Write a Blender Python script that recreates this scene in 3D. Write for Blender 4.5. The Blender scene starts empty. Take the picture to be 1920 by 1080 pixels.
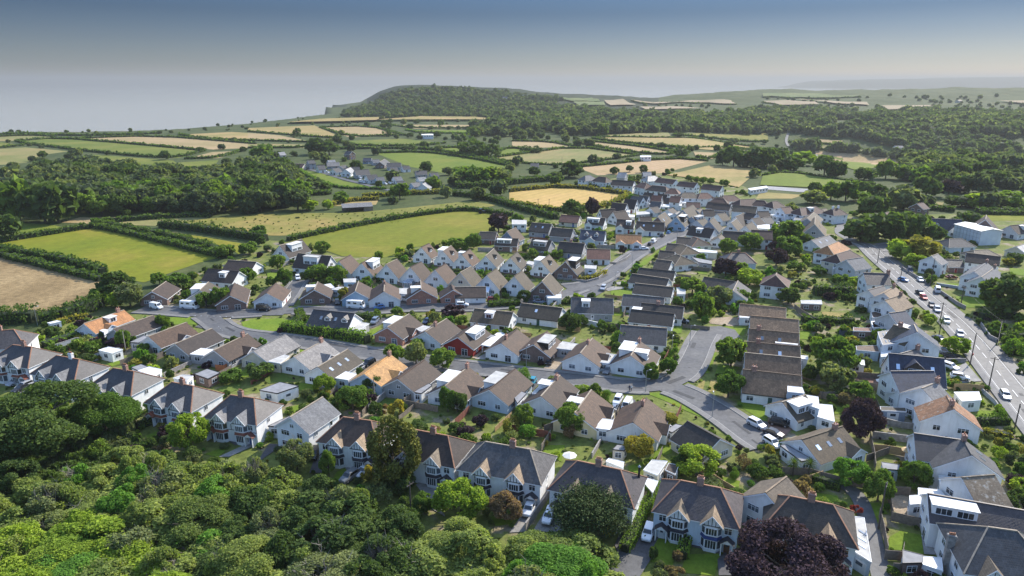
import bpy, math, random
import numpy as np
from mathutils import Vector, Matrix
R = math.radians
rnd = random.Random(7)
rng = np.random.default_rng(11)
sc = bpy.context.scene
COL = sc.collection

# ------------------------------------------------------------------ camera, light, exposure
cd = bpy.data.cameras.new('camera'); cam = bpy.data.objects.new('camera', cd); COL.objects.link(cam)
cd.sensor_width = 36.0; cd.lens = 24.32; cd.clip_start = 1.0; cd.clip_end = 90000.0
cam.location = (0, 0, 75); cam.rotation_euler = (R(90 - 16.736), 0, 0)
sc.camera = cam
SUN_EL, SUN_AZ = 37.0, 45.0                     # azimuth clockwise from +Y
sd = Vector((math.sin(R(SUN_AZ))*math.cos(R(SUN_EL)), math.cos(R(SUN_AZ))*math.cos(R(SUN_EL)), math.sin(R(SUN_EL))))
ld = bpy.data.lights.new('sun', 'SUN'); ld.energy = 2.35; ld.angle = R(0.55); ld.color = (1, .93, .82)
sun = bpy.data.objects.new('sun', ld); COL.objects.link(sun)
sun.rotation_euler = (-sd).to_track_quat('-Z', 'Y').to_euler()
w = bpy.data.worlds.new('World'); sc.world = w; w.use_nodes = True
nt = w.node_tree; nt.nodes.clear()
wo = nt.nodes.new('ShaderNodeOutputWorld'); wb = nt.nodes.new('ShaderNodeBackground')
sky = nt.nodes.new('ShaderNodeTexSky'); sky.sky_type = 'NISHITA'; sky.sun_disc = False
sky.sun_elevation = R(SUN_EL); sky.sun_rotation = R(SUN_AZ); sky.altitude = 0; sky.air_density = 1.0; sky.dust_density = .6; sky.ozone_density = 2.5
# the photograph's sky deepens quickly above a pale horizon band; above the frame it is brightened as added fill for shaded sides
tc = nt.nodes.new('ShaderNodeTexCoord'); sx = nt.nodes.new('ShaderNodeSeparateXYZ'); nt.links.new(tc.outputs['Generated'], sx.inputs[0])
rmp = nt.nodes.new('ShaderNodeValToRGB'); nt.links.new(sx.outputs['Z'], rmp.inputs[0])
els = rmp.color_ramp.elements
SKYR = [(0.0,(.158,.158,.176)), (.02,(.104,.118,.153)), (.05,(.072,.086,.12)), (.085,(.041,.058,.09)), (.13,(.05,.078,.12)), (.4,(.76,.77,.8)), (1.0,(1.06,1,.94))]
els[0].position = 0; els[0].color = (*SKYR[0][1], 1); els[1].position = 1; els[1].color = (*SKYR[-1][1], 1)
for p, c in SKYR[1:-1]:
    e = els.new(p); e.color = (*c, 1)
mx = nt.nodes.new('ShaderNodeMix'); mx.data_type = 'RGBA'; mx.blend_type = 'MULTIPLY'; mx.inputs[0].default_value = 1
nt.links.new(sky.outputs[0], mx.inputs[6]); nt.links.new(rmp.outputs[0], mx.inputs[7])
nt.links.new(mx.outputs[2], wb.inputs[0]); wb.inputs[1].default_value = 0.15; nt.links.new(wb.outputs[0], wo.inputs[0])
vs = sc.view_settings; vs.view_transform = 'Standard'; vs.look = 'None'; vs.gamma = 1; vs.exposure = 1.63; vs.use_curve_mapping = False
cy = sc.cycles; cy.use_denoising = True; cy.max_bounces = 5; cy.diffuse_bounces = 3; cy.glossy_bounces = 2; cy.transmission_bounces = 2; cy.volume_bounces = 0; cy.transparent_max_bounces = 4
cy.use_adaptive_sampling = False
HAZE = 1.2e-4

# ------------------------------------------------------------------ helpers
def link(name, data, parent=None, loc=None, rz=None):
    o = bpy.data.objects.new(name, data); COL.objects.link(o)
    if parent is not None: o.parent = parent
    if loc is not None: o.location = loc
    if rz is not None: o.rotation_euler = (0, 0, rz)
    return o
def tag(o, label=None, cat=None, group=None, kind=None):
    if label: o['label'] = label
    if cat: o['category'] = cat
    if group: o['group'] = group
    if kind: o['kind'] = kind
    return o
def thing(name, label, cat, loc=(0, 0, 0), rz=0, group=None):
    return tag(link(name, None, None, loc, rz), label, cat, group)

class MB:
    def __init__(s): s.v = []; s.f = []; s.m = []
    def poly(s, pts, m=0):
        n = len(s.v); s.v += [tuple(p) for p in pts]; s.f.append(tuple(range(n, n+len(pts)))); s.m.append(m); return s
    def box(s, a, b, m=0):
        x0, y0, z0 = a; x1, y1, z1 = b; n = len(s.v)
        s.v += [(x0,y0,z0),(x1,y0,z0),(x1,y1,z0),(x0,y1,z0),(x0,y0,z1),(x1,y0,z1),(x1,y1,z1),(x0,y1,z1)]
        for q in ((0,3,2,1),(4,5,6,7),(0,1,5,4),(1,2,6,5),(2,3,7,6),(3,0,4,7)): s.f.append(tuple(n+i for i in q)); s.m.append(m)
        return s
    def prism(s, pts, d, m=0, side=None):           # closed slab: polygon pts extruded by vector d
        n = len(s.v); k = len(pts); d = Vector(d)
        s.v += [tuple(p) for p in pts] + [tuple(Vector(p)+d) for p in pts]
        s.f.append(tuple(range(n, n+k))); s.m.append(m)
        s.f.append(tuple(n+k+i for i in reversed(range(k)))); s.m.append(m if side is None else side)
        for i in range(k):
            j = (i+1) % k; s.f.append((n+i, n+k+i, n+k+j, n+j)); s.m.append(m if side is None else side)
        return s
    def bar(s, p, q, t, m=0, h=None):               # square bar from p to q
        p, q = Vector(p), Vector(q); d = (q-p); u = d.cross(Vector((0,0,1)))
        if u.length < 1e-4: u = Vector((1,0,0))
        u = u.normalized()*t*.5; v = u.cross(d).normalized()*(h or t)*.5
        return s.prism([p-u-v, p+u-v, p+u+v, p-u+v], d, m)
    def cyl(s, p, q, r0, r1, n=6, m=0):
        p, q = Vector(p), Vector(q); d = (q-p).normalized(); u = d.orthogonal().normalized(); v = d.cross(u); k = len(s.v)
        for c, r in ((p, r0), (q, r1)):
            for i in range(n):
                a = 2*math.pi*i/n; s.v.append(tuple(c+u*(r*math.cos(a))+v*(r*math.sin(a))))
        for i in range(n):
            j = (i+1) % n; s.f.append((k+i, k+j, k+n+j, k+n+i)); s.m.append(m)
        s.f.append(tuple(k+n+i for i in range(n))); s.m.append(m); s.f.append(tuple(k+i for i in reversed(range(n)))); s.m.append(m)
        return s
    def mesh(s, name, mats, uv=True):
        me = bpy.data.meshes.new(name); me.from_pydata(s.v, [], s.f)
        for m in (mats if isinstance(mats, (list, tuple)) else [mats]): me.materials.append(m)
        if max(s.m, default=0): me.polygons.foreach_set('material_index', s.m)
        if uv:
            L = me.uv_layers.new(name='UVMap'); out = []
            for f in s.f:
                p = [Vector(s.v[i]) for i in f]; nrm = (p[1]-p[0]).cross(p[2]-p[0])
                if nrm.length < 1e-9: nrm = Vector((0,0,1))
                nrm.normalize(); ua = Vector((0,0,1)).cross(nrm)
                ua = Vector((1,0,0)) if ua.length < 1e-3 else ua.normalized(); va = nrm.cross(ua)
                for q in p: out += [q.dot(ua), q.dot(va)]
            L.data.foreach_set('uv', out)
        return me
    def build(s, name, mats, parent=None, loc=None, rz=None): return link(name, s.mesh(name, mats), parent, loc, rz)

def npmesh(name, V, F, mat, tint=None):             # V (n,3), F (m,k) numpy
    me = bpy.data.meshes.new(name); V = np.asarray(V, np.float32); F = np.asarray(F, np.int32); m, k = F.shape
    me.vertices.add(len(V)); me.vertices.foreach_set('co', V.ravel())
    me.loops.add(m*k); me.loops.foreach_set('vertex_index', F.ravel())
    me.polygons.add(m); me.polygons.foreach_set('loop_start', np.arange(m, dtype=np.int32)*k)
    me.update(calc_edges=True)
    if tint is not None:
        a = me.attributes.new('tint', 'FLOAT', 'POINT'); a.data.foreach_set('value', np.asarray(tint, np.float32))
    for x in (mat if isinstance(mat, (list, tuple)) else [mat]): me.materials.append(x)
    return me

# ------------------------------------------------------------------ materials
MATS = {}
def nodes(name):
    m = bpy.data.materials.new(name); m.use_nodes = True; t = m.node_tree; b = t.nodes['Principled BSDF']; return m, t, b
def N(t, kind, **kw):
    n = t.nodes.new(kind)
    for k, v in kw.items():
        if hasattr(n, k): setattr(n, k, v)
        else: n.inputs[k.replace('_', ' ')].default_value = v
    return n
def ramp(t, src, stops):
    r = t.nodes.new('ShaderNodeValToRGB'); t.links.new(src, r.inputs[0]); e = r.color_ramp.elements
    e[0].position, e[0].color = stops[0][0], (*stops[0][1], 1); e[1].position, e[1].color = stops[-1][0], (*stops[-1][1], 1)
    for p, c in stops[1:-1]: x = e.new(p); x.color = (*c, 1)
    return r.outputs[0]
def mul(t, a, b, f=1.0, mode='MULTIPLY'):
    m = t.nodes.new('ShaderNodeMix'); m.data_type = 'RGBA'; m.blend_type = mode; m.inputs[0].default_value = f if not hasattr(f, 'links') else 1
    if hasattr(f, 'links'): t.links.new(f, m.inputs[0])
    for s, i in ((a, 6), (b, 7)):
        if hasattr(s, 'links'): t.links.new(s, m.inputs[i])
        else: m.inputs[i].default_value = (*s, 1)
    return m.outputs[2]
def sc3(c, k): return tuple(max(0, x*k) for x in c)
def pos(t): return N(t, 'ShaderNodeNewGeometry').outputs['Position']
def noise(t, vec, scale, detail=3, rough=.55, stretch=None):
    if stretch is not None:
        mp = N(t, 'ShaderNodeMapping'); mp.inputs['Scale'].default_value = stretch[0]; mp.inputs['Rotation'].default_value = (0, 0, R(stretch[1])); t.links.new(vec, mp.inputs[0]); vec = mp.outputs[0]
    n = N(t, 'ShaderNodeTexNoise'); n.inputs['Scale'].default_value = scale; n.inputs['Detail'].default_value = detail; n.inputs['Roughness'].default_value = rough
    t.links.new(vec, n.inputs['Vector']); return n.outputs['Fac']
def bump(t, b, h, strength, dist):
    n = N(t, 'ShaderNodeBump'); n.inputs['Strength'].default_value = strength; n.inputs['Distance'].default_value = dist
    t.links.new(h, n.inputs['Height']); t.links.new(n.outputs[0], b.inputs['Normal'])
def plain(name, c, rough=.7, var=.12, scale=1.2, metal=0, spec=.35):
    if name in MATS: return MATS[name]
    m, t, b = nodes(name)
    f = noise(t, pos(t), scale, 4); cc = ramp(t, f, [(.3, sc3(c, 1-var)), (.7, sc3(c, 1+var))])
    t.links.new(cc, b.inputs['Base Color']); b.inputs['Roughness'].default_value = rough; b.inputs['Metallic'].default_value = metal; b.inputs['Specular IOR Level'].default_value = spec
    MATS[name] = m; return m
def ground(name, stops, s1=.02, s2=.35, k=.35, stretch=None, b_=.25, rough=.95, mow=None):
    if name in MATS: return MATS[name]
    m, t, b = nodes(name); p = pos(t)
    c = ramp(t, noise(t, p, s1, 5, .6, stretch), stops)
    c2 = ramp(t, noise(t, p, s2, 4, .65), [(.3, (1-k,)*3), (.72, (1+k,)*3)])
    c3 = ramp(t, noise(t, p, s2*7, 3, .6), [(.3, (1-k*.5,)*3), (.7, (1+k*.5,)*3)])
    c = mul(t, mul(t, c, c2), c3)
    if mow:
        wv = N(t, 'ShaderNodeTexWave'); mp = N(t, 'ShaderNodeMapping'); mp.inputs['Rotation'].default_value = (0, 0, R(mow[0])); t.links.new(p, mp.inputs[0]); t.links.new(mp.outputs[0], wv.inputs[0])
        wv.inputs['Scale'].default_value = mow[1]; wv.inputs['Distortion'].default_value = mow[3] if len(mow) > 3 else 2.0; wv.inputs['Detail'].default_value = 2; wv.inputs['Detail Scale'].default_value = 1.5
        c = mul(t, c, ramp(t, wv.outputs['Fac'], [(.1, (1-mow[2],)*3), (.9, (1+mow[2],)*3)]))
    t.links.new(c, b.inputs['Base Color']); b.inputs['Roughness'].default_value = rough; b.inputs['Specular IOR Level'].default_value = .15
    if b_: bump(t, b, noise(t, p, s2*5, 3), b_, .35)
    MATS[name] = m; return m
def roofmat(name, c, rough=.75, row=.34, var=.22, rib=False, lich=None, strong=1.0):
    if name in MATS: return MATS[name]
    m, t, b = nodes(name); uv = N(t, 'ShaderNodeUVMap').outputs[0]; c = sc3(c, .74)
    br = N(t, 'ShaderNodeTexBrick'); t.links.new(uv, br.inputs[0])
    br.inputs['Color1'].default_value = (*sc3(c, 1-var), 1); br.inputs['Color2'].default_value = (*sc3(c, 1+var), 1); br.inputs['Mortar'].default_value = (*sc3(c, .55), 1)
    br.inputs['Scale'].default_value = 1; br.inputs['Brick Width'].default_value = .33; br.inputs['Row Height'].default_value = row; br.inputs['Mortar Size'].default_value = .018*strong; br.inputs['Mortar Smooth'].default_value = .4
    p = pos(t)
    c1 = ramp(t, noise(t, p, .45, 5, .65), [(.25, (.72,.72,.74)), (.75, (1.25,1.23,1.18))])
    # rain streaks down the slope and blotchy weathering
    c2 = ramp(t, noise(t, uv, 1.6, 4, .6, ((1, .18, 1), 0)), [(.3, (.8,.8,.8)), (.7, (1.16,1.16,1.16))])
    cc = mul(t, mul(t, br.outputs['Color'], c1), c2)
    cc = mul(t, cc, ramp(t, N(t, 'ShaderNodeObjectInfo').outputs['Random'], [(0, (.72,.74,.78)), (.5, (1,1,1)), (1, (1.4,1.3,1.2))]))
    if lich:
        cc = mul(t, cc, lich[0], ramp(t, noise(t, p, lich[1], 6, .75), [(lich[2], (0,)*3), (lich[2]+.09, (1,)*3)]), 'MIX')
    t.links.new(cc, b.inputs['Base Color']); b.inputs['Roughness'].default_value = rough; b.inputs['Specular IOR Level'].default_value = .4
    wv = N(t, 'ShaderNodeTexWave'); wv.wave_profile = 'SAW'; wv.bands_direction = 'X' if rib else 'Y'; t.links.new(uv, wv.inputs[0]); wv.inputs['Scale'].default_value = 2*math.pi/(row*20)
    bump(t, b, wv.outputs['Fac'], .45, .05)
    MATS[name] = m; return m
def brickmat(name, c, mortar=(.4,.38,.35)):
    if name in MATS: return MATS[name]
    m, t, b = nodes(name); uv = N(t, 'ShaderNodeUVMap').outputs[0]
    br = N(t, 'ShaderNodeTexBrick'); t.links.new(uv, br.inputs[0])
    br.inputs['Color1'].default_value = (*sc3(c, .75), 1); br.inputs['Color2'].default_value = (*sc3(c, 1.25), 1); br.inputs['Mortar'].default_value = (*mortar, 1)
    br.inputs['Scale'].default_value = 1; br.inputs['Brick Width'].default_value = .23; br.inputs['Row Height'].default_value = .075; br.inputs['Mortar Size'].default_value = .008
    c1 = ramp(t, noise(t, pos(t), .8, 4), [(.3, (.8,)*3), (.7, (1.15,)*3)])
    t.links.new(mul(t, br.outputs['Color'], c1), b.inputs['Base Color']); b.inputs['Roughness'].default_value = .85; MATS[name] = m; return m
def render_wall(name, c):
    if name in MATS: return MATS[name]
    m, t, b = nodes(name); uv = N(t, 'ShaderNodeUVMap').outputs[0]; p = pos(t)
    c1 = ramp(t, noise(t, p, .5, 5, .6), [(.25, (.88,.88,.87)), (.7, (1.04,)*3)])
    c2 = ramp(t, noise(t, uv, 1.3, 4, .6, ((1, .12, 1), 0)), [(.28, (.86,.85,.83)), (.55, (1,)*3)])
    t.links.new(mul(t, mul(t, (*c,), c1), c2), b.inputs['Base Color']); b.inputs['Roughness'].default_value = .9; b.inputs['Specular IOR Level'].default_value = .2
    bump(t, b, noise(t, p, 9, 3), .15, .02)
    MATS[name] = m; return m
def leafmat(name, c, trans=.38, var=.3, hue=None):
    if name in MATS: return MATS[name]
    m, t, b = nodes(name)
    at = N(t, 'ShaderNodeAttribute'); at.attribute_name = 'tint'
    oi = N(t, 'ShaderNodeObjectInfo')
    c2 = hue or (c[0]*1.5, c[1]*1.2, c[2]*1.1); c, c2 = [(q[0]*2.05, q[1]*2.0, q[2]*1.95) for q in (c, c2)]
    base = mul(t, c, c2, oi.outputs['Random'], 'MIX')
    k = ramp(t, at.outputs['Fac'], [(0, (1-var*1.6,)*3), (.5, (1,)*3), (1, (1+var*1.9, 1+var*1.6, 1+var*.6))])
    k2 = ramp(t, noise(t, pos(t), .22, 3), [(.3, (.78,.82,.8)), (.72, (1.24,1.16,1.05))])
    cc = mul(t, mul(t, base, k), k2)
    t.links.new(cc, b.inputs['Base Color']); b.inputs['Roughness'].default_value = .75; b.inputs['Specular IOR Level'].default_value = .1
    tr = N(t, 'ShaderNodeBsdfTranslucent'); t.links.new(mul(t, cc, (1.25, 1.35, .6)), tr.inputs[0])
    ms = N(t, 'ShaderNodeMixShader'); ms.inputs[0].default_value = trans; t.links.new(b.outputs[0], ms.inputs[1]); t.links.new(tr.outputs[0], ms.inputs[2])
    t.links.new(ms.outputs[0], t.nodes['Material Output'].inputs[0]); MATS[name] = m; return m
def glassmat(name, c, rough=.06, spec=.6):
    if name in MATS: return MATS[name]
    m, t, b = nodes(name)
    oi = N(t, 'ShaderNodeObjectInfo'); cc = ramp(t, oi.outputs['Random'], [(0, sc3(c, .5)), (.55, c), (1, sc3(c, 3.2))])
    t.links.new(cc, b.inputs['Base Color']); b.inputs['Roughness'].default_value = rough; b.inputs['Specular IOR Level'].default_value = spec; MATS[name] = m; return m

G_STOPS = {
'green': [(.3,(.085,.12,.018)),(.5,(.125,.148,.024)),(.7,(.19,.18,.04))],
'lush': [(.3,(.095,.14,.014)),(.55,(.13,.162,.02)),(.75,(.175,.18,.03))],
'olive': [(.3,(.14,.16,.045)),(.5,(.21,.19,.07)),(.7,(.28,.21,.09))],
'tan': [(.3,(.25,.2,.09)),(.5,(.31,.235,.115)),(.7,(.37,.26,.14))],
'ochre': [(.25,(.17,.18,.05)),(.5,(.29,.22,.085)),(.72,(.38,.26,.12))],
'pink': [(.3,(.27,.21,.09)),(.5,(.36,.25,.13)),(.7,(.4,.27,.16))],
'gold': [(.25,(.33,.23,.07)),(.5,(.42,.29,.095)),(.72,(.47,.3,.12))],
'dtan': [(.3,(.27,.22,.13)),(.7,(.36,.28,.18))],
'heath': [(.3,(.025,.042,.014)),(.5,(.045,.062,.02)),(.72,(.08,.085,.032))],
'dgreen': [(.3,(.1,.14,.05)),(.7,(.17,.18,.07))],
'rough': [(.25,(.12,.135,.025)),(.5,(.19,.175,.04)),(.72,(.33,.22,.08))],
'lawn': [(.25,(.105,.142,.009)),(.5,(.16,.168,.012)),(.72,(.27,.2,.04))],
'meadow': [(.25,(.11,.138,.013)),(.5,(.148,.158,.016)),(.72,(.21,.18,.03))],
}
def fieldmat(k):
    if k == 'hay': return ground('hay field', [(.25,(.16,.11,.05)),(.5,(.24,.168,.08)),(.72,(.34,.245,.122))], .06, .5, .3, ((1,.35,1),-28), .5, mow=(-28+90, .22, .28, 3.0))
    return ground(k+' field', G_STOPS[k], .018, .3, .16, None, .3, mow=((35, .05, .045, 1.0) if k in ('gold','tan','pink','dtan') else (20,.03,.03,3.0)))
TERR = ground('open land', [(.3,(.04,.06,.018)),(.55,(.065,.082,.026)),(.75,(.1,.1,.038))], .03, .3, .3)
GARDEN = ground('garden ground', [(.28,(.075,.095,.028)),(.42,(.125,.15,.032)),(.54,(.15,.165,.045)),(.6,(.22,.18,.11)),(.72,(.31,.28,.22))], .12, .8, .35)
LAWN1 = ground('lawn', [(.3,(.1,.165,.015)),(.6,(.145,.2,.02)),(.8,(.2,.21,.04))], .12, 1.2, .22)
LAWN0 = ground('shady lawn', [(.3,(.075,.125,.02)),(.7,(.13,.165,.035))], .12, 1.2, .25)
LAWN2 = ground('dry lawn', [(.3,(.19,.17,.05)),(.7,(.32,.24,.09))], .15, 1.2, .22)
ASPH = ground('asphalt', [(.25,(.078,.077,.08)),(.45,(.105,.104,.105)),(.6,(.125,.122,.118)),(.75,(.17,.164,.155))], .11, .9, .2, None, .1, rough=.62)
PAVM = ground('pavement concrete', [(.3,(.15,.145,.14)),(.7,(.215,.205,.19))], .15, 1.6, .18, None, .1, rough=.8)
KERB = plain('kerb stone', (.3,.29,.27))
PAV = {'road': ASPH, 'tar': ground('drive tarmac', [(.3,(.075,.072,.075)),(.7,(.12,.115,.115))], .3, 2, .2, None, .1, rough=.8), 'conc': ground('drive concrete', [(.3,(.2,.19,.175)),(.7,(.31,.295,.27))], .3, 2, .2, None, .1, rough=.85),
 'gravel': ground('gravel', [(.3,(.26,.2,.13)),(.7,(.42,.34,.25))], .3, 2.5, .25), 'brickp': ground('brick paving', [(.3,(.2,.11,.08)),(.7,(.31,.19,.14))], .3, 2.5, .25), 'arena': ground('arena sand', [(.3,(.28,.27,.27)),(.7,(.36,.35,.34))], .1, 1, .15)}
WHITEP = plain('road paint', (.62,.61,.58), .6, .2, 3)
WALL = {'w': render_wall('white render', (.8,.8,.79)), 'c': render_wall('cream render', (.66,.6,.48)), 'g': render_wall('grey pebbledash', (.37,.37,.38)), 'b': render_wall('pale blue render', (.55,.63,.7)),
 'bb': render_wall('blue paint render', (.3,.43,.56)), 'gb': render_wall('grey blue cladding', (.24,.29,.37)), 'y': render_wall('yellow render', (.66,.57,.34)), 'gw': render_wall('grey white cladding', (.52,.53,.55)), 'bg': render_wall('white lean-to render', (.68,.7,.72)),
 'k': brickmat('dark brick', (.16,.09,.07), (.22,.2,.18)), 'r': brickmat('red brick', (.33,.12,.07), (.36,.3,.26)), 'rr': render_wall('red masonry paint', (.3,.04,.03)), 'w2': None}
WALL['w2'] = WALL['w']
ROOF = {'br': roofmat('brown tiles', (.09,.056,.037)), 'db': roofmat('dark brown tiles', (.068,.05,.041)), 'gr': roofmat('grey tiles', (.1,.1,.103)), 'lg': roofmat('light grey tiles', (.21,.212,.216)), 'lg2': roofmat('pale slates', (.36,.36,.355), .5),
 'sl': roofmat('slates', (.078,.074,.077), .55, .25), 'bk': roofmat('black tiles', (.074,.062,.052)), 'ol': roofmat('olive tiles', (.105,.083,.054)), 'ol2': roofmat('mossy brown tiles', (.13,.1,.062)), 'or': roofmat('orange tiles', (.43,.21,.085)),
 'or2': roofmat('orange yellow tiles', (.62,.34,.12), lich=((.4,.13,.07), .35, .6)), 'tn': roofmat('tan tiles', (.26,.2,.135)), 'rd': roofmat('red brown tiles', (.17,.085,.063)), 'rd2': roofmat('deep red tiles', (.11,.058,.048)), 'nv': roofmat('navy slates', (.05,.062,.095), .5, .25), 'nv2': roofmat('navy tiles', (.042,.051,.085), .55),
 'pu': roofmat('purple slates', (.08,.068,.071), .55, .25), 'mo': roofmat('mossy orange tiles', (.27,.15,.085), .85, lich=((.36,.33,.27), 1.1, .56)), 'mo2': roofmat('lichened slates', (.25,.2,.14), .85, lich=((.42,.39,.33), .9, .55)), 'tl': roofmat('light brown ribbed tiles', (.31,.205,.125), .8, .42, .3, strong=2.0), 'td': roofmat('dark brown ribbed tiles', (.2,.138,.09), .8, .42, .28, strong=2.0)}
FLAT = {'wt': plain('white roof membrane', (.68,.67,.64), .6, .1, .5), 'fl': plain('pale roof felt', (.42,.41,.38), .8, .2, .7), 'fg': plain('grey roof felt', (.23,.23,.235), .8, .2, .7)}
UPVC = plain('white plastic', (.78,.78,.78), .45, .04)
DARKF = plain('dark trim', (.03,.03,.035), .5, .1)
GLASS = glassmat('window glass', (.035,.045,.055))
SKYL = glassmat('skylight glass', (.25,.3,.36), .04, .8)
TIMBER = plain('black timber', (.02,.02,.022), .6)
CLAY = plain('clay ridge', (.33,.17,.1), .8, .25, 2); CLAY2 = plain('pale ridge mortar', (.33,.27,.2), .85, .25, 2)
BRK = brickmat('chimney brick', (.3,.13,.08)); STONE = plain('stone', (.27,.25,.23), .9, .3, 1.5); POT = plain('chimney pot clay', (.42,.2,.11), .8)
REDT = roofmat('red bay tiles', (.3,.1,.065)); BLUET = roofmat('blue bay tiles', (.03,.06,.2)); DKT = roofmat('dark bay tiles', (.045,.045,.06))
DOORC = [plain('door %s' % n, c, .5) for n, c in (('white', (.7,.7,.7)), ('red', (.3,.03,.03)), ('blue', (.05,.1,.3)), ('brown', (.12,.06,.03)), ('green', (.03,.1,.06)))]
GARD = {'def': plain('garage door white', (.7,.7,.7), .5), 'blue': plain('garage door blue', (.12,.3,.6), .5), 'bgrey': plain('garage door blue grey', (.25,.33,.4), .5)}

# ------------------------------------------------------------------ terrain
def sst(a,b,v):
    t=np.clip((np.asarray(v,float)-a)/(b-a),0,1); return t*t*(3-2*t)
RC=[-3,-.83,-.70,-.55,-.46,-.38,-.315,-.27,-.255,3]
DC=[920,980,1062,1085,1140,1260,1430,1610,2450,2450]
RT=[-.30,-.27,-.245,-.21,-.185,-.17,-.15,-.1,-.045,.07,.20,.265,.295,.34,.45,.6,.74,.9]
ZT=[0,0,-8,4,39,48,55,57,52,30,17,29,38,44,40,47,51,52]
def H(x,y):
    x=np.asarray(x,float);y=np.asarray(y,float)
    r=x/np.maximum(y,150)
    z=np.interp(r,RT,ZT)*sst(1450,2350,y)
    z=z-42*np.exp(-((y-(930-.25*(x-500)))/190)**2)*sst(190,430,x-(y-800)*.15)
    z=z+(2*np.sin(x*.021+y*.006)+2*np.sin(y*.027-x*.013)+2*np.sin(x*.06)*np.sin(y*.05))*sst(1600,2000,y)*np.clip(z/20,0,1)
    d=sst(0,90,y-np.interp(r,RC,DC))
    return z*(1-d)-75*d

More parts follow.
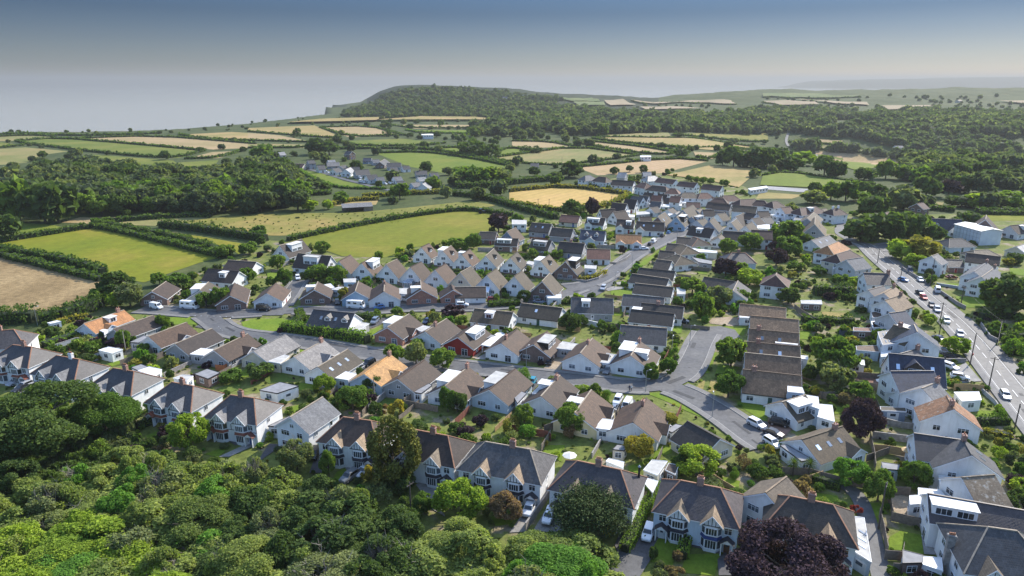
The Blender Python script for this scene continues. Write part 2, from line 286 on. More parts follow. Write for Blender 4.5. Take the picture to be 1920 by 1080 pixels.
D_VILLAGE = [(-158.11,177.58),(-143.99,215.27),(-123.38,219.62),(-132.84,245.98),(-125.31,280.51),(-119.92,308.92),(-120.09,331.02),(-102.71,325.22),(-75.49,296.94),(-49.26,311.0),(-16.09,340.7),(-8.97,382.3),(24.57,393.41),(39.96,410.39),(48.2,521.4),(133.6,601.39),(169.34,550.81),(170.59,502.55),(157.95,423.12),(189.48,405.15),(242.41,398.37),(325.29,405.18),(82.31,85.68),(-85.51,85.68)]
D_FIELDS = [('olive',[(-713.96,964.15),(-681.27,999.81),(-630.22,975.76),(-640.31,909.93),(-667.4,899.8)],'narrow olive field on the cliff top at the far left','F'),('green',[(-633.35,899.8),(-612.13,952.81),(-466.64,861.37),(-338.59,774.97),(-334.69,702.71),(-369.98,708.97),(-468.44,770.5),(-593.91,861.37)],'long green field sloping below the cliff-top fields','NLF'),('tan',[(-583.82,941.72),(-497.87,987.64),(-313.27,861.37),(-296.0,812.65),(-336.07,790.25),(-378.4,817.61)],'tan hay field right behind the coastal bushes','F'),('ochre',[(-477.54,1012.28),(-421.71,1065.35),(-375.92,1038.15),(-326.89,899.8),(-416.51,941.72)],'small ochre field beside the dark coastal thicket','N'),('green',[(-653.2,880.17),(-639.26,884.03),(-582.6,839.81),(-590.39,793.37)],'small green corner field at the left picture edge','N'),('olive',[(-588.13,790.25),(-566.06,817.61),(-486.01,770.5),(-490.88,735.09),(-459.8,661.77),(-475.97,635.25)],'olive pasture on the left behind the wood belt',''),('green',[(-443.52,737.81),(-328.8,678.74),(-304.7,640.39),(-353.05,650.91),(-388.45,656.3)],'green strip of grass rising behind the wood belt',''),('tan',[(-323.8,690.53),(-326.32,763.15),(-297.37,774.97),(-294.53,702.71)],'little tan field beside the tallest belt trees','N'),('green',[(-317.06,661.77),(-287.16,684.58),(-265.8,620.3),(-294.28,620.3)],'green paddock tucked behind the left wood',''),('ochre',[(-430.74,1156.01),(-340.91,1225.33),(-233.13,964.15),(-243.18,946.13),(-399.66,1070.96)],'ochre field with one lone round tree in it','N'),('tan',[(-391.59,1048.87),(-328.37,999.81),(-243.28,880.17),(-340.81,909.93)],'tan strip field below the lone tree field','N'),('olive',[(-326.46,870.67),(-245.45,852.25),(-236.49,809.37),(-302.87,806.12)],'thin olive field behind the hamlet trees','N'),('tan',[(-315.9,1165.91),(-239.24,1200.16),(-154.75,999.81),(-222.2,964.15)],'tan rectangular field right of the lone tree field','FLN'),('ochre',[(-396.3,1255.4),(-367.19,1368.53),(-253.86,1440.49),(-253.6,1324.37),(-318.09,1282.93)],'pale ochre field under the dark headland','F'),('ochre',[(-253.53,1337.32),(-186.74,1465.23),(-75.62,1440.49),(-22.74,1346.1)],'highest ochre field right at the headland foot','N'),('tan',[(-225.1,1247.75),(-23.17,1232.72),(-21.75,1156.01),(-154.49,1139.86)],'thin tan strip below the highest ochre field','N'),('lush',[(-166.19,1102.86),(-25.06,1108.86),(-25.14,1025.06),(-133.14,1038.15)],'bright green strip with a white barn roof beside it','N'),('green',[(-228.14,899.8),(-145.95,941.72),(-82.44,870.67),(-99.1,843.33),(-175.43,826.01)],'green field between two lanes behind the hamlet','N'),('lush',[(-145.24,748.87),(-95.72,763.15),(-42.84,702.71),(0.0,630.19),(0.0,592.35),(-46.0,570.85),(-92.78,630.19)],'large green meadow behind the hamlet houses','F'),('lush',[(-88.2,801.29),(-55.83,817.61),(-45.57,748.87),(-59.27,741.92)],'green field left of the round tree clump','F'),('lush',[(-18.44,746.07),(-3.1,817.61),(29.01,763.15),(11.19,735.09)],'green field right of the round tree clump','F'),('olive',[(-21.35,700.24),(0.0,727.06),(75.18,826.01),(133.07,728.39),(59.48,648.78),(29.28,638.32),(-15.61,682.23)],'wide green and ochre field before the pitch of the far valley','FN'),('lush',[(-183.12,601.39),(-160.02,587.92),(-129.84,535.71),(-89.78,494.86),(-116.81,496.13),(-132.16,507.8),(-158.75,550.8)],'bright green paddock in front of the hamlet road','N'),('ochre',[(-112.71,426.42),(-105.0,443.69),(-87.02,448.87),(-85.44,431.22),(-101.11,426.42)],'small golden field behind the long open barn','F'),('rough',[(-162.47,504.51),(-124.57,473.68),(-128.57,467.95),(-152.03,476.6)],'rough green patch by the left wood','N'),('tan',[(0.0,899.8),(47.16,889.88),(72.05,826.01),(33.92,812.65),(0.0,822.63)],'tan field beside the pair of bushes','F'),('tan',[(78.32,880.17),(95.76,903.83),(155.08,817.61),(176.75,755.95),(159.41,728.39),(122.28,766.07)],'narrow tan field crossing the middle distance','FN'),('ochre',[(106.8,941.72),(134.78,964.15),(214.61,946.31),(363.1,1046.04),(223.78,785.44),(146.84,861.37)],'long ochre field below the far wood','FN'),('olive',[(133.71,1012.28),(232.09,1052.09),(221.99,988.05),(209.45,964.15),(136.36,975.76)],'olive field at the edge of the far wood',''),('rough',[(225.07,993.51),(288.58,1092.95),(422.78,1167.54),(401.82,1106.04),(310.5,1052.79)],'rough pasture right of the olive field','N'),('pink',[(58.41,623.23),(158.5,699.01),(188.81,673.26),(126.43,583.56),(70.1,570.85)],'pinkish ripe field behind the furthest terrace','F'),('ochre',[(126.71,569.19),(183.59,640.51),(216.02,606.62),(164.37,501.26),(151.41,543.16)],'ochre and green field right of the furthest terrace','LR'),('gold',[(-1.86,482.54),(39.26,509.13),(79.68,467.95),(57.11,419.41),(37.14,414.85),(26.11,406.01),(-1.69,436.13)],'golden barley field left of the village top','FN'),('dtan',[(260.56,2028.38),(320.08,2072.33),(327.25,1886.55),(254.39,1842.56)],'small square tan field high on the ridge',''),('dtan',[(338.42,2042.76),(588.31,1926.66),(572.01,1826.12),(484.01,1909.89),(384.15,1943.82)],'long tan field high on the ridge','FN'),('dtan',[(325.22,1814.78),(406.76,1816.12),(457.4,1724.45),(322.8,1727.4)],'pale tan field just over the far wood',''),('dgreen',[(119.67,2010.83),(240.96,2159.48),(245.95,2000.83),(162.54,1939.36)],'dull green field on the ridge side','N'),('dgreen',[(165.55,1931.91),(255.9,1990.84),(242.43,1856.49),(168.19,1802.74)],'green field below the ridge hedges',''),('tan',[(197.42,763.86),(224.61,752.3),(197.64,691.22),(186.39,709.14)],'small tan field beside the dark clump of trees','N'),('tan',[(262.71,813.53),(359.42,1028.99),(243.81,715.07)],'triangular tan field behind the dark trees',''),('lush',[(204.56,566.9),(233.01,593.17),(254.64,547.46),(269.81,514.82),(249.73,476.67),(238.71,482.61),(217.57,501.31),(183.93,513.18)],'green paddock above the grey riding arena','F'),('ochre',[(173.42,482.55),(198.98,469.67),(184.8,454.17),(161.03,454.17)],'ochre strip below the grey riding arena',''),('olive',[(436.23,1107.98),(499.41,1089.16),(564.32,1022.55),(535.84,1035.93),(453.2,1075.85)],'sloping tan and green field above the valley','FN'),('tan',[(471.25,1128.07),(519.64,1107.56),(511.48,1088.62),(464.59,1116.25)],'small tan field at the top of the valley slope',''),('pink',[(457.06,1059.79),(515.3,1033.78),(562.08,992.03),(368.37,653.11),(336.48,642.22)],'pinkish stubble field on the valley slope',''),('lush',[(456.98,1049.47),(482.64,1021.52),(337.86,642.51),(296.74,590.91),(302.9,638.81)],'green field on the valley slope below the stubble',''),('olive',[(269.16,446.31),(275.84,438.66),(266.87,426.44),(258.29,428.83)],'olive scrap of field among the right trees',''),('lush',[(305.53,446.34),(348.12,459.78),(322.37,424.11),(287.91,418.05)],'green pasture at the right edge below the wood','N'),('dtan',[(659.37,1883.2),(780.6,1845.91),(764.63,1782.64),(662.54,1766.91)],'tan strip field at the far plateau left end','N'),('dtan',[(752.8,1917.41),(914.15,1844.47),(890.83,1781.82),(819.61,1816.75)],'tan strip field across the far plateau',''),('dgreen',[(718.09,2057.17),(870.87,2112.76),(977.62,2007.49),(868.75,2013.54),(684.59,1958.58)],'grey green field on the far plateau','N'),('dtan',[(913.44,1767.29),(1030.29,1747.54),(942.75,1670.67),(873.26,1656.83)],'tan field at the brink of the wooded valley',''),('dtan',[(1251.86,1847.02),(1333.65,1826.95),(1282.75,1754.12)],'tan field far right above the wooded valley',''),('lawn',[(-248.22,319.61),(-246.51,325.22),(-225.16,356.27),(-220.02,360.72),(-174.18,329.55),(-128.96,296.46),(-133.77,287.14),(-138.81,270.06),(-142.21,256.58),(-150.87,261.25),(-158.77,267.06),(-246.23,316.87)],'big mown green field left of the village','RLF'),('hay',[(-341.99,331.02),(-259.39,316.87),(-227.49,298.39),(-159.75,258.43),(-154.12,249.42),(-151.8,239.35),(-155.26,225.57),(-159.77,219.89),(-168.48,215.14),(-195.38,200.75)],'brown hay field with raked rows at the left edge','F'),('olive',[(-225.44,373.97),(-186.07,390.57),(-171.84,389.37),(-178.59,373.97),(-190.25,364.92),(-215.82,368.49)],'long olive strip field by the wood edge','F'),('lawn',[(-182.17,351.26),(-156.23,339.15),(-123.99,320.16),(-122.56,301.33),(-129.5,311.53),(-153.36,332.49)],'narrow mown strip between two thick hedges',''),('rough',[(-189.79,364.57),(-180.96,379.23),(-149.18,398.36),(-119.04,401.73),(-94.36,403.43),(-65.26,419.41),(-27.6,444.72),(-9.33,428.81),(-37.29,398.36),(-75.98,373.23),(-96.89,341.95),(-118.01,340.7),(-145.83,343.21),(-167.82,356.27)],'rough tussocky field with tawny patches',''),('meadow',[(-108.92,328.67),(-93.76,350.93),(-71.82,377.71),(-41.05,405.15),(-24.07,412.16),(0.0,391.79),(-5.8,370.3),(-12.32,348.32),(-17.26,337.01),(-23.34,328.67),(-49.57,313.11),(-53.4,298.87),(-57.45,295.02),(-75.94,298.87),(-89.22,313.11)],'large green meadow behind the steep-roofed houses','F'),('lush',[(-274.62,374.71),(-247.62,367.41),(-237.07,359.68),(-251.83,343.21)],'shady green paddock under the two big trees',''),('tan',[(-247.39,373.97),(-246.36,389.37),(-223.98,390.17),(-225.44,373.97),(-223.26,361.41),(-233.13,372.13)],'tan grass corner at the wood edge',''),('lawn',[(230.66,392.6),(243.83,395.46),(232.72,381.53),(226.43,382.3)],'mown grass field behind the dark tree clump',''),('lawn',[(272.72,398.37),(303.08,396.3),(290.45,378.86),(259.33,378.85)],'mown green field behind the right-hand houses','F')]
D_LAWNS = [([(-113.08,215.81),(-105.6,215.81),(-96.39,210.57),(-99.87,208.66),(-109.69,208.66)],1),([(-87.63,211.08),(-83.91,214.21),(-75.69,214.74),(-71.75,211.6),(-70.64,203.61),(-76.99,201.7),(-84.37,205.07)],1),([(-90.82,200.28),(-86.12,197.51),(-83.11,193.92),(-84.99,192.6),(-89.0,196.6)],1),([(66.46,206.79),(74.51,206.79),(71.16,199.0),(67.25,199.58),(65.47,201.94)],1),([(58.79,191.19),(63.7,194.47),(60.09,187.49),(57.83,187.7)],1),([(56.16,184.41),(58.98,184.92),(52.69,170.3),(51.26,170.3)],1),([(56.99,176.64),(62.15,174.33),(58.21,168.57),(53.87,169.43)],1),([(33.33,157.99),(39.41,158.38),(43.58,154.97),(46.74,148.53),(47.84,142.54),(46.87,141.26),(44.4,144.49),(41.05,148.53),(36.87,154.23)],1),([(55.03,153.86),(60.04,154.23),(60.15,147.16),(57.9,142.54),(54.24,151.33)],1),([(48.09,163.54),(50.47,166.02),(47.86,158.76),(46.05,159.54)],2),([(51.86,166.02),(57.53,165.18),(50.54,158.76),(49.2,158.76)],2),([(23.63,160.33),(27.78,158.76),(23.23,157.23),(21.51,159.54)],0),([(7.15,132.3),(11.43,132.3),(10.11,125.54),(6.43,128.98)],1),([(24.82,100.79),(28.77,101.15),(25.61,93.06),(21.75,95.3)],1),([(28.6,96.63),(34.37,96.8),(32.0,91.5),(26.88,92.12)],1),([(30.76,131.73),(34.59,132.3),(33.56,128.98),(29.23,126.84)],1),([(40.61,120.3),(44.49,118.41),(42.83,114.76),(39.03,116.56)],1),([(23.5,123.75),(27.38,125.8),(25.22,121.27),(23.44,121.76)],1),([(47.55,115.2),(49.46,117.01),(48.2,113.44),(46.79,113.0)],1),([(-3.86,108.0),(1.47,110.04),(1.91,106.8),(-0.47,104.48)],0),([(64.62,101.15),(67.33,102.79),(70.41,101.69),(67.87,96.63),(64.78,97.64),(62.76,97.81)],1),([(65.37,111.08),(68.08,111.08),(67.75,107.6),(66.07,107.6),(61.28,97.3),(59.81,94.01),(62.06,101.51),(62.84,104.48)],1),([(60.8,121.27),(65.67,123.25),(72.08,124.26),(69.91,119.82),(63.39,119.35)],1),([(54.42,115.2),(61.25,113.44),(60.78,111.29),(56.26,111.71)],1),([(76.63,130.07),(81.41,129.52),(80.55,128.44),(76.91,129.52)],0),([(104.42,138.16),(109.76,138.16),(108.71,135.76),(103.84,136.35)],1),([(-34.9,121.76),(-33.58,123.0),(-31.54,122.25),(-31.64,120.3),(-35.27,117.94)],1),([(-18.58,113.44),(-16.76,113.0),(-16.99,110.87),(-18.59,111.71)],2),([(-3.82,106.8),(0.0,108.4),(0.0,104.86),(-2.81,104.1)],1),([(-43.87,181.43),(-37.86,178.53),(-38.24,176.64),(-42.62,174.79)],1),([(-33.56,155.72),(-25.78,154.23),(-29.29,149.92),(-32.87,152.05)],0),([(-23.85,152.05),(-16.69,151.33),(-17.61,147.84),(-23.88,149.92)],0),([(-53.17,149.92),(-49.51,152.77),(-51.06,147.16)],1),([(-55.55,164.36),(-49.25,162.72),(-49.2,158.76),(-53.44,159.54)],1),([(-45.34,200.75),(-42.95,205.56),(-41.49,206.79),(-42.42,198.43)],1),([(-64.29,188.53),(-59.32,187.49),(-60.36,184.41),(-63.34,185.43)],1),([(-65.43,192.27),(-59.03,190.65),(-59.08,188.01),(-64.22,189.59)],1),([(-9.7,172.07),(-4.96,169.43),(-5.59,166.86),(-8.47,168.57)],1),([(-20.72,167.71),(-15.3,174.79),(-15.66,170.3),(-20.54,166.02)],0),([(-68.04,169.43),(-61.23,170.3),(-56.14,165.18),(-62.52,163.54)],0),([(-76.18,170.3),(-71.46,172.97),(-68.44,168.57),(-71.32,166.86)],1),([(-74.94,160.33),(-70.31,166.02),(-68.87,160.33),(-71.17,157.61)],0),([(-111.78,176.64),(-109.38,179.01),(-107.13,177.58),(-109.28,174.79)],1),([(-81.23,135.17),(-76.18,142.54),(-75.31,140.63),(-78.32,133.43)],1),([(-64.38,128.44),(-62.2,130.62),(-60.02,132.3),(-60.88,127.37)],1),([(76.45,161.52),(79.65,157.99),(78.65,155.72),(76.66,157.23)],1),([(89.51,201.94),(92.26,199.58),(89.96,195.03),(86.97,195.59)],1),([(110.21,148.53),(113.77,148.18),(111.0,144.49),(107.61,144.49)],1),([(104.42,221.29),(112.33,219.89),(108.94,214.48),(102.96,215.81)],2),([(91.46,172.52),(95.28,172.97),(93.98,170.3),(90.63,170.74)],1),([(76.88,150.27),(79.59,149.92),(78.0,147.16),(75.51,146.48)],1),([(160.45,236.16),(170.01,236.16),(164.01,227.03),(155.26,225.57)],1),([(104.82,138.77),(108.76,137.55),(105.58,134.59),(103.64,136.95)],1),([(36.68,245.98),(44.75,246.83),(43.92,241.8),(38.56,238.54),(36.0,240.98)],1),([(49.91,276.24),(57.43,291.73),(67.3,308.92),(82.16,336.4),(82.71,332.49),(67.39,306.35),(56.34,282.69)],1),([(45.82,266.07),(47.58,267.06),(46.47,260.3),(43.86,260.3)],1),([(51.39,312.85),(56.16,315.52),(55.5,311.53),(51.2,307.63)],1),([(75.86,273.11),(80.23,273.11),(78.32,268.05),(74.82,269.05)],1),([(28.83,210.57),(34.81,213.16),(34.48,208.04),(29.29,207.41)],0),([(34.61,224.12),(38.01,225.57),(36.73,217.15),(33.85,217.15)],1),([(51.22,206.79),(54.19,206.79),(52.35,200.75),(49.2,199.58)],1),([(-0.59,298.87),(4.64,291.73),(5.29,264.12),(0.0,262.2)],0),([(-72.29,228.5),(-66.07,227.76),(-65.76,224.84),(-70.58,224.12)],1),([(-48.98,227.76),(-40.78,228.5),(-40.3,225.57),(-47.49,224.84)],1),([(-21.85,229.25),(-9.35,230.75),(-10.17,227.76),(-20.21,226.29)],1),([(-19.25,214.48),(-14.96,215.81),(-15.49,210.57),(-18.07,210.57)],1),([(-35.19,284.9),(-29.3,282.69),(-31.99,276.24)],1),([(-99.38,270.06),(-94.09,272.09),(-93.03,262.2),(-96.19,262.2)],1),([(-73.76,224.12),(-67.65,223.41),(-67.13,219.89),(-71.24,217.15)],1),([(162.82,256.58),(172.5,254.76),(168.68,249.42),(161.69,251.18)],1),([(160.01,238.54),(167.2,237.74),(168.5,234.59),(158.05,233.04)],1),([(156.63,230.0),(164.98,228.5),(161.21,225.57),(155.72,225.57)],1),([(207.18,278.36),(211.79,276.24),(204.58,266.07),(200.62,268.05)],1),([(167.03,329.55),(184.82,332.5),(181.03,325.22),(166.19,322.39)],1),([(-168.38,507.8),(-126.8,482.54),(-129.31,470.8),(-152.0,479.56)],0),([(90.19,203.18),(92.82,201.89),(90.55,197.47),(87.91,197.47)],1),([(104.82,221.46),(112.17,219.95),(109.98,216.26),(104.09,216.99)],2)]
D_PAVE = [([(51.06,189.59),(55.05,199.35),(60.76,206.05),(66.11,207.04),(69.8,203.61),(69.54,197.51),(64.12,193.48),(58.27,189.59),(54.55,183.81)],'road'),([(20.81,243.29),(25.56,254.39),(33.68,262.58),(41.8,275.4),(43.42,265.68),(36.36,248.04),(29.83,238.06),(23.82,235.53)],'road'),([(63.41,209.55),(67.61,215.27),(75.86,215.27),(75.06,209.55),(69.84,207.04)],'gravel'),([(131.26,350.93),(143.78,373.23),(157.55,391.79),(164.93,393.41),(148.63,364.57),(137.6,345.75)],'tar'),([(8.3,172.97),(12.49,182.41),(14.99,180.45),(12.9,171.63)],'gravel'),([(21.17,168.57),(23.57,173.87),(26.58,172.07),(26.34,167.71),(24.12,166.86)],'gravel'),([(21.67,145.15),(29.02,156.09),(30.22,153.5),(24.17,143.18)],'tar'),([(2.01,158.76),(4.87,166.02),(8.04,166.86),(5.38,159.54)],'tar'),([(-35.07,188.53),(-32.8,199.58),(-27.86,196.15),(-29.32,186.45)],'gravel'),([(-14.68,181.43),(-11.02,190.65),(-7.37,187.49),(-10.12,180.45)],'gravel'),([(-10.47,179.97),(-6.17,186.45),(-5.68,182.41),(-7.46,179.49)],'conc'),([(-45.23,204.34),(-44.88,215.81),(-39.81,214.48),(-42.14,208.04)],'tar'),([(-43.79,170.3),(-41.74,177.58),(-37.33,175.71),(-39.87,170.3)],'tar'),([(-0.46,102.24),(2.94,110.04),(5.66,110.87),(2.31,102.6)],'conc'),([(3.71,102.97),(6.61,110.04),(9.7,108.8),(8.73,101.87)],'conc'),([(17.28,99.02),(19.46,104.48),(22.21,106.8),(20.15,101.51),(17.55,96.29)],'tar'),([(18.72,94.01),(21.98,101.51),(26.26,106.8),(25.8,102.24),(20.43,92.74)],'tar'),([(29.98,98.67),(32.25,102.24),(35.87,100.43),(34.32,96.63)],'tar'),([(33.5,95.3),(35.4,97.3),(35.79,91.5),(32.63,91.5)],'tar'),([(45.39,112.57),(47.54,113.0),(45.84,106.8),(42.98,106.8)],'gravel'),([(23.25,110.04),(25.43,115.2),(26.86,113.44),(23.21,108.4)],'gravel'),([(-18.55,117.01),(-17.55,119.35),(-12.45,117.94),(-14.61,113.87),(-11.94,106.8),(-15.13,109.62),(-16.57,113.44)],'conc'),([(-52.21,124.77),(-52.21,132.86),(-49.16,132.3),(-51.29,126.84)],'tar'),([(-40.35,121.27),(-40.81,126.84),(-38.47,126.32),(-37.7,121.27)],'tar'),([(-33.53,122.75),(-32.75,125.28),(-27.64,124.26),(-30.38,119.35)],'conc'),([(70.1,101.15),(74.42,101.51),(71.74,96.29),(67.98,96.63)],'conc'),([(71.04,113.44),(74.56,113.0),(71.15,106.8),(68.89,108.4)],'gravel'),([(-60.88,127.37),(-55.69,134.59),(-54.88,132.3),(-58.67,127.37)],'conc'),([(-62.36,134.59),(-58.08,136.35),(-56.48,135.17),(-59.06,132.01)],'tar'),([(118.55,172.07),(125.6,177.58),(121.98,165.18),(114.73,163.54)],'conc'),([(119.94,182.41),(126.63,188.53),(127.31,178.53),(120.06,177.58)],'tar'),([(124.6,191.73),(128.16,191.73),(125.54,185.43),(120.14,183.41)],'gravel'),([(89.3,169.43),(98.78,168.57),(95.61,161.12),(87.94,163.54)],'brickp'),([(59.2,144.49),(64.05,149.22),(63.86,140.63),(58.59,134.59),(55.28,133.43)],'brickp'),([(-64.66,224.12),(-64.95,236.16),(-60.39,233.04),(-58.28,224.12)],'tar'),([(-39.62,227.03),(-41.58,239.35),(-36.52,237.74),(-34.81,225.57)],'tar'),([(-35.22,228.5),(-25.17,230.0),(-24.73,225.57),(-34.81,225.57)],'gravel'),([(-15.12,270.06),(-12.69,276.24),(-8.76,274.15),(-10.73,268.05)],'brickp'),([(28.97,268.05),(30.56,273.11),(35.05,274.15),(33.14,267.06)],'brickp'),([(40.19,256.58),(45.79,259.36),(45.05,254.76),(40.18,252.96)],'conc'),([(34.92,247.69),(38.4,251.18),(44.18,249.42),(35.58,245.13)],'conc'),([(63.26,210.57),(65.63,214.48),(72.8,216.48),(69.8,208.04)],'gravel'),([(136.12,356.27),(145.87,375.21),(149.78,375.21),(148.52,365.51),(137.29,351.81)],'tar'),([(-125.31,154.23),(-124.5,158.76),(-121.53,160.33),(-121.1,155.72)],'conc'),([(-84.64,140.63),(-85.84,147.16),(-82.67,145.81),(-81.66,141.9)],'tar'),([(12.9,171.63),(14.5,173.87),(21.26,169.43),(20.77,168.14)],'brickp'),([(188.44,509.15),(213.48,494.91),(204.84,479.58),(181.98,493.62)],'arena'),([(-100.48,206.17),(-99.87,208.66),(-94.49,208.04),(-92.03,202.53)],'tar'),([(121.83,186.97),(124.28,191.19),(126.6,190.12),(124.47,184.92),(122.17,184.92)],'gravel'),([(54.22,140.63),(56.12,144.49),(58.51,142.54),(55.28,133.43)],'tar')]
D_ROADS = [('main_road',6.9,[(114.21,124.77),(117.24,133.89),(120.87,144.49),(124.42,154.82),(128.94,167.88),(134.06,182.61),(139.85,200.28),(144.44,216.88),(147.58,233.04),(151.79,250.83),(156.2,269.65),(159.83,286.69),(163.34,301.82),(166.55,313.11),(167.79,320.72),(165.42,327.51)],1.8,'w'),('side_road',7,[(166.42,308.92),(174.46,317.42),(182.49,320.72),(193.25,321.83),(214.99,324.08)],1.5,''),('lane',5,[(165.42,327.51),(165.93,337.01),(167.59,348.32),(179.84,370.3),(184.14,382.3)],0,''),('estate_road',6.4,[(-127.13,224.12),(-119.65,222.98),(-109.32,220.17),(-99.68,218.52),(-91.67,218.52),(-82.63,220.73),(-72.52,222.98),(-61.21,221.29),(-47.03,222.41),(-36.6,225.28),(-25.68,225.86),(-14.64,225.28),(0.0,228.8),(9.41,232.42),(19.48,241.3),(26.04,248.73)],1.4,''),('side_street',5.5,[(-78.85,217.43),(-79.8,228.8),(-80.85,241.3),(-82.39,252.96),(-82.69,259.55)],1.2,''),('crescent_road',6.4,[(-101.88,217.43),(-97.03,212.12),(-90.37,204.09),(-83.56,199.35),(-74.59,197.06),(-63.8,193.48),(-49.63,187.49),(-39.54,183.41),(-23.64,177.58),(-8.67,173.15),(5.65,168.91),(19.41,165.18),(31.22,161.28),(39.02,162.89),(46.11,169.6),(51.31,180.65),(55.85,191.73),(60.18,200.75)],1.5,''),('close',7,[(38.34,162.89),(43.36,158.15),(47.35,150.77),(50.33,143.7),(52.41,136.95),(54.64,131.62)],1.5,''),('upper_road',7,[(20.08,249.42),(28.41,252.24),(37.04,264.12),(44.5,278.78),(53.4,298.87),(68.65,321.83),(83.72,343.21),(94.76,354.92),(106.41,361.76)],1.4,''),('hamlet_lane',4.5,[(-191.02,624.22),(-163.92,594.14),(-135.47,550.8),(-112.46,521.4),(-88.91,489.86),(-70.19,477.78)],0,''),('back_lane',3,[(63.79,117.94),(65.26,113.44),(63.51,106.8),(61.56,100.79),(58.42,92.12),(57.11,87.94)],0,''),('villa_road',5,[(20.86,97.17),(18.93,94.01),(16.66,90.29),(14.46,86.24)],0,''),('valley_lane',4,[(424.89,1081.4),(432.16,1113.03),(456.98,1169.43)],0,''),('farm_track',3.5,[(265.43,603.64),(292.57,675.82),(453.09,1042.7)],0,'')]
D_MARKS = [((-106.07,216.88),(-84.64,215.27)),((-93.57,207.04),(-89.93,202.17)),((-92.59,213.16),(-92.01,215.27))]
ROWS = {'villa': 'in the row of paired villas along the wood','south': 'in the bungalow row just behind the villas','north': 'in the bungalow row on the far side of the curving road','lower': 'in the row facing the upper road with the motorhomes','upper': 'in the steep-roofed row backing the lower gables','top': 'in the topmost chalet row under the meadow','west': 'in the cluster by the hay field corner','mid': 'in the rows between the meadow and the road fork','stack': 'in the stacked side-on row left of the cul-de-sac','step': 'in the stepped brown-tiled terrace right of the cul-de-sac','main': 'along the near side of the main road','far': 'in the dense village top beyond the road fork','end': 'in the furthest white houses before the pink field','junc': 'in the group left of the road junction trees','east': 'across the main road on the right','ham': 'in the hamlet beyond the meadow','cen': 'among the trees in the central gardens','spot': 'a lone house on the distant slopes','front': 'at the bottom right corner'}
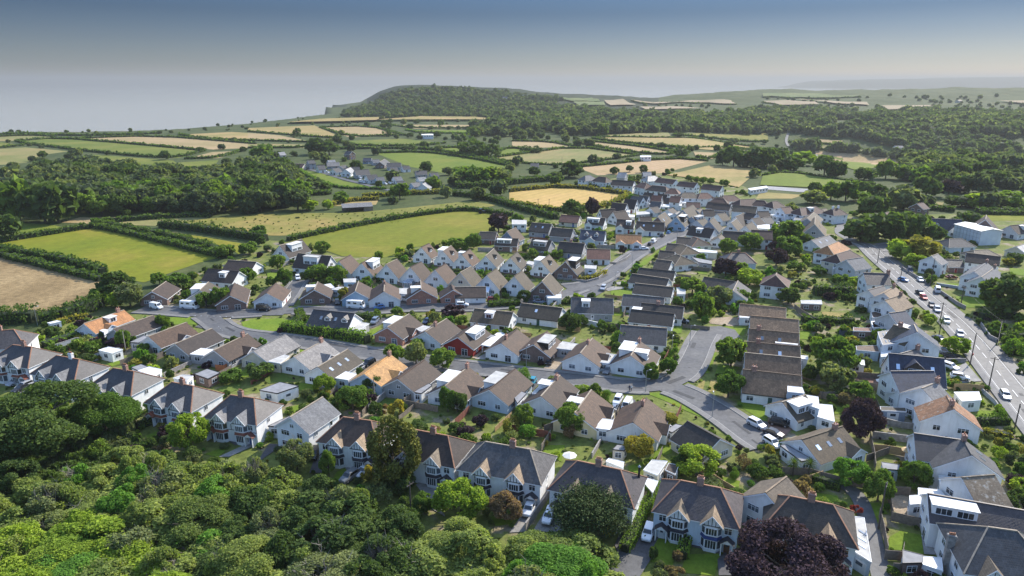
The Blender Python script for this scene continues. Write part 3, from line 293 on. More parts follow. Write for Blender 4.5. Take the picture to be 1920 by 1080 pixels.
D_HOUSES = [(-140.73,179.56,0.291,5.55,'semi',10,'w','sl','c.4','slate-roofed villa cut by the left picture edge','villa'),(-127.75,168.43,-0.259,6.27,'semi',9.5,'w','sl','c.6 f','paired villa with red bay roofs','villa'),(-111.01,160.6,-0.344,7.72,'semi',9.5,'w','sl','c.65 f','paired villa with a white chimney stack','villa'),(-92.95,152.91,-0.319,6.34,'semi',9.5,'w','sl','c.6 f','paired villa whose front is half hidden by trees','villa'),(-75.12,144.76,-0.355,6.24,'semi',9.5,'w','sl','c.5 f','paired villa with hipped red porch and dark hedge','villa'),(-59.08,138.27,-0.263,5.89,'semi',9.5,'w','sl','c.45 f','paired villa above the brick-walled front garden','villa'),(-43.96,134.69,1.15,10.57,'two',8.5,'w','lg','wa','modern white gabled house with a blue garage','villa'),(-31.66,127.84,-0.262,6.29,'semi',9.5,'w','db','c.5 f2','paired villa with black timber gables beside the tall conifer','villa'),(-16.17,122.14,-0.349,7.86,'semi',9.5,'w','db','c.6 f2','paired villa with pale green bays right of the conifer','villa'),(-0.86,116.74,-0.329,8.95,'semi',10,'w','gr','c.62 f2','paired villa with a palm in front','villa'),(15.57,109.74,-0.391,8.01,'semi',10,'w','pu','c.5 f2','paired villa behind the spreading pine','villa'),(32.24,103.66,-0.363,6.66,'semi',10,'b','pu','c.5 f2','paired villa with dark and bright blue bay roofs','villa'),(49.25,98.9,-0.381,6.58,'semi',10,'w','bk','c.5 f2','paired villa with black tiles behind the purple beech','villa'),(74.7,90.3,-0.252,3.93,'semi',12,'w','gr','c-.2 f1','big hipped white house with a stone chimney','front'),(-125.91,202.08,1.192,13.91,'bung',8,'b','or','dR.55 c.85 gR.35','pale blue bungalow with orange roof and white dormer','south'),(-114.21,197.1,1.137,13.48,'bung',8,'g','db','','bungalow with a plain dark brown roof and blue end wall','south'),(-100.71,190.35,1.15,13.23,'bung',8.5,'w','br','gR.6','white bungalow with a square side gable','south'),(-90.62,184.83,1.182,13.41,'bung',8.5,'g','db','','grey-fronted bungalow with a long dark roof','south'),(-78.22,180.24,1.227,13.47,'bung',8.5,'g','br','gR.6 c.85','grey-fronted bungalow beside the orange fence','south'),(-67.14,179.3,1.222,13.72,'bung',9,'c','lg','','cream bungalow with a plain pale grey roof','south'),(-54.98,174.92,1.192,13.06,'bung',9,'w','lg','gR.6 c.9','white bungalow with a pale grey roof and side gable','south'),(-46.83,168.28,1.188,13.19,'bung',9,'w','ol','sR3','white bungalow with olive roof and three skylights','south'),(-34.38,164.22,1.239,13.49,'bung',9,'b','or2','gR.55 c.95','bungalow with a bright orange-yellow roof','south'),(-25.24,160.58,1.168,13.07,'bung',9.5,'g','br','wa','grey-walled bungalow with brown roof and attic window','south'),(-13.43,156.03,1.181,12.47,'bung',10,'w','br','DL.45 c.95 gR.45','white bungalow with a huge flat grey dormer','south'),(-2.27,154.67,1.107,13.9,'bung',9.5,'b','br','DL.5','brown-roofed bungalow with a glass conservatory','south'),(9.21,150.83,1.159,12.98,'bung',9.5,'w','br','gR.6 dL.6 c.8','white bungalow with a pale flat dormer and chimney','south'),(16.12,142.25,1.172,12.76,'bung',10,'y','br','dL.5 gR.7','yellow-fronted bungalow with two-tone brown roof','south'),(28.08,137.56,1.162,12.81,'bung',10.5,'w','br','gR.45 c.7','white bungalow with dark windows at the road bend','south'),(39.76,129.37,-1.016,9.15,'bung',9,'c','bk','','cream bungalow with a dark roof turned side-on','south'),(63.91,127.79,0.475,12.28,'bung',9.5,'w','ol','sR3 c.8 gR.85 wa','white bungalow with three skylights and a brick gable','south'),(-55.1,202.79,-0.273,14.31,'bung6',9.5,'w','sl','pR.45 pR.85 sR2','slate-roofed chalet with two pitched dormers behind the hedge','north'),(-34.27,197.39,1.197,12.99,'bung',9.5,'r','br','gR.45 DL.5','brick-fronted bungalow with white porch gable','north'),(-22.42,193.29,1.147,12.64,'bung',9.5,'w','br','c.45','white bungalow with chestnut roof and chimney','north'),(-12.87,189.02,1.163,12.66,'bung',9.5,'rr','br','DR.6','red-painted bungalow with a white box dormer','north'),(-0.79,184.06,1.193,12.27,'bung',9.5,'w','br','c.3','white bungalow with brown roof and a carport beside it','north'),(8.04,182.76,1.175,11.29,'bung',9.5,'k','br','DR.5','brick bungalow with a dark box dormer','north'),(20.39,176.39,1.19,12.26,'bung',10,'w','br','gR.5 c.6','white bungalow with brown roof beside the grey garage','north'),(33.25,173.52,1.182,11.67,'bung',11,'w','br','dR.4 DL.6 c.9','white corner bungalow with pale flat dormers','north'),(-5.74,207.27,-0.311,12.94,'bung',9,'w','ol','dR.45','olive-roofed bungalow with a small white dormer','north'),(-124.51,233.92,1.649,12.54,'bung',9,'k','br','wa','brick-fronted bungalow by the white van','west'),(-108.26,233.19,1.693,10.58,'bung',10,'c','ol','sR1 DL.5','khaki-roofed bungalow with one skylight','west'),(-97.14,230.02,1.846,16.1,'bung',9.5,'k','br','','brown bungalow hidden among shrubs','west'),(-109.01,252.29,-0.279,13.91,'bung6',9,'w','db','dR.6','dark-roofed chalet with a white dormer','west'),(-108.45,269.57,-0.234,12.89,'bung',9,'w','db','','long dark-roofed bungalow at the field corner','west'),(-83.98,231.22,1.641,12.45,'bung',9.5,'w','br','','white-gabled bungalow left of the side street','lower'),(-69.02,233.67,1.708,9.98,'bung',10,'k','br','dL.5','dark brick bungalow with a white flat dormer','lower'),(-54.64,233.73,1.688,12.26,'bung',9.5,'bb','br','','blue-painted bungalow behind the motorhome','lower'),(-44.75,232.34,1.728,13.06,'bung',10.5,'w','br','c.7','white bungalow with brown pyramid-like roof','lower'),(-32.13,234.18,1.717,11.06,'bung',10.5,'r','br','dL.3','red brick bungalow with white box window','lower'),(-21.08,233.49,1.745,6.65,'bung',8.5,'r','br','','red brick gable wing of the long house','lower'),(-14.71,234.11,0.059,11.05,'bung',8,'w','db','','long low white house joined to a brick wing','lower'),(-96.29,294.17,1.14,14.19,'chal',9,'w','db','DR.5','white double-gabled house at the meadow corner','upper'),(-80.0,272.24,-0.319,15.64,'chal',9,'w','db','DR.5','dark long-roofed house with a flat dormer','upper'),(-66.17,265.51,1.353,10.73,'chal',9.5,'w','br','','white gabled chalet with broad brown roof','upper'),(-56.84,263.65,1.327,10.83,'chal',9,'w','br','DR.6','white gabled chalet with a dark box dormer','upper'),(-46.62,259.72,1.217,8.75,'chal',9.5,'w','br','','white gabled chalet with plain chocolate roof','upper'),(-36.79,255.78,1.215,9.15,'chal',9.5,'w','br','vA','white gabled chalet with a conservatory','upper'),(-26.98,252.45,1.227,9.72,'chal',9.5,'w','br','','white gabled chalet with narrow side path','upper'),(-17.2,248.32,1.172,9.42,'chal',9.5,'c','ol','','cream gabled chalet with olive roof','upper'),(-7.44,244.97,1.216,9.82,'chal',9.5,'w','ol','vA','white gabled chalet above the greenhouse porch','upper'),(2.23,242.58,1.207,8.51,'chal',9.5,'w','ol','','white gabled chalet next to the dark brick one','upper'),(12.18,237.75,1.265,11.14,'chal',9.5,'k','ol','','dark brick gabled chalet with a round bush in front','upper'),(-37.27,289.85,1.231,7.96,'chal',8.5,'w','br','pR.5','white chalet at the meadow edge','top'),(-27.32,284.13,1.324,10.68,'chal',8.5,'w2','br','pR.5 DL.5','chalet with white upper gable over brick','top'),(-19.05,277.86,1.269,9.68,'chal',8.5,'w2','br','pR.5 dL.5','chalet with white upper gable and long grey dormer','top'),(-9.12,277.35,1.333,13.03,'chal',8.5,'w2','ol','pR.5','chalet with a single white pitched dormer','top'),(0.7,272.77,1.281,10.48,'chal',8.5,'w2','ol','pR.5','chalet with its dormer facing the brick house','top'),(13.16,267.95,1.205,11.33,'chal',8.5,'w2','ol','pR.5 DL.4','chalet with pale flat dormer beside a white garage','top'),(22.52,264.73,1.174,9.22,'chal',9.5,'k','ol','DR.6','dark brick chalet on the curved corner plot','top'),(-11.29,325.78,-0.183,8.35,'bung',8.5,'k','bk','','black-roofed house by the round purple tree','mid'),(-0.25,321.19,1.133,10.24,'chal',9,'gb','br','','blue-grey gabled chalet by the purple tree','mid'),(-2.16,310.2,-0.198,10.61,'bung6',7,'k','db','DR.4','dark house with white flat dormer and pink end wall','mid'),(14.92,341.25,-0.397,10.86,'bung6',9,'g','bk','sR2','black-roofed house with two skylights','mid'),(24.65,329.93,-0.367,10.97,'bung6',8.5,'g','bk','','plain black-roofed house with pink gable','mid'),(13.53,303.93,-0.438,9.57,'bung6',9,'g','ol','DR.5','house with a full-width flat grey dormer','mid'),(26.64,298.61,-0.347,11.56,'bung6',9,'g','bk','c.45','dark-roofed house with one small chimney','mid'),(31.49,367.09,-0.362,10.77,'bung',9,'c','rd','','pinkish-brown roofed bungalow by the barley field','mid'),(44.24,357.83,-0.374,10.05,'bung6',8.5,'w','db','DR.4 gR.1','dark house with black box dormer and white gables','mid'),(38.63,322.68,-0.258,11.88,'bung6',9.5,'b','nv','pR.25 pR.65 gR.45','pale blue house with two arched dormers','mid'),(58.42,350.29,-0.263,9.07,'bung6',9,'w','db','dR.7 gR.0','white gabled house with two roof lights','mid'),(70.0,344.17,-0.245,14.13,'bung6',9.5,'w','db','sR2 gR.15','broad dark-roofed house with white end gable','mid'),(54.74,317.46,-0.164,11.92,'bung',10,'w','or','gR.1 gR.85','white bungalow with bright orange roof','mid'),(37.05,288.68,-0.097,10.05,'bung',10,'w','rd','','white bungalow with a plain red-brown roof','mid'),(9.61,212.2,-0.37,14.09,'bung',9,'w','ol','sR1','long olive-roofed bungalow below the dark brick chalet','mid'),(26.37,216.69,-0.106,13.72,'bung6',9.5,'g','gr','dR.35','grey-roofed house with a pale square dormer','mid'),(79.97,314.78,-0.283,6.5,'bung',8,'w','bk','','small dark roof highest in the row','stack'),(84.97,312.46,-1.288,3.82,'hipb',10,'w','bk','','hipped dark roof behind the white dormer house','stack'),(72.51,301.39,-0.371,6.5,'bung',8,'w','bk','','dark side-on roof third from the top','stack'),(76.15,296.88,-1.32,4.3,'hipb',10,'w','ol2','','pyramid-like brown roof in the middle of the row','stack'),(66.31,287.53,-0.354,6.5,'bung',8,'w','bk','','dark roof in front of the pyramid roof','stack'),(69.25,278.75,-1.212,3,'hipb',10.5,'w','ol2','','larger brown hipped roof nearest the long flat pair','stack'),(61.7,271.62,-0.51,6.5,'bung',8.5,'w','bk','','dark roof wing with white wall and small windows','stack'),(56.09,258.1,-0.402,14.11,'bung',7.5,'w','bk','','long plain dark roof at the wide road mouth','stack'),(51.68,248.68,-0.514,14.53,'bung',7.5,'w','bk','','long dark roof with white band,second of the pair','stack'),(50.67,236.3,-0.391,13.77,'bung',8,'w','bk','','long dark roof over a white wall with windows','stack'),(44.6,223.28,-0.287,13.83,'bung',8,'w','gr','','grey shallow roof below the little lawn','stack'),(48.77,213.27,-0.309,13.71,'bung',8.5,'w','bk','c.4','black roof with the wide white gable','stack'),(44.3,206.61,-0.342,13.68,'bung',8.5,'w','bk','dL.1','black roof with white box at its left end','stack'),(38.67,191.05,-0.231,13.48,'bung',10.5,'w','gr','','broad ribbed grey roof nearest the camera','stack'),(80.76,211.75,-0.325,14.18,'bung',9,'w','tl','','topmost brown-tiled house beside the red car','step'),(80.14,199.84,-0.291,14.03,'bung',9.5,'w','tl','','brown-tiled house with a white box front','step'),(74.44,184.91,-0.296,13.54,'bung6',10,'c','td','c.2 sR2','dark tiled house with two blue skylights','step'),(70.63,174.81,-0.263,13.73,'bung6',10,'c','td','c.22 sR2','dark tiled house with a white flat strip behind','step'),(67.6,166.82,-0.27,13.79,'bung6',10,'c','td','','dark tiled house with a cream front box','step'),(63.43,155.8,-0.291,13.63,'bung6',10,'w','td','c.2','lowest tiled house with the blue-white side wall','step'),(64.43,144.11,0.496,7.85,'bung',9,'w','ol','DR.5','white flat-topped house below the terrace','step'),(142.29,312.31,0.678,16.44,'bung',9,'w','lg','sR2','pale grey roof nearest the junction','main'),(137.61,289.5,0.792,11.83,'hipt',8.5,'w','or','sL2','hipped orange-tiled house','main'),(134.97,274.19,0.665,10.78,'hipt',8.5,'c','rd2','','hipped red-tiled house with a pale side wall','main'),(134.01,262.53,0.435,9.38,'two',9,'gw','lg','sL3','grey-white gabled house with three skylights','main'),(131.65,241.4,-0.132,8.56,'two',9,'w','pu','c1','long purple-slate house with brick chimney','main'),(123.4,224.78,0.564,9.17,'two',7,'w','pu','','white rear wing with purple slate','main'),(126.37,221.62,0.776,10.96,'two',8,'w','tn','wa c.9','dark gabled house with a little white window','main'),(123.16,212.97,0.59,10.69,'two',8,'w','tn','c.9','tan-tiled house with a big brick chimney','main'),(115.78,196.98,0.327,6.5,'two',9.5,'gw','nv','sL2','navy-roofed house with a grey boarded gable','main'),(110.49,183.04,-0.993,6.5,'two',9.5,'w','ol','DL.4 c.3','white gabled house with a pale flat dormer','main'),(112.04,180.64,1.182,6.68,'two',12,'w','nv','','big white-sided house with a tiny attic window','main'),(106.95,173.57,0.48,7.24,'bung',8,'w','sl','c1','low slate gable in front of the white house','main'),(102.38,162.86,-0.282,12.71,'chal',10.5,'w','nv2','pR.45 sR4','navy slate house with a wide pitched dormer','main'),(96.09,153.29,0.019,10.6,'two',9,'w','nv2','','lower navy slate roof in front of the dormer house','main'),(94.32,149.9,0.226,6.5,'bung',7.5,'w','lg2','','rear wing with corrugated grey roof','main'),(95.59,145.27,0.555,6.5,'two',9,'w','lg','c1','grey-roofed house with two brick chimneys','main'),(94.13,135.18,-1.923,7.0,'two',11,'w','mo','c.7','white house with a mossy orange-brown roof','main'),(83.54,121.41,-0.33,8.56,'two',9,'w','sl','','long slate wing with a terracotta ridge','main'),(85.92,116.36,-1.906,6.5,'two',11,'w','gr','sL2 c.1','grey-roofed house with a brick chimney and skylights','main'),(77.4,99.91,-0.358,14.59,'two',8,'w','pu','DR.25','purple-roofed house with a white glazed dormer','front'),(82.23,107.31,0.128,6.5,'two',9,'w','mo2','','white gabled house with a lichen-covered roof','front'),(45.77,104.93,0.737,7.47,'two',8.5,'w','tn','','tan-roofed gable joined behind the black-tiled villa','front'),(52.6,377.91,0.297,9.35,'chal',8,'w','db','','white double gable at the field edge','far'),(58.23,371.19,0.598,9.41,'chal',8,'w','db','','second white gable at the field edge','far'),(61.86,394.33,-0.524,8.96,'chal',9,'w','db','','dark roof behind the field-edge gables','far'),(70.48,407.11,-0.515,7.74,'chal',9,'w','db','','taller dark roof with pale gable','far'),(76.74,420.35,-0.85,8.92,'chal',8,'w','gr','','grey-roofed white gable in the rank','far'),(81.31,423.71,-0.64,6.5,'chal',8,'w','gr','','narrow white gable in the rank','far'),(86.6,435.06,-0.807,7.44,'chal',8,'w','db','','white gable behind the rank','far'),(89.41,424.55,-0.426,6.5,'chal',8,'w','rd','','reddish roof white gable pair','far'),(94.76,432.95,-0.578,6.5,'chal',7,'w','db','','last white gable at the rank end','far'),(78.69,359.52,1.088,14.16,'chal',9,'k','ol','sR2','brown chalet with skylights by the road','far'),(87.86,358.27,1.112,13.89,'chal',9,'bb','ol','DR.5','blue gabled chalet at the road end','far'),(98.15,364.39,0.849,10.1,'bung6',8,'b','db','DR.5','pale blue house behind the blue chalet','far'),(97.97,381.44,1.01,18.22,'chal',9,'g','ol','','brown gabled house with a flat extension','far'),(101.07,345.47,1.115,11.7,'chal',9.5,'gb','ol','','grey gabled chalet above the white dormer house','far'),(92.48,329.94,-0.65,12.19,'bung6',9.5,'w','db','dR.45','dark-roofed house with a white square dormer','far'),(108.4,410.75,-0.191,8.26,'bung',8,'g','rd','','reddish roof in the middle of the top village','far'),(117.79,392.47,-0.517,12.06,'two',8,'g','db','','grey two-storey block with dark roof','far'),(119.14,388.77,-0.475,9.6,'two',8,'g','db','','grey terrace block left of the pale blue one','far'),(129.86,382.29,-0.448,13.09,'two',8,'b','ol','','pale blue terrace block','far'),(119.87,359.58,0.921,12.56,'chal',8.5,'w','db','','white gable with dark side roof','far'),(112.28,344.72,1.038,12.02,'chal',8,'w','ol','','white gabled chalet with one skylight','far'),(117.04,336.68,0.988,11.9,'chal',8.5,'w','ol','','white gable right of the skylight chalet','far'),(126.25,360.82,-0.94,6.5,'two',8,'w','db','','dark roof with glazed gable','far'),(139.6,380.84,0.0,6.5,'bung',8,'g','db','','low dark roof behind the parked cars','far'),(106.16,322.35,-0.27,11.3,'bung6',8.5,'w','db','','dark shallow-roofed house at the path','far'),(116.02,315.42,-0.211,9.44,'two',9,'w','rd2','','white house with a deep red roof','far'),(154.34,353.02,1.01,20.23,'two',9,'g','ol','','grey gabled block with small top windows','junc'),(150.29,338.31,1.164,20.96,'chal',11,'g','ol2','sR1 sL1','big grey gable with two skylights','junc'),(143.29,340.53,0.0,6.5,'bung',8,'w','bk','','dark shallow roof beside the grey gable','junc'),(138.3,403.9,0.325,9.9,'hipt',9,'w','rd2','','hipped red-brown villa','junc'),(151.65,396.89,0.456,3.48,'hipt',9,'w','rd2','','white villa with a deep red hipped roof','junc'),(162.86,377.23,0.465,12.4,'hipt',9,'w','rd2','dR.5','red hipped villa with white dormer','junc'),(176.92,374.77,0.37,3.79,'hipt',8.5,'w','rd2','c0 c1','hipped villa with tall white chimneys','junc'),(150.99,378.76,0.338,6.5,'two',8,'w','rd2','','small white house behind the round tree','junc'),(131.85,418.91,0.237,7.19,'hipt',8.5,'w','rd2','','hipped red roof with pink bushes','junc'),(122.34,411.95,0.234,7.04,'two',8,'w','rd2','','red-roofed terrace end','junc'),(55.58,509.66,0.571,4.57,'hipt',9,'w','lg','','white house with a glinting hipped roof at far left','end'),(65.42,501.16,-0.812,6.59,'hipt',9,'w','db','','white house with dark hipped roof','end'),(83.42,525.45,-0.413,6.53,'two',9,'g','lg2','','pale glinting roof with a grey gable','end'),(77.71,483.3,-0.432,15.92,'two',8.5,'w','db','','long dark-roofed white house','end'),(103.13,532.01,-0.0,6.5,'two',8,'k','lg2','','house with a bright white roof slope','end'),(101.89,507.2,0.408,6.17,'hipt',9,'w','lg2','','large white house with pale hip','end'),(90.51,472.67,-1.133,5.65,'hipt',8.5,'w','rd','','white house with small red hip','end'),(110.27,493.6,-0.819,15.81,'two',8,'w','rd2','','first white terrace block of three','end'),(121.26,476.39,-0.764,13.72,'two',8,'w','rd2','','second white terrace block of three','end'),(134.1,462.14,-0.646,13.52,'two',8,'w','rd2','','third white terrace block of three','end'),(97.28,457.59,-0.669,9.69,'hipt',8.5,'w','db','','dark hipped roof before the terraces','end'),(104.1,447.18,-0.346,3,'hipt',8.5,'w','rd','','white house with bright hip facing the sun','end'),(110.01,430.19,-0.0,6.1,'hipt',8.5,'w','tn','','white pair with glinting roof lights','end'),(119.34,428.77,0.152,4.66,'hipt',8.5,'w','rd','','reddish hipped house with bright right slope','end'),(123.05,408.98,-0.324,5.08,'hipt',8.5,'w','rd2','','deep red hipped roof right of the terraces','end'),(76.14,244.09,-0.576,11.46,'bung',8,'w','bk','','long dark-roofed white bungalow among trees','cen'),(79.1,234.61,1.146,13.76,'bung',9,'w','gr','','grey gabled wing with a white gable end','cen'),(92.39,274.1,-0.12,5.14,'semi2',10,'b','sl','c.5','broad hipped slate house behind the purple tree','cen'),(95.19,240.04,1.119,3.58,'hipt',9,'w','rd2','','white house with a tall hipped red roof','cen'),(97.91,318.79,1.123,9.66,'bung',7,'w','ol','','small tan gable behind the row','cen'),(219.22,344.29,-0.207,14.02,'chal',10,'w','nv2','pR.15 gR.62 pR.85','navy-roofed house with pointed gables','east'),(233.36,336.17,0.971,13.44,'chal',15,'k','db','wa','brown chalet gable with a wide white window','east'),(250.99,337.47,0.371,12.53,'bung6',9,'w','db','dR.6','low white house with a dark roof at the edge','east'),(203.4,310.22,0.106,6.04,'hipb',10,'b','gr','','grey hipped bungalow left of the plastic-wrapped site','east'),(202.49,290.7,0.164,6.9,'hipb',8,'c','tn','','pale stone roof behind the white terrace','east'),(169.67,269.8,0.669,6.5,'two',8,'w','lg','','plain white house facing the bend','east'),(180.55,274.22,-0.101,6.5,'bung',7,'k','sl','','low dark extension with one white window','east'),(189.67,270.34,-0.603,11.66,'two',8,'w','db','','long dark-roofed white range','east'),(176.02,251.13,0.785,19.12,'two',8,'w','lg','c1','white cottage with a brick chimney','east'),(173.94,243.61,0.766,18.44,'two',8,'w','lg','c1','stone-roofed cottage facing the road','east'),(227.08,300.07,0.598,13.85,'bung',8,'c','lg2','','curved pale roof at the right picture edge','east'),(-185.63,609.72,-0.293,10.86,'bung',8,'c','rd','','brown-roofed cottage at the left end','ham'),(-176.77,614.02,0.663,6.5,'two',7,'g','gr','','tall grey cottage','ham'),(-165.32,639.31,0.52,6.92,'bung',8,'w','lg2','','cottage with bright roof catching the sun','ham'),(-158.14,616.63,0.305,10.75,'bung',9,'g','lg','','wide grey-roofed cottage','ham'),(-134.01,569.8,1.48,14.0,'bung6',8,'w','lg2','','white gabled cottage','ham'),(-130.05,578.21,0.407,7.24,'bung6',8,'w','gr','','grey roof joined to the white gable','ham'),(-120.13,555.77,0.47,11.82,'bung6',9.5,'g','gr','','broad plain grey-roofed house','ham'),(-106.94,528.1,0.584,8.76,'bung6',8.5,'w','gr','','grey-roofed house with white gable by the lorries','ham'),(-99.75,523.03,0.42,6.5,'bung',8,'b','lg','','pale blue-roofed house','ham'),(-135.31,655.17,-0.0,7.81,'bung',8,'gb','nv2','','blue-roofed cottage at the back','ham'),(-125.53,642.77,0.508,7.15,'bung',8,'g','lg','','pale grey cottage at the back','ham'),(-116.49,628.11,1.543,23.56,'bung6',8,'k','gr','','dark boarded gable','ham'),(-102.7,606.75,0.261,12.22,'bung6',8.5,'g','gr','','long grey roof by the meadow fence','ham'),(-90.78,594.4,0.465,6.67,'bung',8,'w','gr','','small white cottage by the meadow','ham'),(-73.19,559.3,0.286,9.44,'bung',8.5,'g','gr','c.4','grey house with a central stack','ham'),(-61.39,546.28,0.425,6.5,'bung',8.5,'g','gr','','last grey house beside the tall trees','ham'),(-69.02,493.22,0.66,6.81,'bung',8,'b','lg','','pale blue shed-like house','ham'),(-61.6,485.0,1.374,8.34,'bung6',8,'w','lg2','','bright white gable by the row of trees','ham'),(-160.28,692.32,-0.557,7.89,'two',8,'k','gr','','dark tall barn above the paddock','ham'),(-233.09,708.85,0.704,6.53,'bung',9,'c','lg2','','pale roof behind the left trees','ham'),(321.54,1169.86,0.735,9.83,'hipt',9,'w','lg','','white house at the edge of the far wood','spot'),(16.33,1243.83,-0.0,18.67,'two',9,'w','lg','','pale house in the trees below the headland','spot'),(573.03,1042.45,0.11,12.53,'two',9,'w','lg','','white house at the head of the wooded valley','spot'),(-17.08,1934.51,-0.023,16.18,'two',9,'w','lg','','white house high on the headland side','spot'),(37.1,2017.89,0.248,14.75,'two',9,'w','lg','','white house on the ridge right of the headland','spot'),(1158.27,1857.04,0.714,26,'two',9,'c','tn','','long pale house on the far plateau','spot'),(19.83,610.79,0.0,7.0,'bung',9,'g','gr','','dark barn at the lane end by the tan field','spot'),(233.07,392.38,0.531,6.5,'two',8,'k','rd2','','brick house peeping between the right-hand trees','spot'),(200.61,364.45,0.609,6.8,'hipt',8,'c','rd','','half-hidden roof in the junction trees','junc'),(89.94,390.01,0.897,7.26,'bung',7.5,'w','db','','small dark roof left of the brown flat-extended house','far'),(91.69,380.46,1.035,7.85,'bung',7,'w','lg','','small pale roof wedged beside the blue gable','far'),(105.92,387.77,0.846,7.51,'bung',8,'w','ol','','small white bungalow below the reddish roof','far'),(109.17,381.5,-0.0,6.5,'bung6',8,'w','db','','dark roof in front of the grey two-storey block','far'),(114.55,380.17,-0.363,6.5,'bung',8,'w','gr','','grey roof right in front of the grey block','far'),(81.54,394.29,0.609,6.5,'bung',7.5,'w','db','','dark low house below the bright flat roof','far'),(86.11,409.77,-0.434,6.5,'bung6',7.5,'w','gr','','little grey roof behind the bright flat roof','far'),(96.82,419.99,-0.449,6.5,'bung6',8,'w','db','','white house just under the dark hip','far'),(98.87,415.25,-0.457,6.5,'two',8,'w','rd','','white two-storey house under the bright hip','far'),(71.3,365.18,-0.0,6.5,'bung',8,'w','db','','dark roof between the garage block and the road','far'),(98.7,357.21,0.658,6.5,'bung',8,'w','ol','','tan roof above the grey gabled chalet','far'),(113.11,369.47,0.562,6.5,'bung6',8,'w','ol','','olive roof below the grey terrace block','far'),(127.6,356.92,0.538,6.5,'bung6',8,'w','db','','white gable beside the low dark roof','far'),(134.84,362.69,0.535,6.5,'bung',8,'g','gr','','grey workshop house at the car park','far'),(145.27,402.13,-0.361,4.43,'hipt',8,'w','rd2','','second deep red hip behind the pale blue block','junc'),(173.94,383.59,0.669,6.73,'bung6',8,'w','ol2','','mossy roof behind the big grey gable','junc'),(-145.56,575.57,0.935,6.98,'bung',8,'w','gr','','low grey roof beside the white gabled cottage','ham'),(-144.47,595.91,1.033,7.0,'bung',8,'g','gr','','grey roof in the hamlet trees','ham'),(-86.92,525.38,0.528,6.5,'bung',8,'w','lg','','pale roof among the hamlet sheds','ham'),(-80.27,500.63,0.446,6.5,'bung',8,'w','gr','','grey roof at the hamlet road end','ham'),(-97.46,572.53,0.511,6.5,'bung6',8,'w','gr','','white gable under the long grey roof','ham'),(-68.31,523.03,0.517,6.5,'bung',8,'w','lg2','','bright roof below the central-stack house','ham'),(-161.71,589.9,0.551,6.5,'bung6',8,'w','gr','','grey cottage behind the parked hamlet cars','ham')]
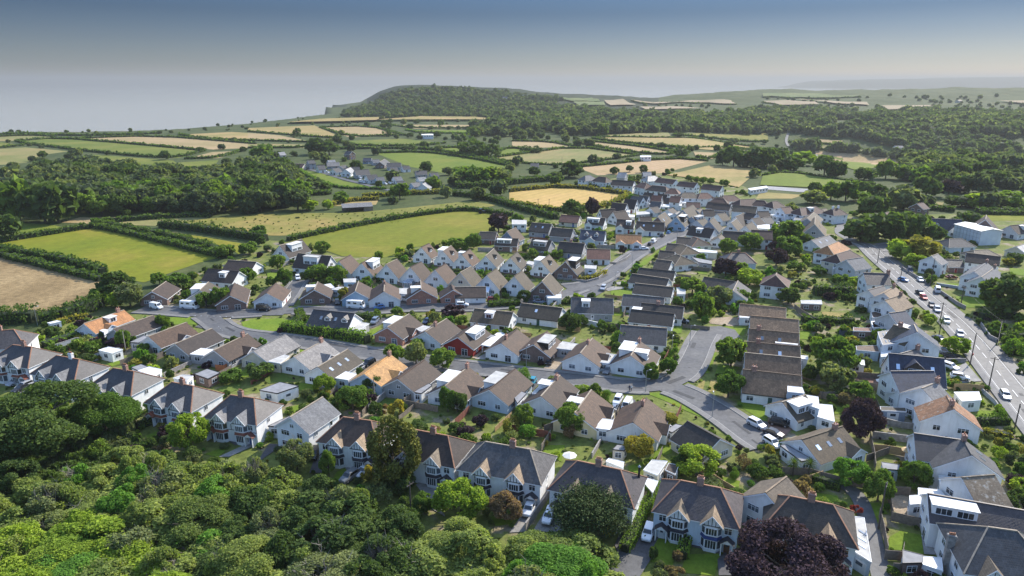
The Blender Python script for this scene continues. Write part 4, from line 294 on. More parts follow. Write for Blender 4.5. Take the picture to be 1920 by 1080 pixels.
D_FLAT = [([(-115.45,179.99),(-114.06,182.51),(-108.94,180.49),(-110.37,177.54)],2.6,'w','wt','white flat-roofed garden room beside the grey walls'),([(-96.52,164.76),(-94.9,167.36),(-90.74,165.62),(-91.1,161.82)],3,'w','wt','white flat extension behind the third villa'),([(-99.79,167.61),(-98.31,169.83),(-95.64,168.05),(-96.75,165.45)],2.7,'w','fg','grey flat roof behind the third villa'),([(-84.07,157.96),(-82.68,159.98),(-79.64,159.17),(-79.87,155.98)],4,'w','fl','pale flat extension behind the red-porch villa'),([(-81.53,163.78),(-79.72,167.2),(-75.36,164.63),(-76.89,160.89)],2.5,'k','fg','grey-roofed brick outbuilding with two bays'),([(-88.63,177.05),(-87.42,181.49),(-83.63,180.49),(-84.55,176.09)],2.6,'g','wt','white-roofed garage between two grey bungalows'),([(-109.95,186.13),(-108.68,191.55),(-106.55,190.44),(-107.18,185.61)],2.6,'g','fg','flat garage left of the white side-gable bungalow'),([(-125.4,196.67),(-124.22,201.43),(-122.52,200.22),(-122.08,194.36)],2.6,'w','wt','white porch roof on the orange bungalow'),([(-145.17,203.77),(-143.46,206.02),(-141.57,205.02),(-143.57,202.91)],2.2,'w','wt','white caravan-like shed behind the bushy hedge'),([(-44.72,161.07),(-42.98,165.25),(-39.85,163.56),(-41.24,159.86)],2.6,'b','wt','white flat roof beside the orange-yellow bungalow'),([(-65.41,171.88),(-62.42,176.57),(-60.85,175.61),(-61.76,170.52)],2.6,'c','fl','pale flat garage between the two grey-roofed bungalows'),([(-61.32,153.59),(-57.79,158.22),(-52.45,155.87),(-56.34,151.73)],2.8,'w','fg','grey-roofed garden studio with dark glass doors'),([(-53.07,135.38),(-49.86,140.05),(-49.47,139.73),(-50.5,135.08)],2.8,'bg','fg','grey-roofed lean-to with a blue garage door'),([(-23.86,152.89),(-20.56,157.87),(-19.77,156.69),(-21.83,152.15)],2.6,'w','fg','lean-to roof beside the grey-walled bungalow'),([(-8.75,184.3),(-4.38,194.06),(-1.6,194.63),(-5.66,182.76)],2.5,'w','wt','white carport roof in the north row'),([(-9.95,189.61),(-6.74,192.93),(-4.73,191.81),(-8.15,188.53)],2.5,'k','fg','grey flat garage beside the red bungalow'),([(-29.23,196.67),(-27.25,200.22),(-24.86,199.02),(-27.2,194.93)],2.6,'w','fl','flat garage right of the brick bungalow'),([(-49.33,197.21),(-47.07,203.83),(-44.33,202.6),(-46.25,196.05)],2.4,'g','fl','pale flat garage by the slate chalet'),([(12.19,181.49),(14.62,186.66),(19.04,184.56),(16.95,179.99)],2.6,'g','fl','pale flat double garage with a blue door'),([(22.82,171.42),(25.45,178.02),(28.74,176.57),(25.91,170.52)],2.6,'bg','fl','flat garage with a blue-grey up-and-over door'),([(4.75,150.04),(7.36,155.69),(9.44,154.91),(7.11,149.68)],3.6,'w','fl','pale flat dormer-like roof by the teal car'),([(17.92,134.85),(20.2,139.16),(22.49,138.53),(21.27,133.96)],2.6,'w','wt','weathered white flat garage between the two end bungalows'),([(0.0,152.36),(1.62,154.22),(3.54,152.36),(1.25,146.98)],2.5,'w','fg','grey flat garage beside the pale-dormer bungalow'),([(33.17,134.44),(36.02,136.86),(37.34,136.25),(34.28,132.97)],2.5,'w','fg','flat grey porch of the side-on cream bungalow'),([(25.38,117.85),(27.77,121.52),(30.7,121.02),(27.71,115.97)],2.7,'c','fl','long weathered concrete-roofed garage'),([(24.31,115.44),(24.74,115.67),(27.46,114.07),(25.73,110.35)],2.6,'w','wt','white translucent carport beside the tall pipe'),([(29.8,118.5),(30.97,120.94),(32.78,120.2),(31.36,116.85)],2.3,'k','db','brown ribbed shed roof behind the carport'),([(18.63,121.35),(19.31,122.46),(22.16,121.11),(21.56,118.9)],2.5,'w','wt','white flat roof tucked behind the pine villa'),([(20.68,126.52),(21.92,128.41),(23.91,127.87),(22.93,125.99)],2.2,'c','fg','small grey shed under the golden shrub'),([(58.68,102.53),(60.33,102.15),(55.9,90.71),(54.15,94.06)],3,'b','fl','long white garage roof with three skylight slots'),([(81.44,122.53),(85.28,122.28),(82.97,116.66),(79.68,117.6)],3,'w','wt','clean white flat roof of the rear extension'),([(73.17,121.27),(76.2,120.28),(75.03,118.34),(72.18,118.82)],2.4,'b','fg','grey-roofed blue summer house'),([(80.31,114.46),(84.11,114.92),(83.07,112.43),(78.84,111.55)],3.5,'w','wt','white roof left of the lichen-roofed gable'),([(74.69,111.24),(78.36,110.59),(78.07,108.48),(73.5,108.9)],3,'w','wt','upper white flat extension behind the purple roof'),([(71.7,108.69),(73.5,108.9),(73.41,106.43),(70.35,106.03)],3,'w','wt','lower white flat extension behind the purple roof'),([(63.01,94.65),(65.5,93.34),(64.5,91.59),(61.28,91.44)],2.3,'k','fg','dark timber shed at the bottom edge'),([(65.31,93.02),(68.09,92.7),(66.45,89.59),(64.24,91.13)],2.3,'w','wt','white-topped shed at the bottom edge'),([(55.28,127.26),(56.76,127.53),(59.6,121.77),(57.18,121.02)],2.7,'w','fg','grey lean-to roof below the brick gable'),([(65.69,151.12),(68.81,150.32),(68.05,147.16),(64.48,147.94)],5,'b','wt','white flat box on the flat-topped house'),([(64.22,144.76),(67.96,147.23),(70.84,146.08),(68.52,139.85)],4.6,'b','wt','large white flat roof of the flat-topped house'),([(71.0,145.6),(73.85,145.04),(70.82,136.95),(68.02,139.33)],3,'w','wt','wide white flat extension near the purple tree'),([(74.32,213.72),(79.25,212.99),(77.5,207.65),(72.4,208.0)],2.5,'w','wt','white box front of the topmost terrace house'),([(74.09,202.88),(79.25,202.22),(77.37,196.72),(72.23,197.36)],2.5,'w','wt','white box front of the second terrace house'),([(62.21,171.81),(67.41,171.06),(65.65,165.94),(60.52,166.74)],2.6,'c','fl','cream box front low in the brown terrace'),([(74.46,183.02),(80.02,181.06),(79.36,179.41),(73.75,181.06)],4.4,'w','wt','upper white flat strip between terrace roofs'),([(71.92,175.81),(79.74,173.23),(78.71,170.72),(71.26,174.0)],3.6,'w','wt','lower white flat strip between terrace roofs'),([(102.03,178.26),(104.67,178.01),(102.06,174.41),(100.04,174.17)],3,'b','wt','pale flat roof beside the navy dormer house'),([(105.93,188.2),(111.69,190.15),(109.36,184.66),(103.76,182.81)],5,'w','sl','dark rear wing with two white skylights'),([(103.73,182.55),(109.22,184.4),(107.2,179.2),(101.99,177.69)],5,'w','sl','second dark rear wing with white skylights'),([(106.58,152.47),(112.65,152.65),(110.35,148.12),(105.36,147.42)],2.8,'w','wt','big white flat roof beside the main road'),([(85.23,145.46),(90.82,144.95),(89.95,142.95),(84.44,143.61)],2.4,'gb','ol','long green-roofed garden shed with white doors'),([(91.22,142.26),(94.02,142.92),(92.6,140.3),(90.37,140.46)],3,'w','fl','balcony-topped white extension on the mossy-roofed house'),([(89.98,173.97),(94.95,173.04),(93.35,169.41),(89.99,171.66)],2.5,'w','wt','white flat roof near the green parasol'),([(97.53,183.02),(103.83,183.53),(101.85,178.51),(96.27,179.99)],2.6,'b','br','pale blue garden building'),([(104.63,199.53),(109.65,198.93),(108.4,196.01),(103.24,196.59)],2.2,'k','rd','rust-red shed roof between the back gardens'),([(111.54,202.15),(117.05,204.01),(114.7,197.92),(109.25,196.75)],3,'w','fl','flat pale roof beside the big white-sided house'),([(99.31,226.64),(106.42,226.64),(104.75,222.22),(98.06,222.94)],2.3,'k','fl','pale topped garden shed'),([(-63.88,251.84),(-59.28,252.76),(-58.21,247.34),(-62.58,247.34)],2.7,'bb','fl','bright blue garden room'),([(-65.28,238.28),(-63.2,241.62),(-59.31,241.62),(-58.67,236.64)],2.6,'b','fl','pair of pale blue flat garages'),([(-41.3,239.94),(-37.44,239.94),(-36.16,232.62),(-40.13,233.42)],2.6,'w','fl','white flat garage in the lower row'),([(-69.71,244.19),(-67.2,245.92),(-64.46,240.78),(-66.45,239.1)],2.6,'w','wt','white flat extension in the lower row'),([(11.92,231.37),(17.4,232.94),(17.08,228.28),(12.46,228.28)],2.5,'w','wt','white garage roof below the dark brick chalet'),([(29.64,272.89),(34.41,271.83),(33.54,266.66),(29.12,267.68)],2.6,'w','fl','white garage beside the corner chalet'),([(4.67,276.1),(7.23,279.39),(10.48,277.19),(8.16,272.89)],2.6,'w','fl','white garage left of the pale dormer chalet'),([(81.09,302.42),(90.73,297.37),(89.1,293.69),(79.72,298.12)],2.5,'c','wt','long white flat roof behind the pyramid roof'),([(76.56,286.57),(83.5,279.77),(81.99,274.33),(77.36,277.57)],2.5,'g','fg','grey shed roofs in the central gardens'),([(59.85,240.78),(63.0,240.78),(61.05,232.62),(58.23,232.62)],2.6,'w','fl','small cream flat annexe'),([(0.0,361.18),(7.73,359.36),(7.38,348.84),(0.0,348.84)],4,'w','fl','flat-roofed white block at the left of the row'),([(71.18,391.4),(78.81,392.79),(77.5,384.56),(69.54,381.89)],2.7,'g','fl','grey flat garage block in the top village'),([(83.53,419.05),(94.98,414.35),(93.32,406.72),(83.36,409.74)],2.8,'w','wt','bright flat roof behind the white gables'),([(63.2,382.69),(68.45,381.36),(67.34,374.83),(62.66,376.12)],2.8,'w','wt','white flat roof beside the second gable'),([(63.6,395.07),(68.21,395.07),(66.79,389.47),(63.25,389.47)],2.8,'w','wt','white flat roof between field-edge houses'),([(87.67,385.37),(91.87,384.03),(89.59,376.12),(87.22,378.72)],2.8,'w','wt','white flat roof beside the blue gable'),([(99.43,422.25),(103.6,419.05),(101.41,409.74),(97.85,412.8)],2.8,'w','wt','small glaring flat roof in the top village'),([(104.6,430.44),(112.26,425.49),(110.65,419.05),(102.71,422.25)],2.8,'w','wt','long glaring flat roof below the white hips'),([(80.14,299.04),(89.31,296.55),(89.56,293.29),(79.7,295.73)],2.6,'c','wt','long pale garage roof right of the stacked row'),([(143.92,381.63),(150.87,381.63),(152.81,375.08),(145.02,373.8)],3,'w','wt','white workshop roof by the car park'),([(154.66,372.48),(159.51,372.48),(155.47,362.5),(149.8,362.5)],3.5,'w','lg','pale workshop roof beside the grey gable'),([(144.52,348.94),(154.24,360.59),(149.99,348.94),(144.53,347.81)],3.4,'w','lg','bright sloping roof in front of the grey gable'),([(127.43,354.16),(134.14,354.16),(130.14,342.97),(124.6,345.15)],2.8,'w','wt','white garage with bright roof by the cars'),([(121.05,225.08),(124.43,226.33),(125.63,223.84),(119.42,220.8)],3,'w','lg','grey lean-to with white skylights'),([(115.93,211.54),(119.84,213.22),(117.11,207.18),(113.89,206.38)],3,'w','br','brown tiled rear wing'),([(111.67,202.97),(116.49,204.27),(114.66,198.42),(109.22,197.19)],3,'k','wt','white flat roof with a sunken patio'),([(129.97,271.73),(135.84,271.73),(132.99,266.54),(127.74,265.69)],3,'w','wt','white flat roof behind the three-skylight house'),([(-122.73,956.72),(-106.49,956.72),(-103.92,933.16),(-119.77,933.16)],5,'w','wt','white barn roof in the distant strip field'),([(125.31,685.79),(135.75,685.79),(134.04,673.55),(123.35,671.16)],4,'w','wt','white farm roofs behind the pink field'),([(163.29,478.12),(180.64,490.7),(178.22,481.21),(162.15,469.09)],3,'w','wt','stable roof beside the riding arena')]
D_CARS = [(3.14,108.2,-1.88,'suv','white','white suv with black roof glass on the villa drive'),(6.57,106.02,-1.88,'suv','white','white suv by the low wall left of the pine'),(20.49,104.29,-1.77,'pickup','red','red pickup by the clipped hedge'),(23.32,101.33,-1.95,'suv','white','white suv right of the clipped hedge'),(33.21,99.02,2.96,'hatch','silver','silver hatchback under the bright blue bay'),(-29.42,121.03,-2.12,'coupe','white','white coupe on the lawn edge by the conifer'),(-31.72,118.88,-2.11,'suv','grey','grey car with white roof poking out of the trees'),(-40.9,127.37,-1.61,'suv','black','black car beside the blue-garage house'),(10.37,176.64,-1.88,'hatch','black','black small car on the gravel drive'),(25.49,170.57,-2.0,'saloon','grey','grey car in front of the blue-grey garage'),(25.58,152.41,-1.96,'suv','white','white suv first on the sloping drive'),(23.75,147.84,-1.97,'saloon','bluegrey','blue-grey car behind the white suv'),(27.29,149.36,-1.98,'van','white','white car half hidden by the brown roof'),(5.22,163.37,-1.85,'hatch','teal','teal car on the drive by the round tree'),(55.08,140.51,-1.01,'suv','white','white suv parked at the end of the close'),(75.59,212.12,-2.91,'suv','red','red car by the white box front'),(54.63,209.55,-0.26,'suv','black','black car beside the black-roofed house'),(60.36,140.95,-0.49,'suv','black','black suv below the flat-topped house'),(57.49,136.35,-0.78,'saloon','dark','dark car beside the white estate by the brick wall'),(55.49,132.01,-1.16,'suv','white','white car cut by the grey lean-to roof'),(121.33,155.34,-1.94,'estate','silver','silver estate driving down the main road'),(116.88,166.19,-0.49,'suv','white','white suv by the timber panel fence'),(118.38,172.97,-1.04,'suv','white','white car tucked beside the navy roof'),(123.17,180.26,-0.7,'saloon','black','black saloon on the dark forecourt'),(123.3,183.61,-0.71,'suv','bluegrey','blue-grey car on the dark forecourt'),(128.08,194.14,-1.27,'saloon','bluedark','dark blue car under the white house wing'),(136.5,197.85,-2.02,'suv','silver','silver suv beside the yellow-green road tree'),(139.91,210.31,-2.01,'suv','white','white and dark car by the second pole'),(143.52,221.57,-1.98,'suv','silver','silver car near the first roadside pole'),(144.72,226.73,-1.97,'saloon','dark','dark car near the first roadside pole'),(146.87,235.37,-1.76,'hatch','red','red car on the forecourt by the road'),(146.84,185.43,-2.0,'hatch','silver','silver car at the right picture edge'),(156.83,243.96,1.1,'van','white','white van driving up the main road'),(158.5,258.06,-1.85,'hatch','white','white car parked by the road wall'),(161.62,271.07,-1.97,'van','bluedark','dark blue van by the yellow trees'),(151.87,258.06,-1.05,'hatch','blue','blue car by the big chimney'),(148.75,240.98,-1.64,'saloon','dark','dark car next to the red one'),(172.53,249.95,0.0,'coupe','silver','silver car in front of the stone cottages'),(172.96,261.82,0.0,'saloon','darkred','dark red car beyond the garden wall'),(112.76,255.12,0.0,'saloon','dark','dark car beside the hipped white house'),(-121.49,224.41,-0.45,'van','white','white van at the left end of the upper road'),(-110.09,224.41,-0.2,'camper','white','white motorhome parked by the road mouth'),(-127.5,163.13,-1.89,'saloon','silver','silver car by the leftmost villa'),(-123.42,159.39,-1.91,'saloon','dark','dark car in front of the silver one'),(-123.48,160.72,-1.91,'suv','silver','silver car behind the dark one'),(-84.11,222.41,-0.15,'van','black','black van parked beside the grass circle'),(-53.34,224.84,-0.21,'camper','white','white motorhome beside the blue bungalow'),(-45.31,224.12,-2.82,'hatch','blue','bright blue hatchback on the upper road'),(-44.12,209.93,-1.72,'suv','bluegrey','blue-grey suv on the chalet drive'),(-17.16,226.73,0.0,'suv','white','white suv on the upper road'),(-6.97,232.73,0.0,'hatch','darkred','dark red car beside the pavement hedge'),(-32.28,192.82,-1.69,'hatch','black','black hatchback on the brick bungalow drive'),(-29.95,197.28,-1.7,'saloon','grey','grey car behind the black hatchback'),(-27.27,210.06,-1.94,'saloon','bluedark','dark blue car behind the chestnut roof'),(-39.3,175.53,-2.11,'suv','black','black suv beside the orange-yellow roof'),(-41.29,171.63,-2.0,'hatch','silver','silver car behind the black suv'),(-83.91,260.68,-1.22,'suv','white','white suv at the top of the side street'),(-77.59,259.93,-1.24,'van','dark','dark van beside the lamp post'),(-39.84,233.81,-1.38,'hatch','white','small white car in the lower row'),(-37.68,235.84,-1.39,'van','silver','silver van beside the small white car'),(-64.07,233.04,-1.29,'saloon','dark','dark car in front of the pale blue garages'),(-61.0,229.7,-1.28,'hatch','black','black hatchback nearest the motorhome'),(-13.01,271.07,-1.05,'saloon','white','white car between the cream chalet and brick court'),(34.06,246.83,-1.9,'suv','silver','silver suv crossing the wide road mouth'),(31.38,268.05,-1.85,'hatch','white','white car before the white corner garage'),(6.28,273.11,-1.77,'hatch','white','white car between two top chalets'),(60.81,310.22,0.0,'saloon','white','white saloon nearest on the upper road'),(65.26,319.06,1.08,'hatch','black','black car behind the white saloon'),(68.06,324.65,1.08,'van','white','white van in the parked line'),(74.93,337.62,1.08,'hatch','dark','dark car in the parked line'),(79.67,344.79,1.08,'hatch','blue','pale blue car furthest in the parked line'),(85.25,360.72,-0.9,'saloon','white','white car at the road end'),(90.37,356.95,-0.9,'saloon','white','second white car at the road end'),(44.16,318.24,-1.92,'suv','silver','silver car by the orange-roofed bungalow'),(31.2,329.55,-1.8,'van','grey','grey van between two mid houses'),(9.57,230.45,-0.39,'saloon','bluegrey','blue-grey car behind the olive roof'),(49.93,271.48,-2.62,'saloon','bluegrey','blue-grey car at the long roof end'),(153.86,380.76,1.05,'hatch','white','white car in the village car park,nearest the workshop'),(157.14,384.11,1.05,'hatch','white','white car in the village car park,beside the workshop wall'),(146.66,372.74,1.05,'hatch','dark','dark car in the village car park,at the far left bay'),(144.34,369.09,1.05,'hatch','silver','silver car in the village car park,second in the left bays'),(141.4,364.33,1.05,'hatch','white','white car in the village car park,third in the left bays'),(139.18,360.83,1.06,'hatch','silver','silver car in the village car park,fourth in the left bays'),(136.75,356.72,1.05,'hatch','white','white car in the village car park,last in the left bays'),(151.82,372.25,1.04,'hatch','white','white car in the village car park,top of the right bays'),(148.89,368.37,1.04,'hatch','silver','silver car in the village car park,middle of the right bays'),(144.6,360.83,1.04,'hatch','dark','dark car in the village car park,bottom of the right bays'),(-188.79,612.8,-0.98,'hatch','silver','silver car in the hamlet,first along the lane from the left'),(-187.1,615.79,-0.99,'hatch','white','white car in the hamlet,second along the lane from the left'),(-167.5,612.8,-1.01,'hatch','silver','silver car in the hamlet,third along the lane from the left'),(-159.7,595.42,-1.0,'hatch','white','white car in the hamlet,fourth along the lane from the left'),(-154.39,584.35,-1.0,'hatch','white','white car in the hamlet,fifth along the lane from the left'),(-131.21,553.41,-1.01,'hatch','bluegrey','bluegrey car in the hamlet,sixth along the lane from the left'),(-120.21,548.55,-1.01,'van','white','white lorry in the hamlet,seventh along the lane from the left'),(-115.18,527.69,-1.0,'van','white','white lorry in the hamlet,eighth along the lane from the left'),(-112.82,525.47,-1.01,'van','white','white lorry in the hamlet,ninth along the lane from the left'),(-94.2,516.75,-1.02,'hatch','white','white car in the hamlet,tenth along the lane from the left'),(-91.81,521.07,-1.03,'hatch','white','white car in the hamlet,eleventh along the lane from the left'),(-95.52,500.11,-1.01,'hatch','dark','dark car in the hamlet,twelfth along the lane from the left')]
D_POLES = [(138.74,211.6,5.7,'wood','timber pole at the front garden palms beside the main road'),(126.18,176.45,9.1,'wood','timber pole with a red box on it'),(120.1,159.7,9.0,'wood','tall timber pole by the yellow timber fence'),(112.12,138.77,6.6,'wood','timber pole nearest the right picture corner'),(144.34,192.27,7.4,'wood','timber pole across the road beside the front hedge'),(156.77,229.7,6.0,'wood','timber pole over the road near the mown gardens'),(158.92,252.06,10.8,'wood','timber pole before the plain white house'),(150.73,258.06,5.1,'wood','timber pole by the blue car'),(156.06,286.02,5.6,'wood','timber pole at the road bend'),(-110.99,185.23,6.3,'pale','pale pole among the gardens behind the villas'),(-33.2,152.41,5.5,'pale','pale timber pole before the grey-walled bungalow'),(-18.23,107.92,3.1,'wood','timber pole rising out of the wood'),(63.7,103.16,9.4,'wood','tall timber pole on the grass lane'),(33.35,158.15,4.8,'lamp','lamp post at the road bend lawn'),(46.34,144.82,5.9,'lamp','lamp post on the long curved lawn'),(52.55,191.19,5.9,'lamp','lamp post leaning over the cul-de-sac'),(3.89,174.33,2.4,'lamp','lamp post beside the brick bungalow'),(44.99,181.43,2.7,'lamp','lamp post among the shrubs of the corner bungalow'),(22.96,110.04,8.3,'pipe','dark tall flue pipe beside the pine villa'),(38.66,249.42,5.3,'lamp','lamp post at the wide road mouth'),(49.76,277.29,3.2,'lamp','lamp post on the verge strip'),(82.3,337.01,4.4,'lamp','lamp post at the top of the verge strip'),(-75.97,260.3,2.5,'lamp','lamp post at the side street top'),(-3.85,231.51,4.7,'wood','timber pole behind the dark red car'),(-151.44,208.04,4.3,'lamp','pale lamp post below the hay field'),(-83.93,135.76,1.4,'lamp','white-headed lamp post in the villa trees'),(177.35,328.09,4.0,'lamp','lamp post at the junction green'),(170.36,328.09,4.8,'lamp','lamp post left of the junction green'),(15.7,413.73,3.9,'wood','first timber pole in the barley field edge'),(22.35,413.73,3.1,'wood','second timber pole in the barley field edge'),(45.77,640.39,7.3,'wood','twin-topped pole beside the distant bush'),(61.61,425.63,4.5,'wood','timber pole at the barley field corner'),(81.77,377.71,6.5,'wood','timber pole by the brown chalet')]
D_FENCES = [([(-79.75,172.07),(-77.42,171.63),(-74.59,179.49)],1.7,'o','bright orange timber fence between two grey bungalows'),([(-116.92,177.58),(-114.64,182.41),(-112.13,184.41)],1.8,'g','grey rendered wall of the back garden'),([(-132.39,185.94),(-129.27,192.27),(-123.69,191.19)],1.8,'g','long grey garden wall under the pale hedge'),([(-107.41,175.71),(-103.67,182.41),(-102.12,185.43)],1.5,'f','dark fence behind the third villa'),([(-25.95,150.98),(-22.52,156.85)],2,'f','brown timber fence topped with white rail'),([(-25.95,150.98),(-17.42,147.5)],1.6,'f','timber fence across the small lawn'),([(-34.74,145.48),(-33.7,151.33),(-35.28,152.77)],1.6,'f','timber fence behind the black summer house'),([(0.0,138.16),(7.86,135.17),(8.38,134.01)],1.8,'fr','red-brown fence of the walled courtyard'),([(10.54,140.63),(7.12,138.16)],1.6,'f','pale fence left of the yellow bungalow'),([(2.31,102.79),(5.63,110.04),(11.3,123.25)],1.6,'c','stone wall between the two white suv drives'),([(6.18,129.52),(8.47,135.76)],1.8,'f','tan fence beside the small lawn'),([(77.74,134.59),(74.73,126.84),(72.46,121.76)],1.9,'f','timber fence along the grassy back lane'),([(75.94,129.25),(78.32,128.98),(83.28,126.84)],1.9,'fo','orange-brown fence of the terraced garden'),([(78.75,135.47),(81.8,134.59),(85.8,133.43)],1.6,'c','block wall behind the roses'),([(70.54,113.44),(68.65,108.4),(67.84,106.41)],1.8,'f','weathered fence of the gravel yard'),([(70.76,113.87),(74.8,113.44)],1.8,'f','weathered back fence of the gravel yard'),([(67.2,105.63),(71.56,103.72),(75.55,102.24)],1.9,'f','long weathered fence above the square lawn'),([(65.66,106.8),(64.04,102.24),(61.64,96.29)],1.9,'f','fence between the lane grass and the square lawn'),([(60.7,95.3),(63.35,94.98),(64.82,97.3)],1.9,'f','dark fence below the square lawn'),([(60.33,92.12),(68.21,91.5)],1.9,'f','timber fence along the bottom edge'),([(53.45,120.79),(58.54,120.3),(63.89,117.01),(67.86,115.65)],1.7,'f','dark timber fence behind the tan gable'),([(111.26,159.54),(115.29,159.54),(118.15,158.76)],1.8,'fo','new yellow timber fence beside the main road'),([(99.94,198.43),(104.69,197.28),(109.56,197.28)],1.9,'fb','dark blue-grey fence in the back gardens'),([(96.3,224.12),(96.46,217.15),(97.25,210.57)],1.9,'f','zigzag grey timber fence by the shrubs'),([(89.2,167.71),(93.7,166.86),(98.16,166.02)],1.6,'f','timber fence behind the parasol patio'),([(87.17,161.92),(91.43,159.54),(96.98,157.99)],1.9,'f','long grey fence above the red shrub'),([(87.66,152.05),(86.49,147.84),(84.11,142.54)],1.7,'f','pale fence beside the green-roofed shed'),([(84.11,142.54),(87.62,140.01),(92.61,138.77)],1.4,'c','block wall of the narrow terraced lawn'),([(75.85,155.34),(77.99,153.5),(80.75,153.13)],1.7,'f','fence behind the small sunny lawn'),([(120.06,177.58),(125.6,177.58)],1.2,'c','low stone wall of the dark forecourt'),([(117.81,158.76),(116.67,152.05),(115.88,149.92)],1,'g','pale wall bounding the white-roofed yard'),([(151.01,211.86),(144.52,196.15),(144.71,192.82)],1.2,'c','low stone wall along the far pavement'),([(157.12,242.62),(154.78,228.5),(154.81,224.12)],1.2,'c','stone wall along the far side of the main road'),([(161.05,276.24),(159.25,260.3),(159.18,252.96)],1.2,'c','stone wall below the yellow trees'),([(161.72,252.96),(168.11,247.69)],1,'g','white-topped garden wall before the cottages'),([(17.81,261.25),(28.85,256.58),(34.05,261.25),(39.43,274.15)],0.9,'c','curved low stone wall of the corner chalet'),([(33.98,289.42),(44.11,283.79),(49.31,291.73),(52.8,298.87)],0.9,'c','low stone wall of the red-brown bungalow'),([(19.09,212.51),(23.11,209.3),(28.98,204.94)],1.6,'w','white wavy garden wall'),([(36.74,215.81),(40.78,228.5)],1.5,'f','timber fence beside the square hedge'),([(35.09,316.87),(44.29,325.22)],1.2,'f','fence beside the orange-roofed bungalow drive'),([(71.7,276.24),(80.49,272.09)],1.6,'f','brown fence of the stacked row gardens'),([(-43.74,252.96),(-40.66,249.42)],1.6,'f','timber fence beside the white flat garage'),([(-51.24,239.35),(-53.59,256.58)],1.7,'f','tall timber fence left of the pyramid-roofed bungalow'),([(-79.69,225.57),(-81.52,244.29)],1.5,'f','brown fence along the side street'),([(-85.93,272.09),(-83.32,278.36)],1.2,'c','stone wall under the dark long-roofed house'),([(-11.26,254.76),(-7.93,245.98),(-3.41,240.98)],1.6,'f','brown fence behind the brick wing'),([(73.73,161.05),(74.88,158.51),(75.83,154.82)],1.7,'f','fence behind the white flat-topped house'),([(76.18,155.22),(79.03,155.22),(81.33,154.82)],1.7,'f','fence closing the narrow garden'),([(75.85,166.82),(77.75,165.46),(81.16,166.82)],1.6,'f','timber fence at the terrace end')]
D_PEOPLE = [(29.45,158.76,'navy','person in a dark jacket walking at the road bend'),(29.89,158.76,'white','person in a pale top walking beside another')]
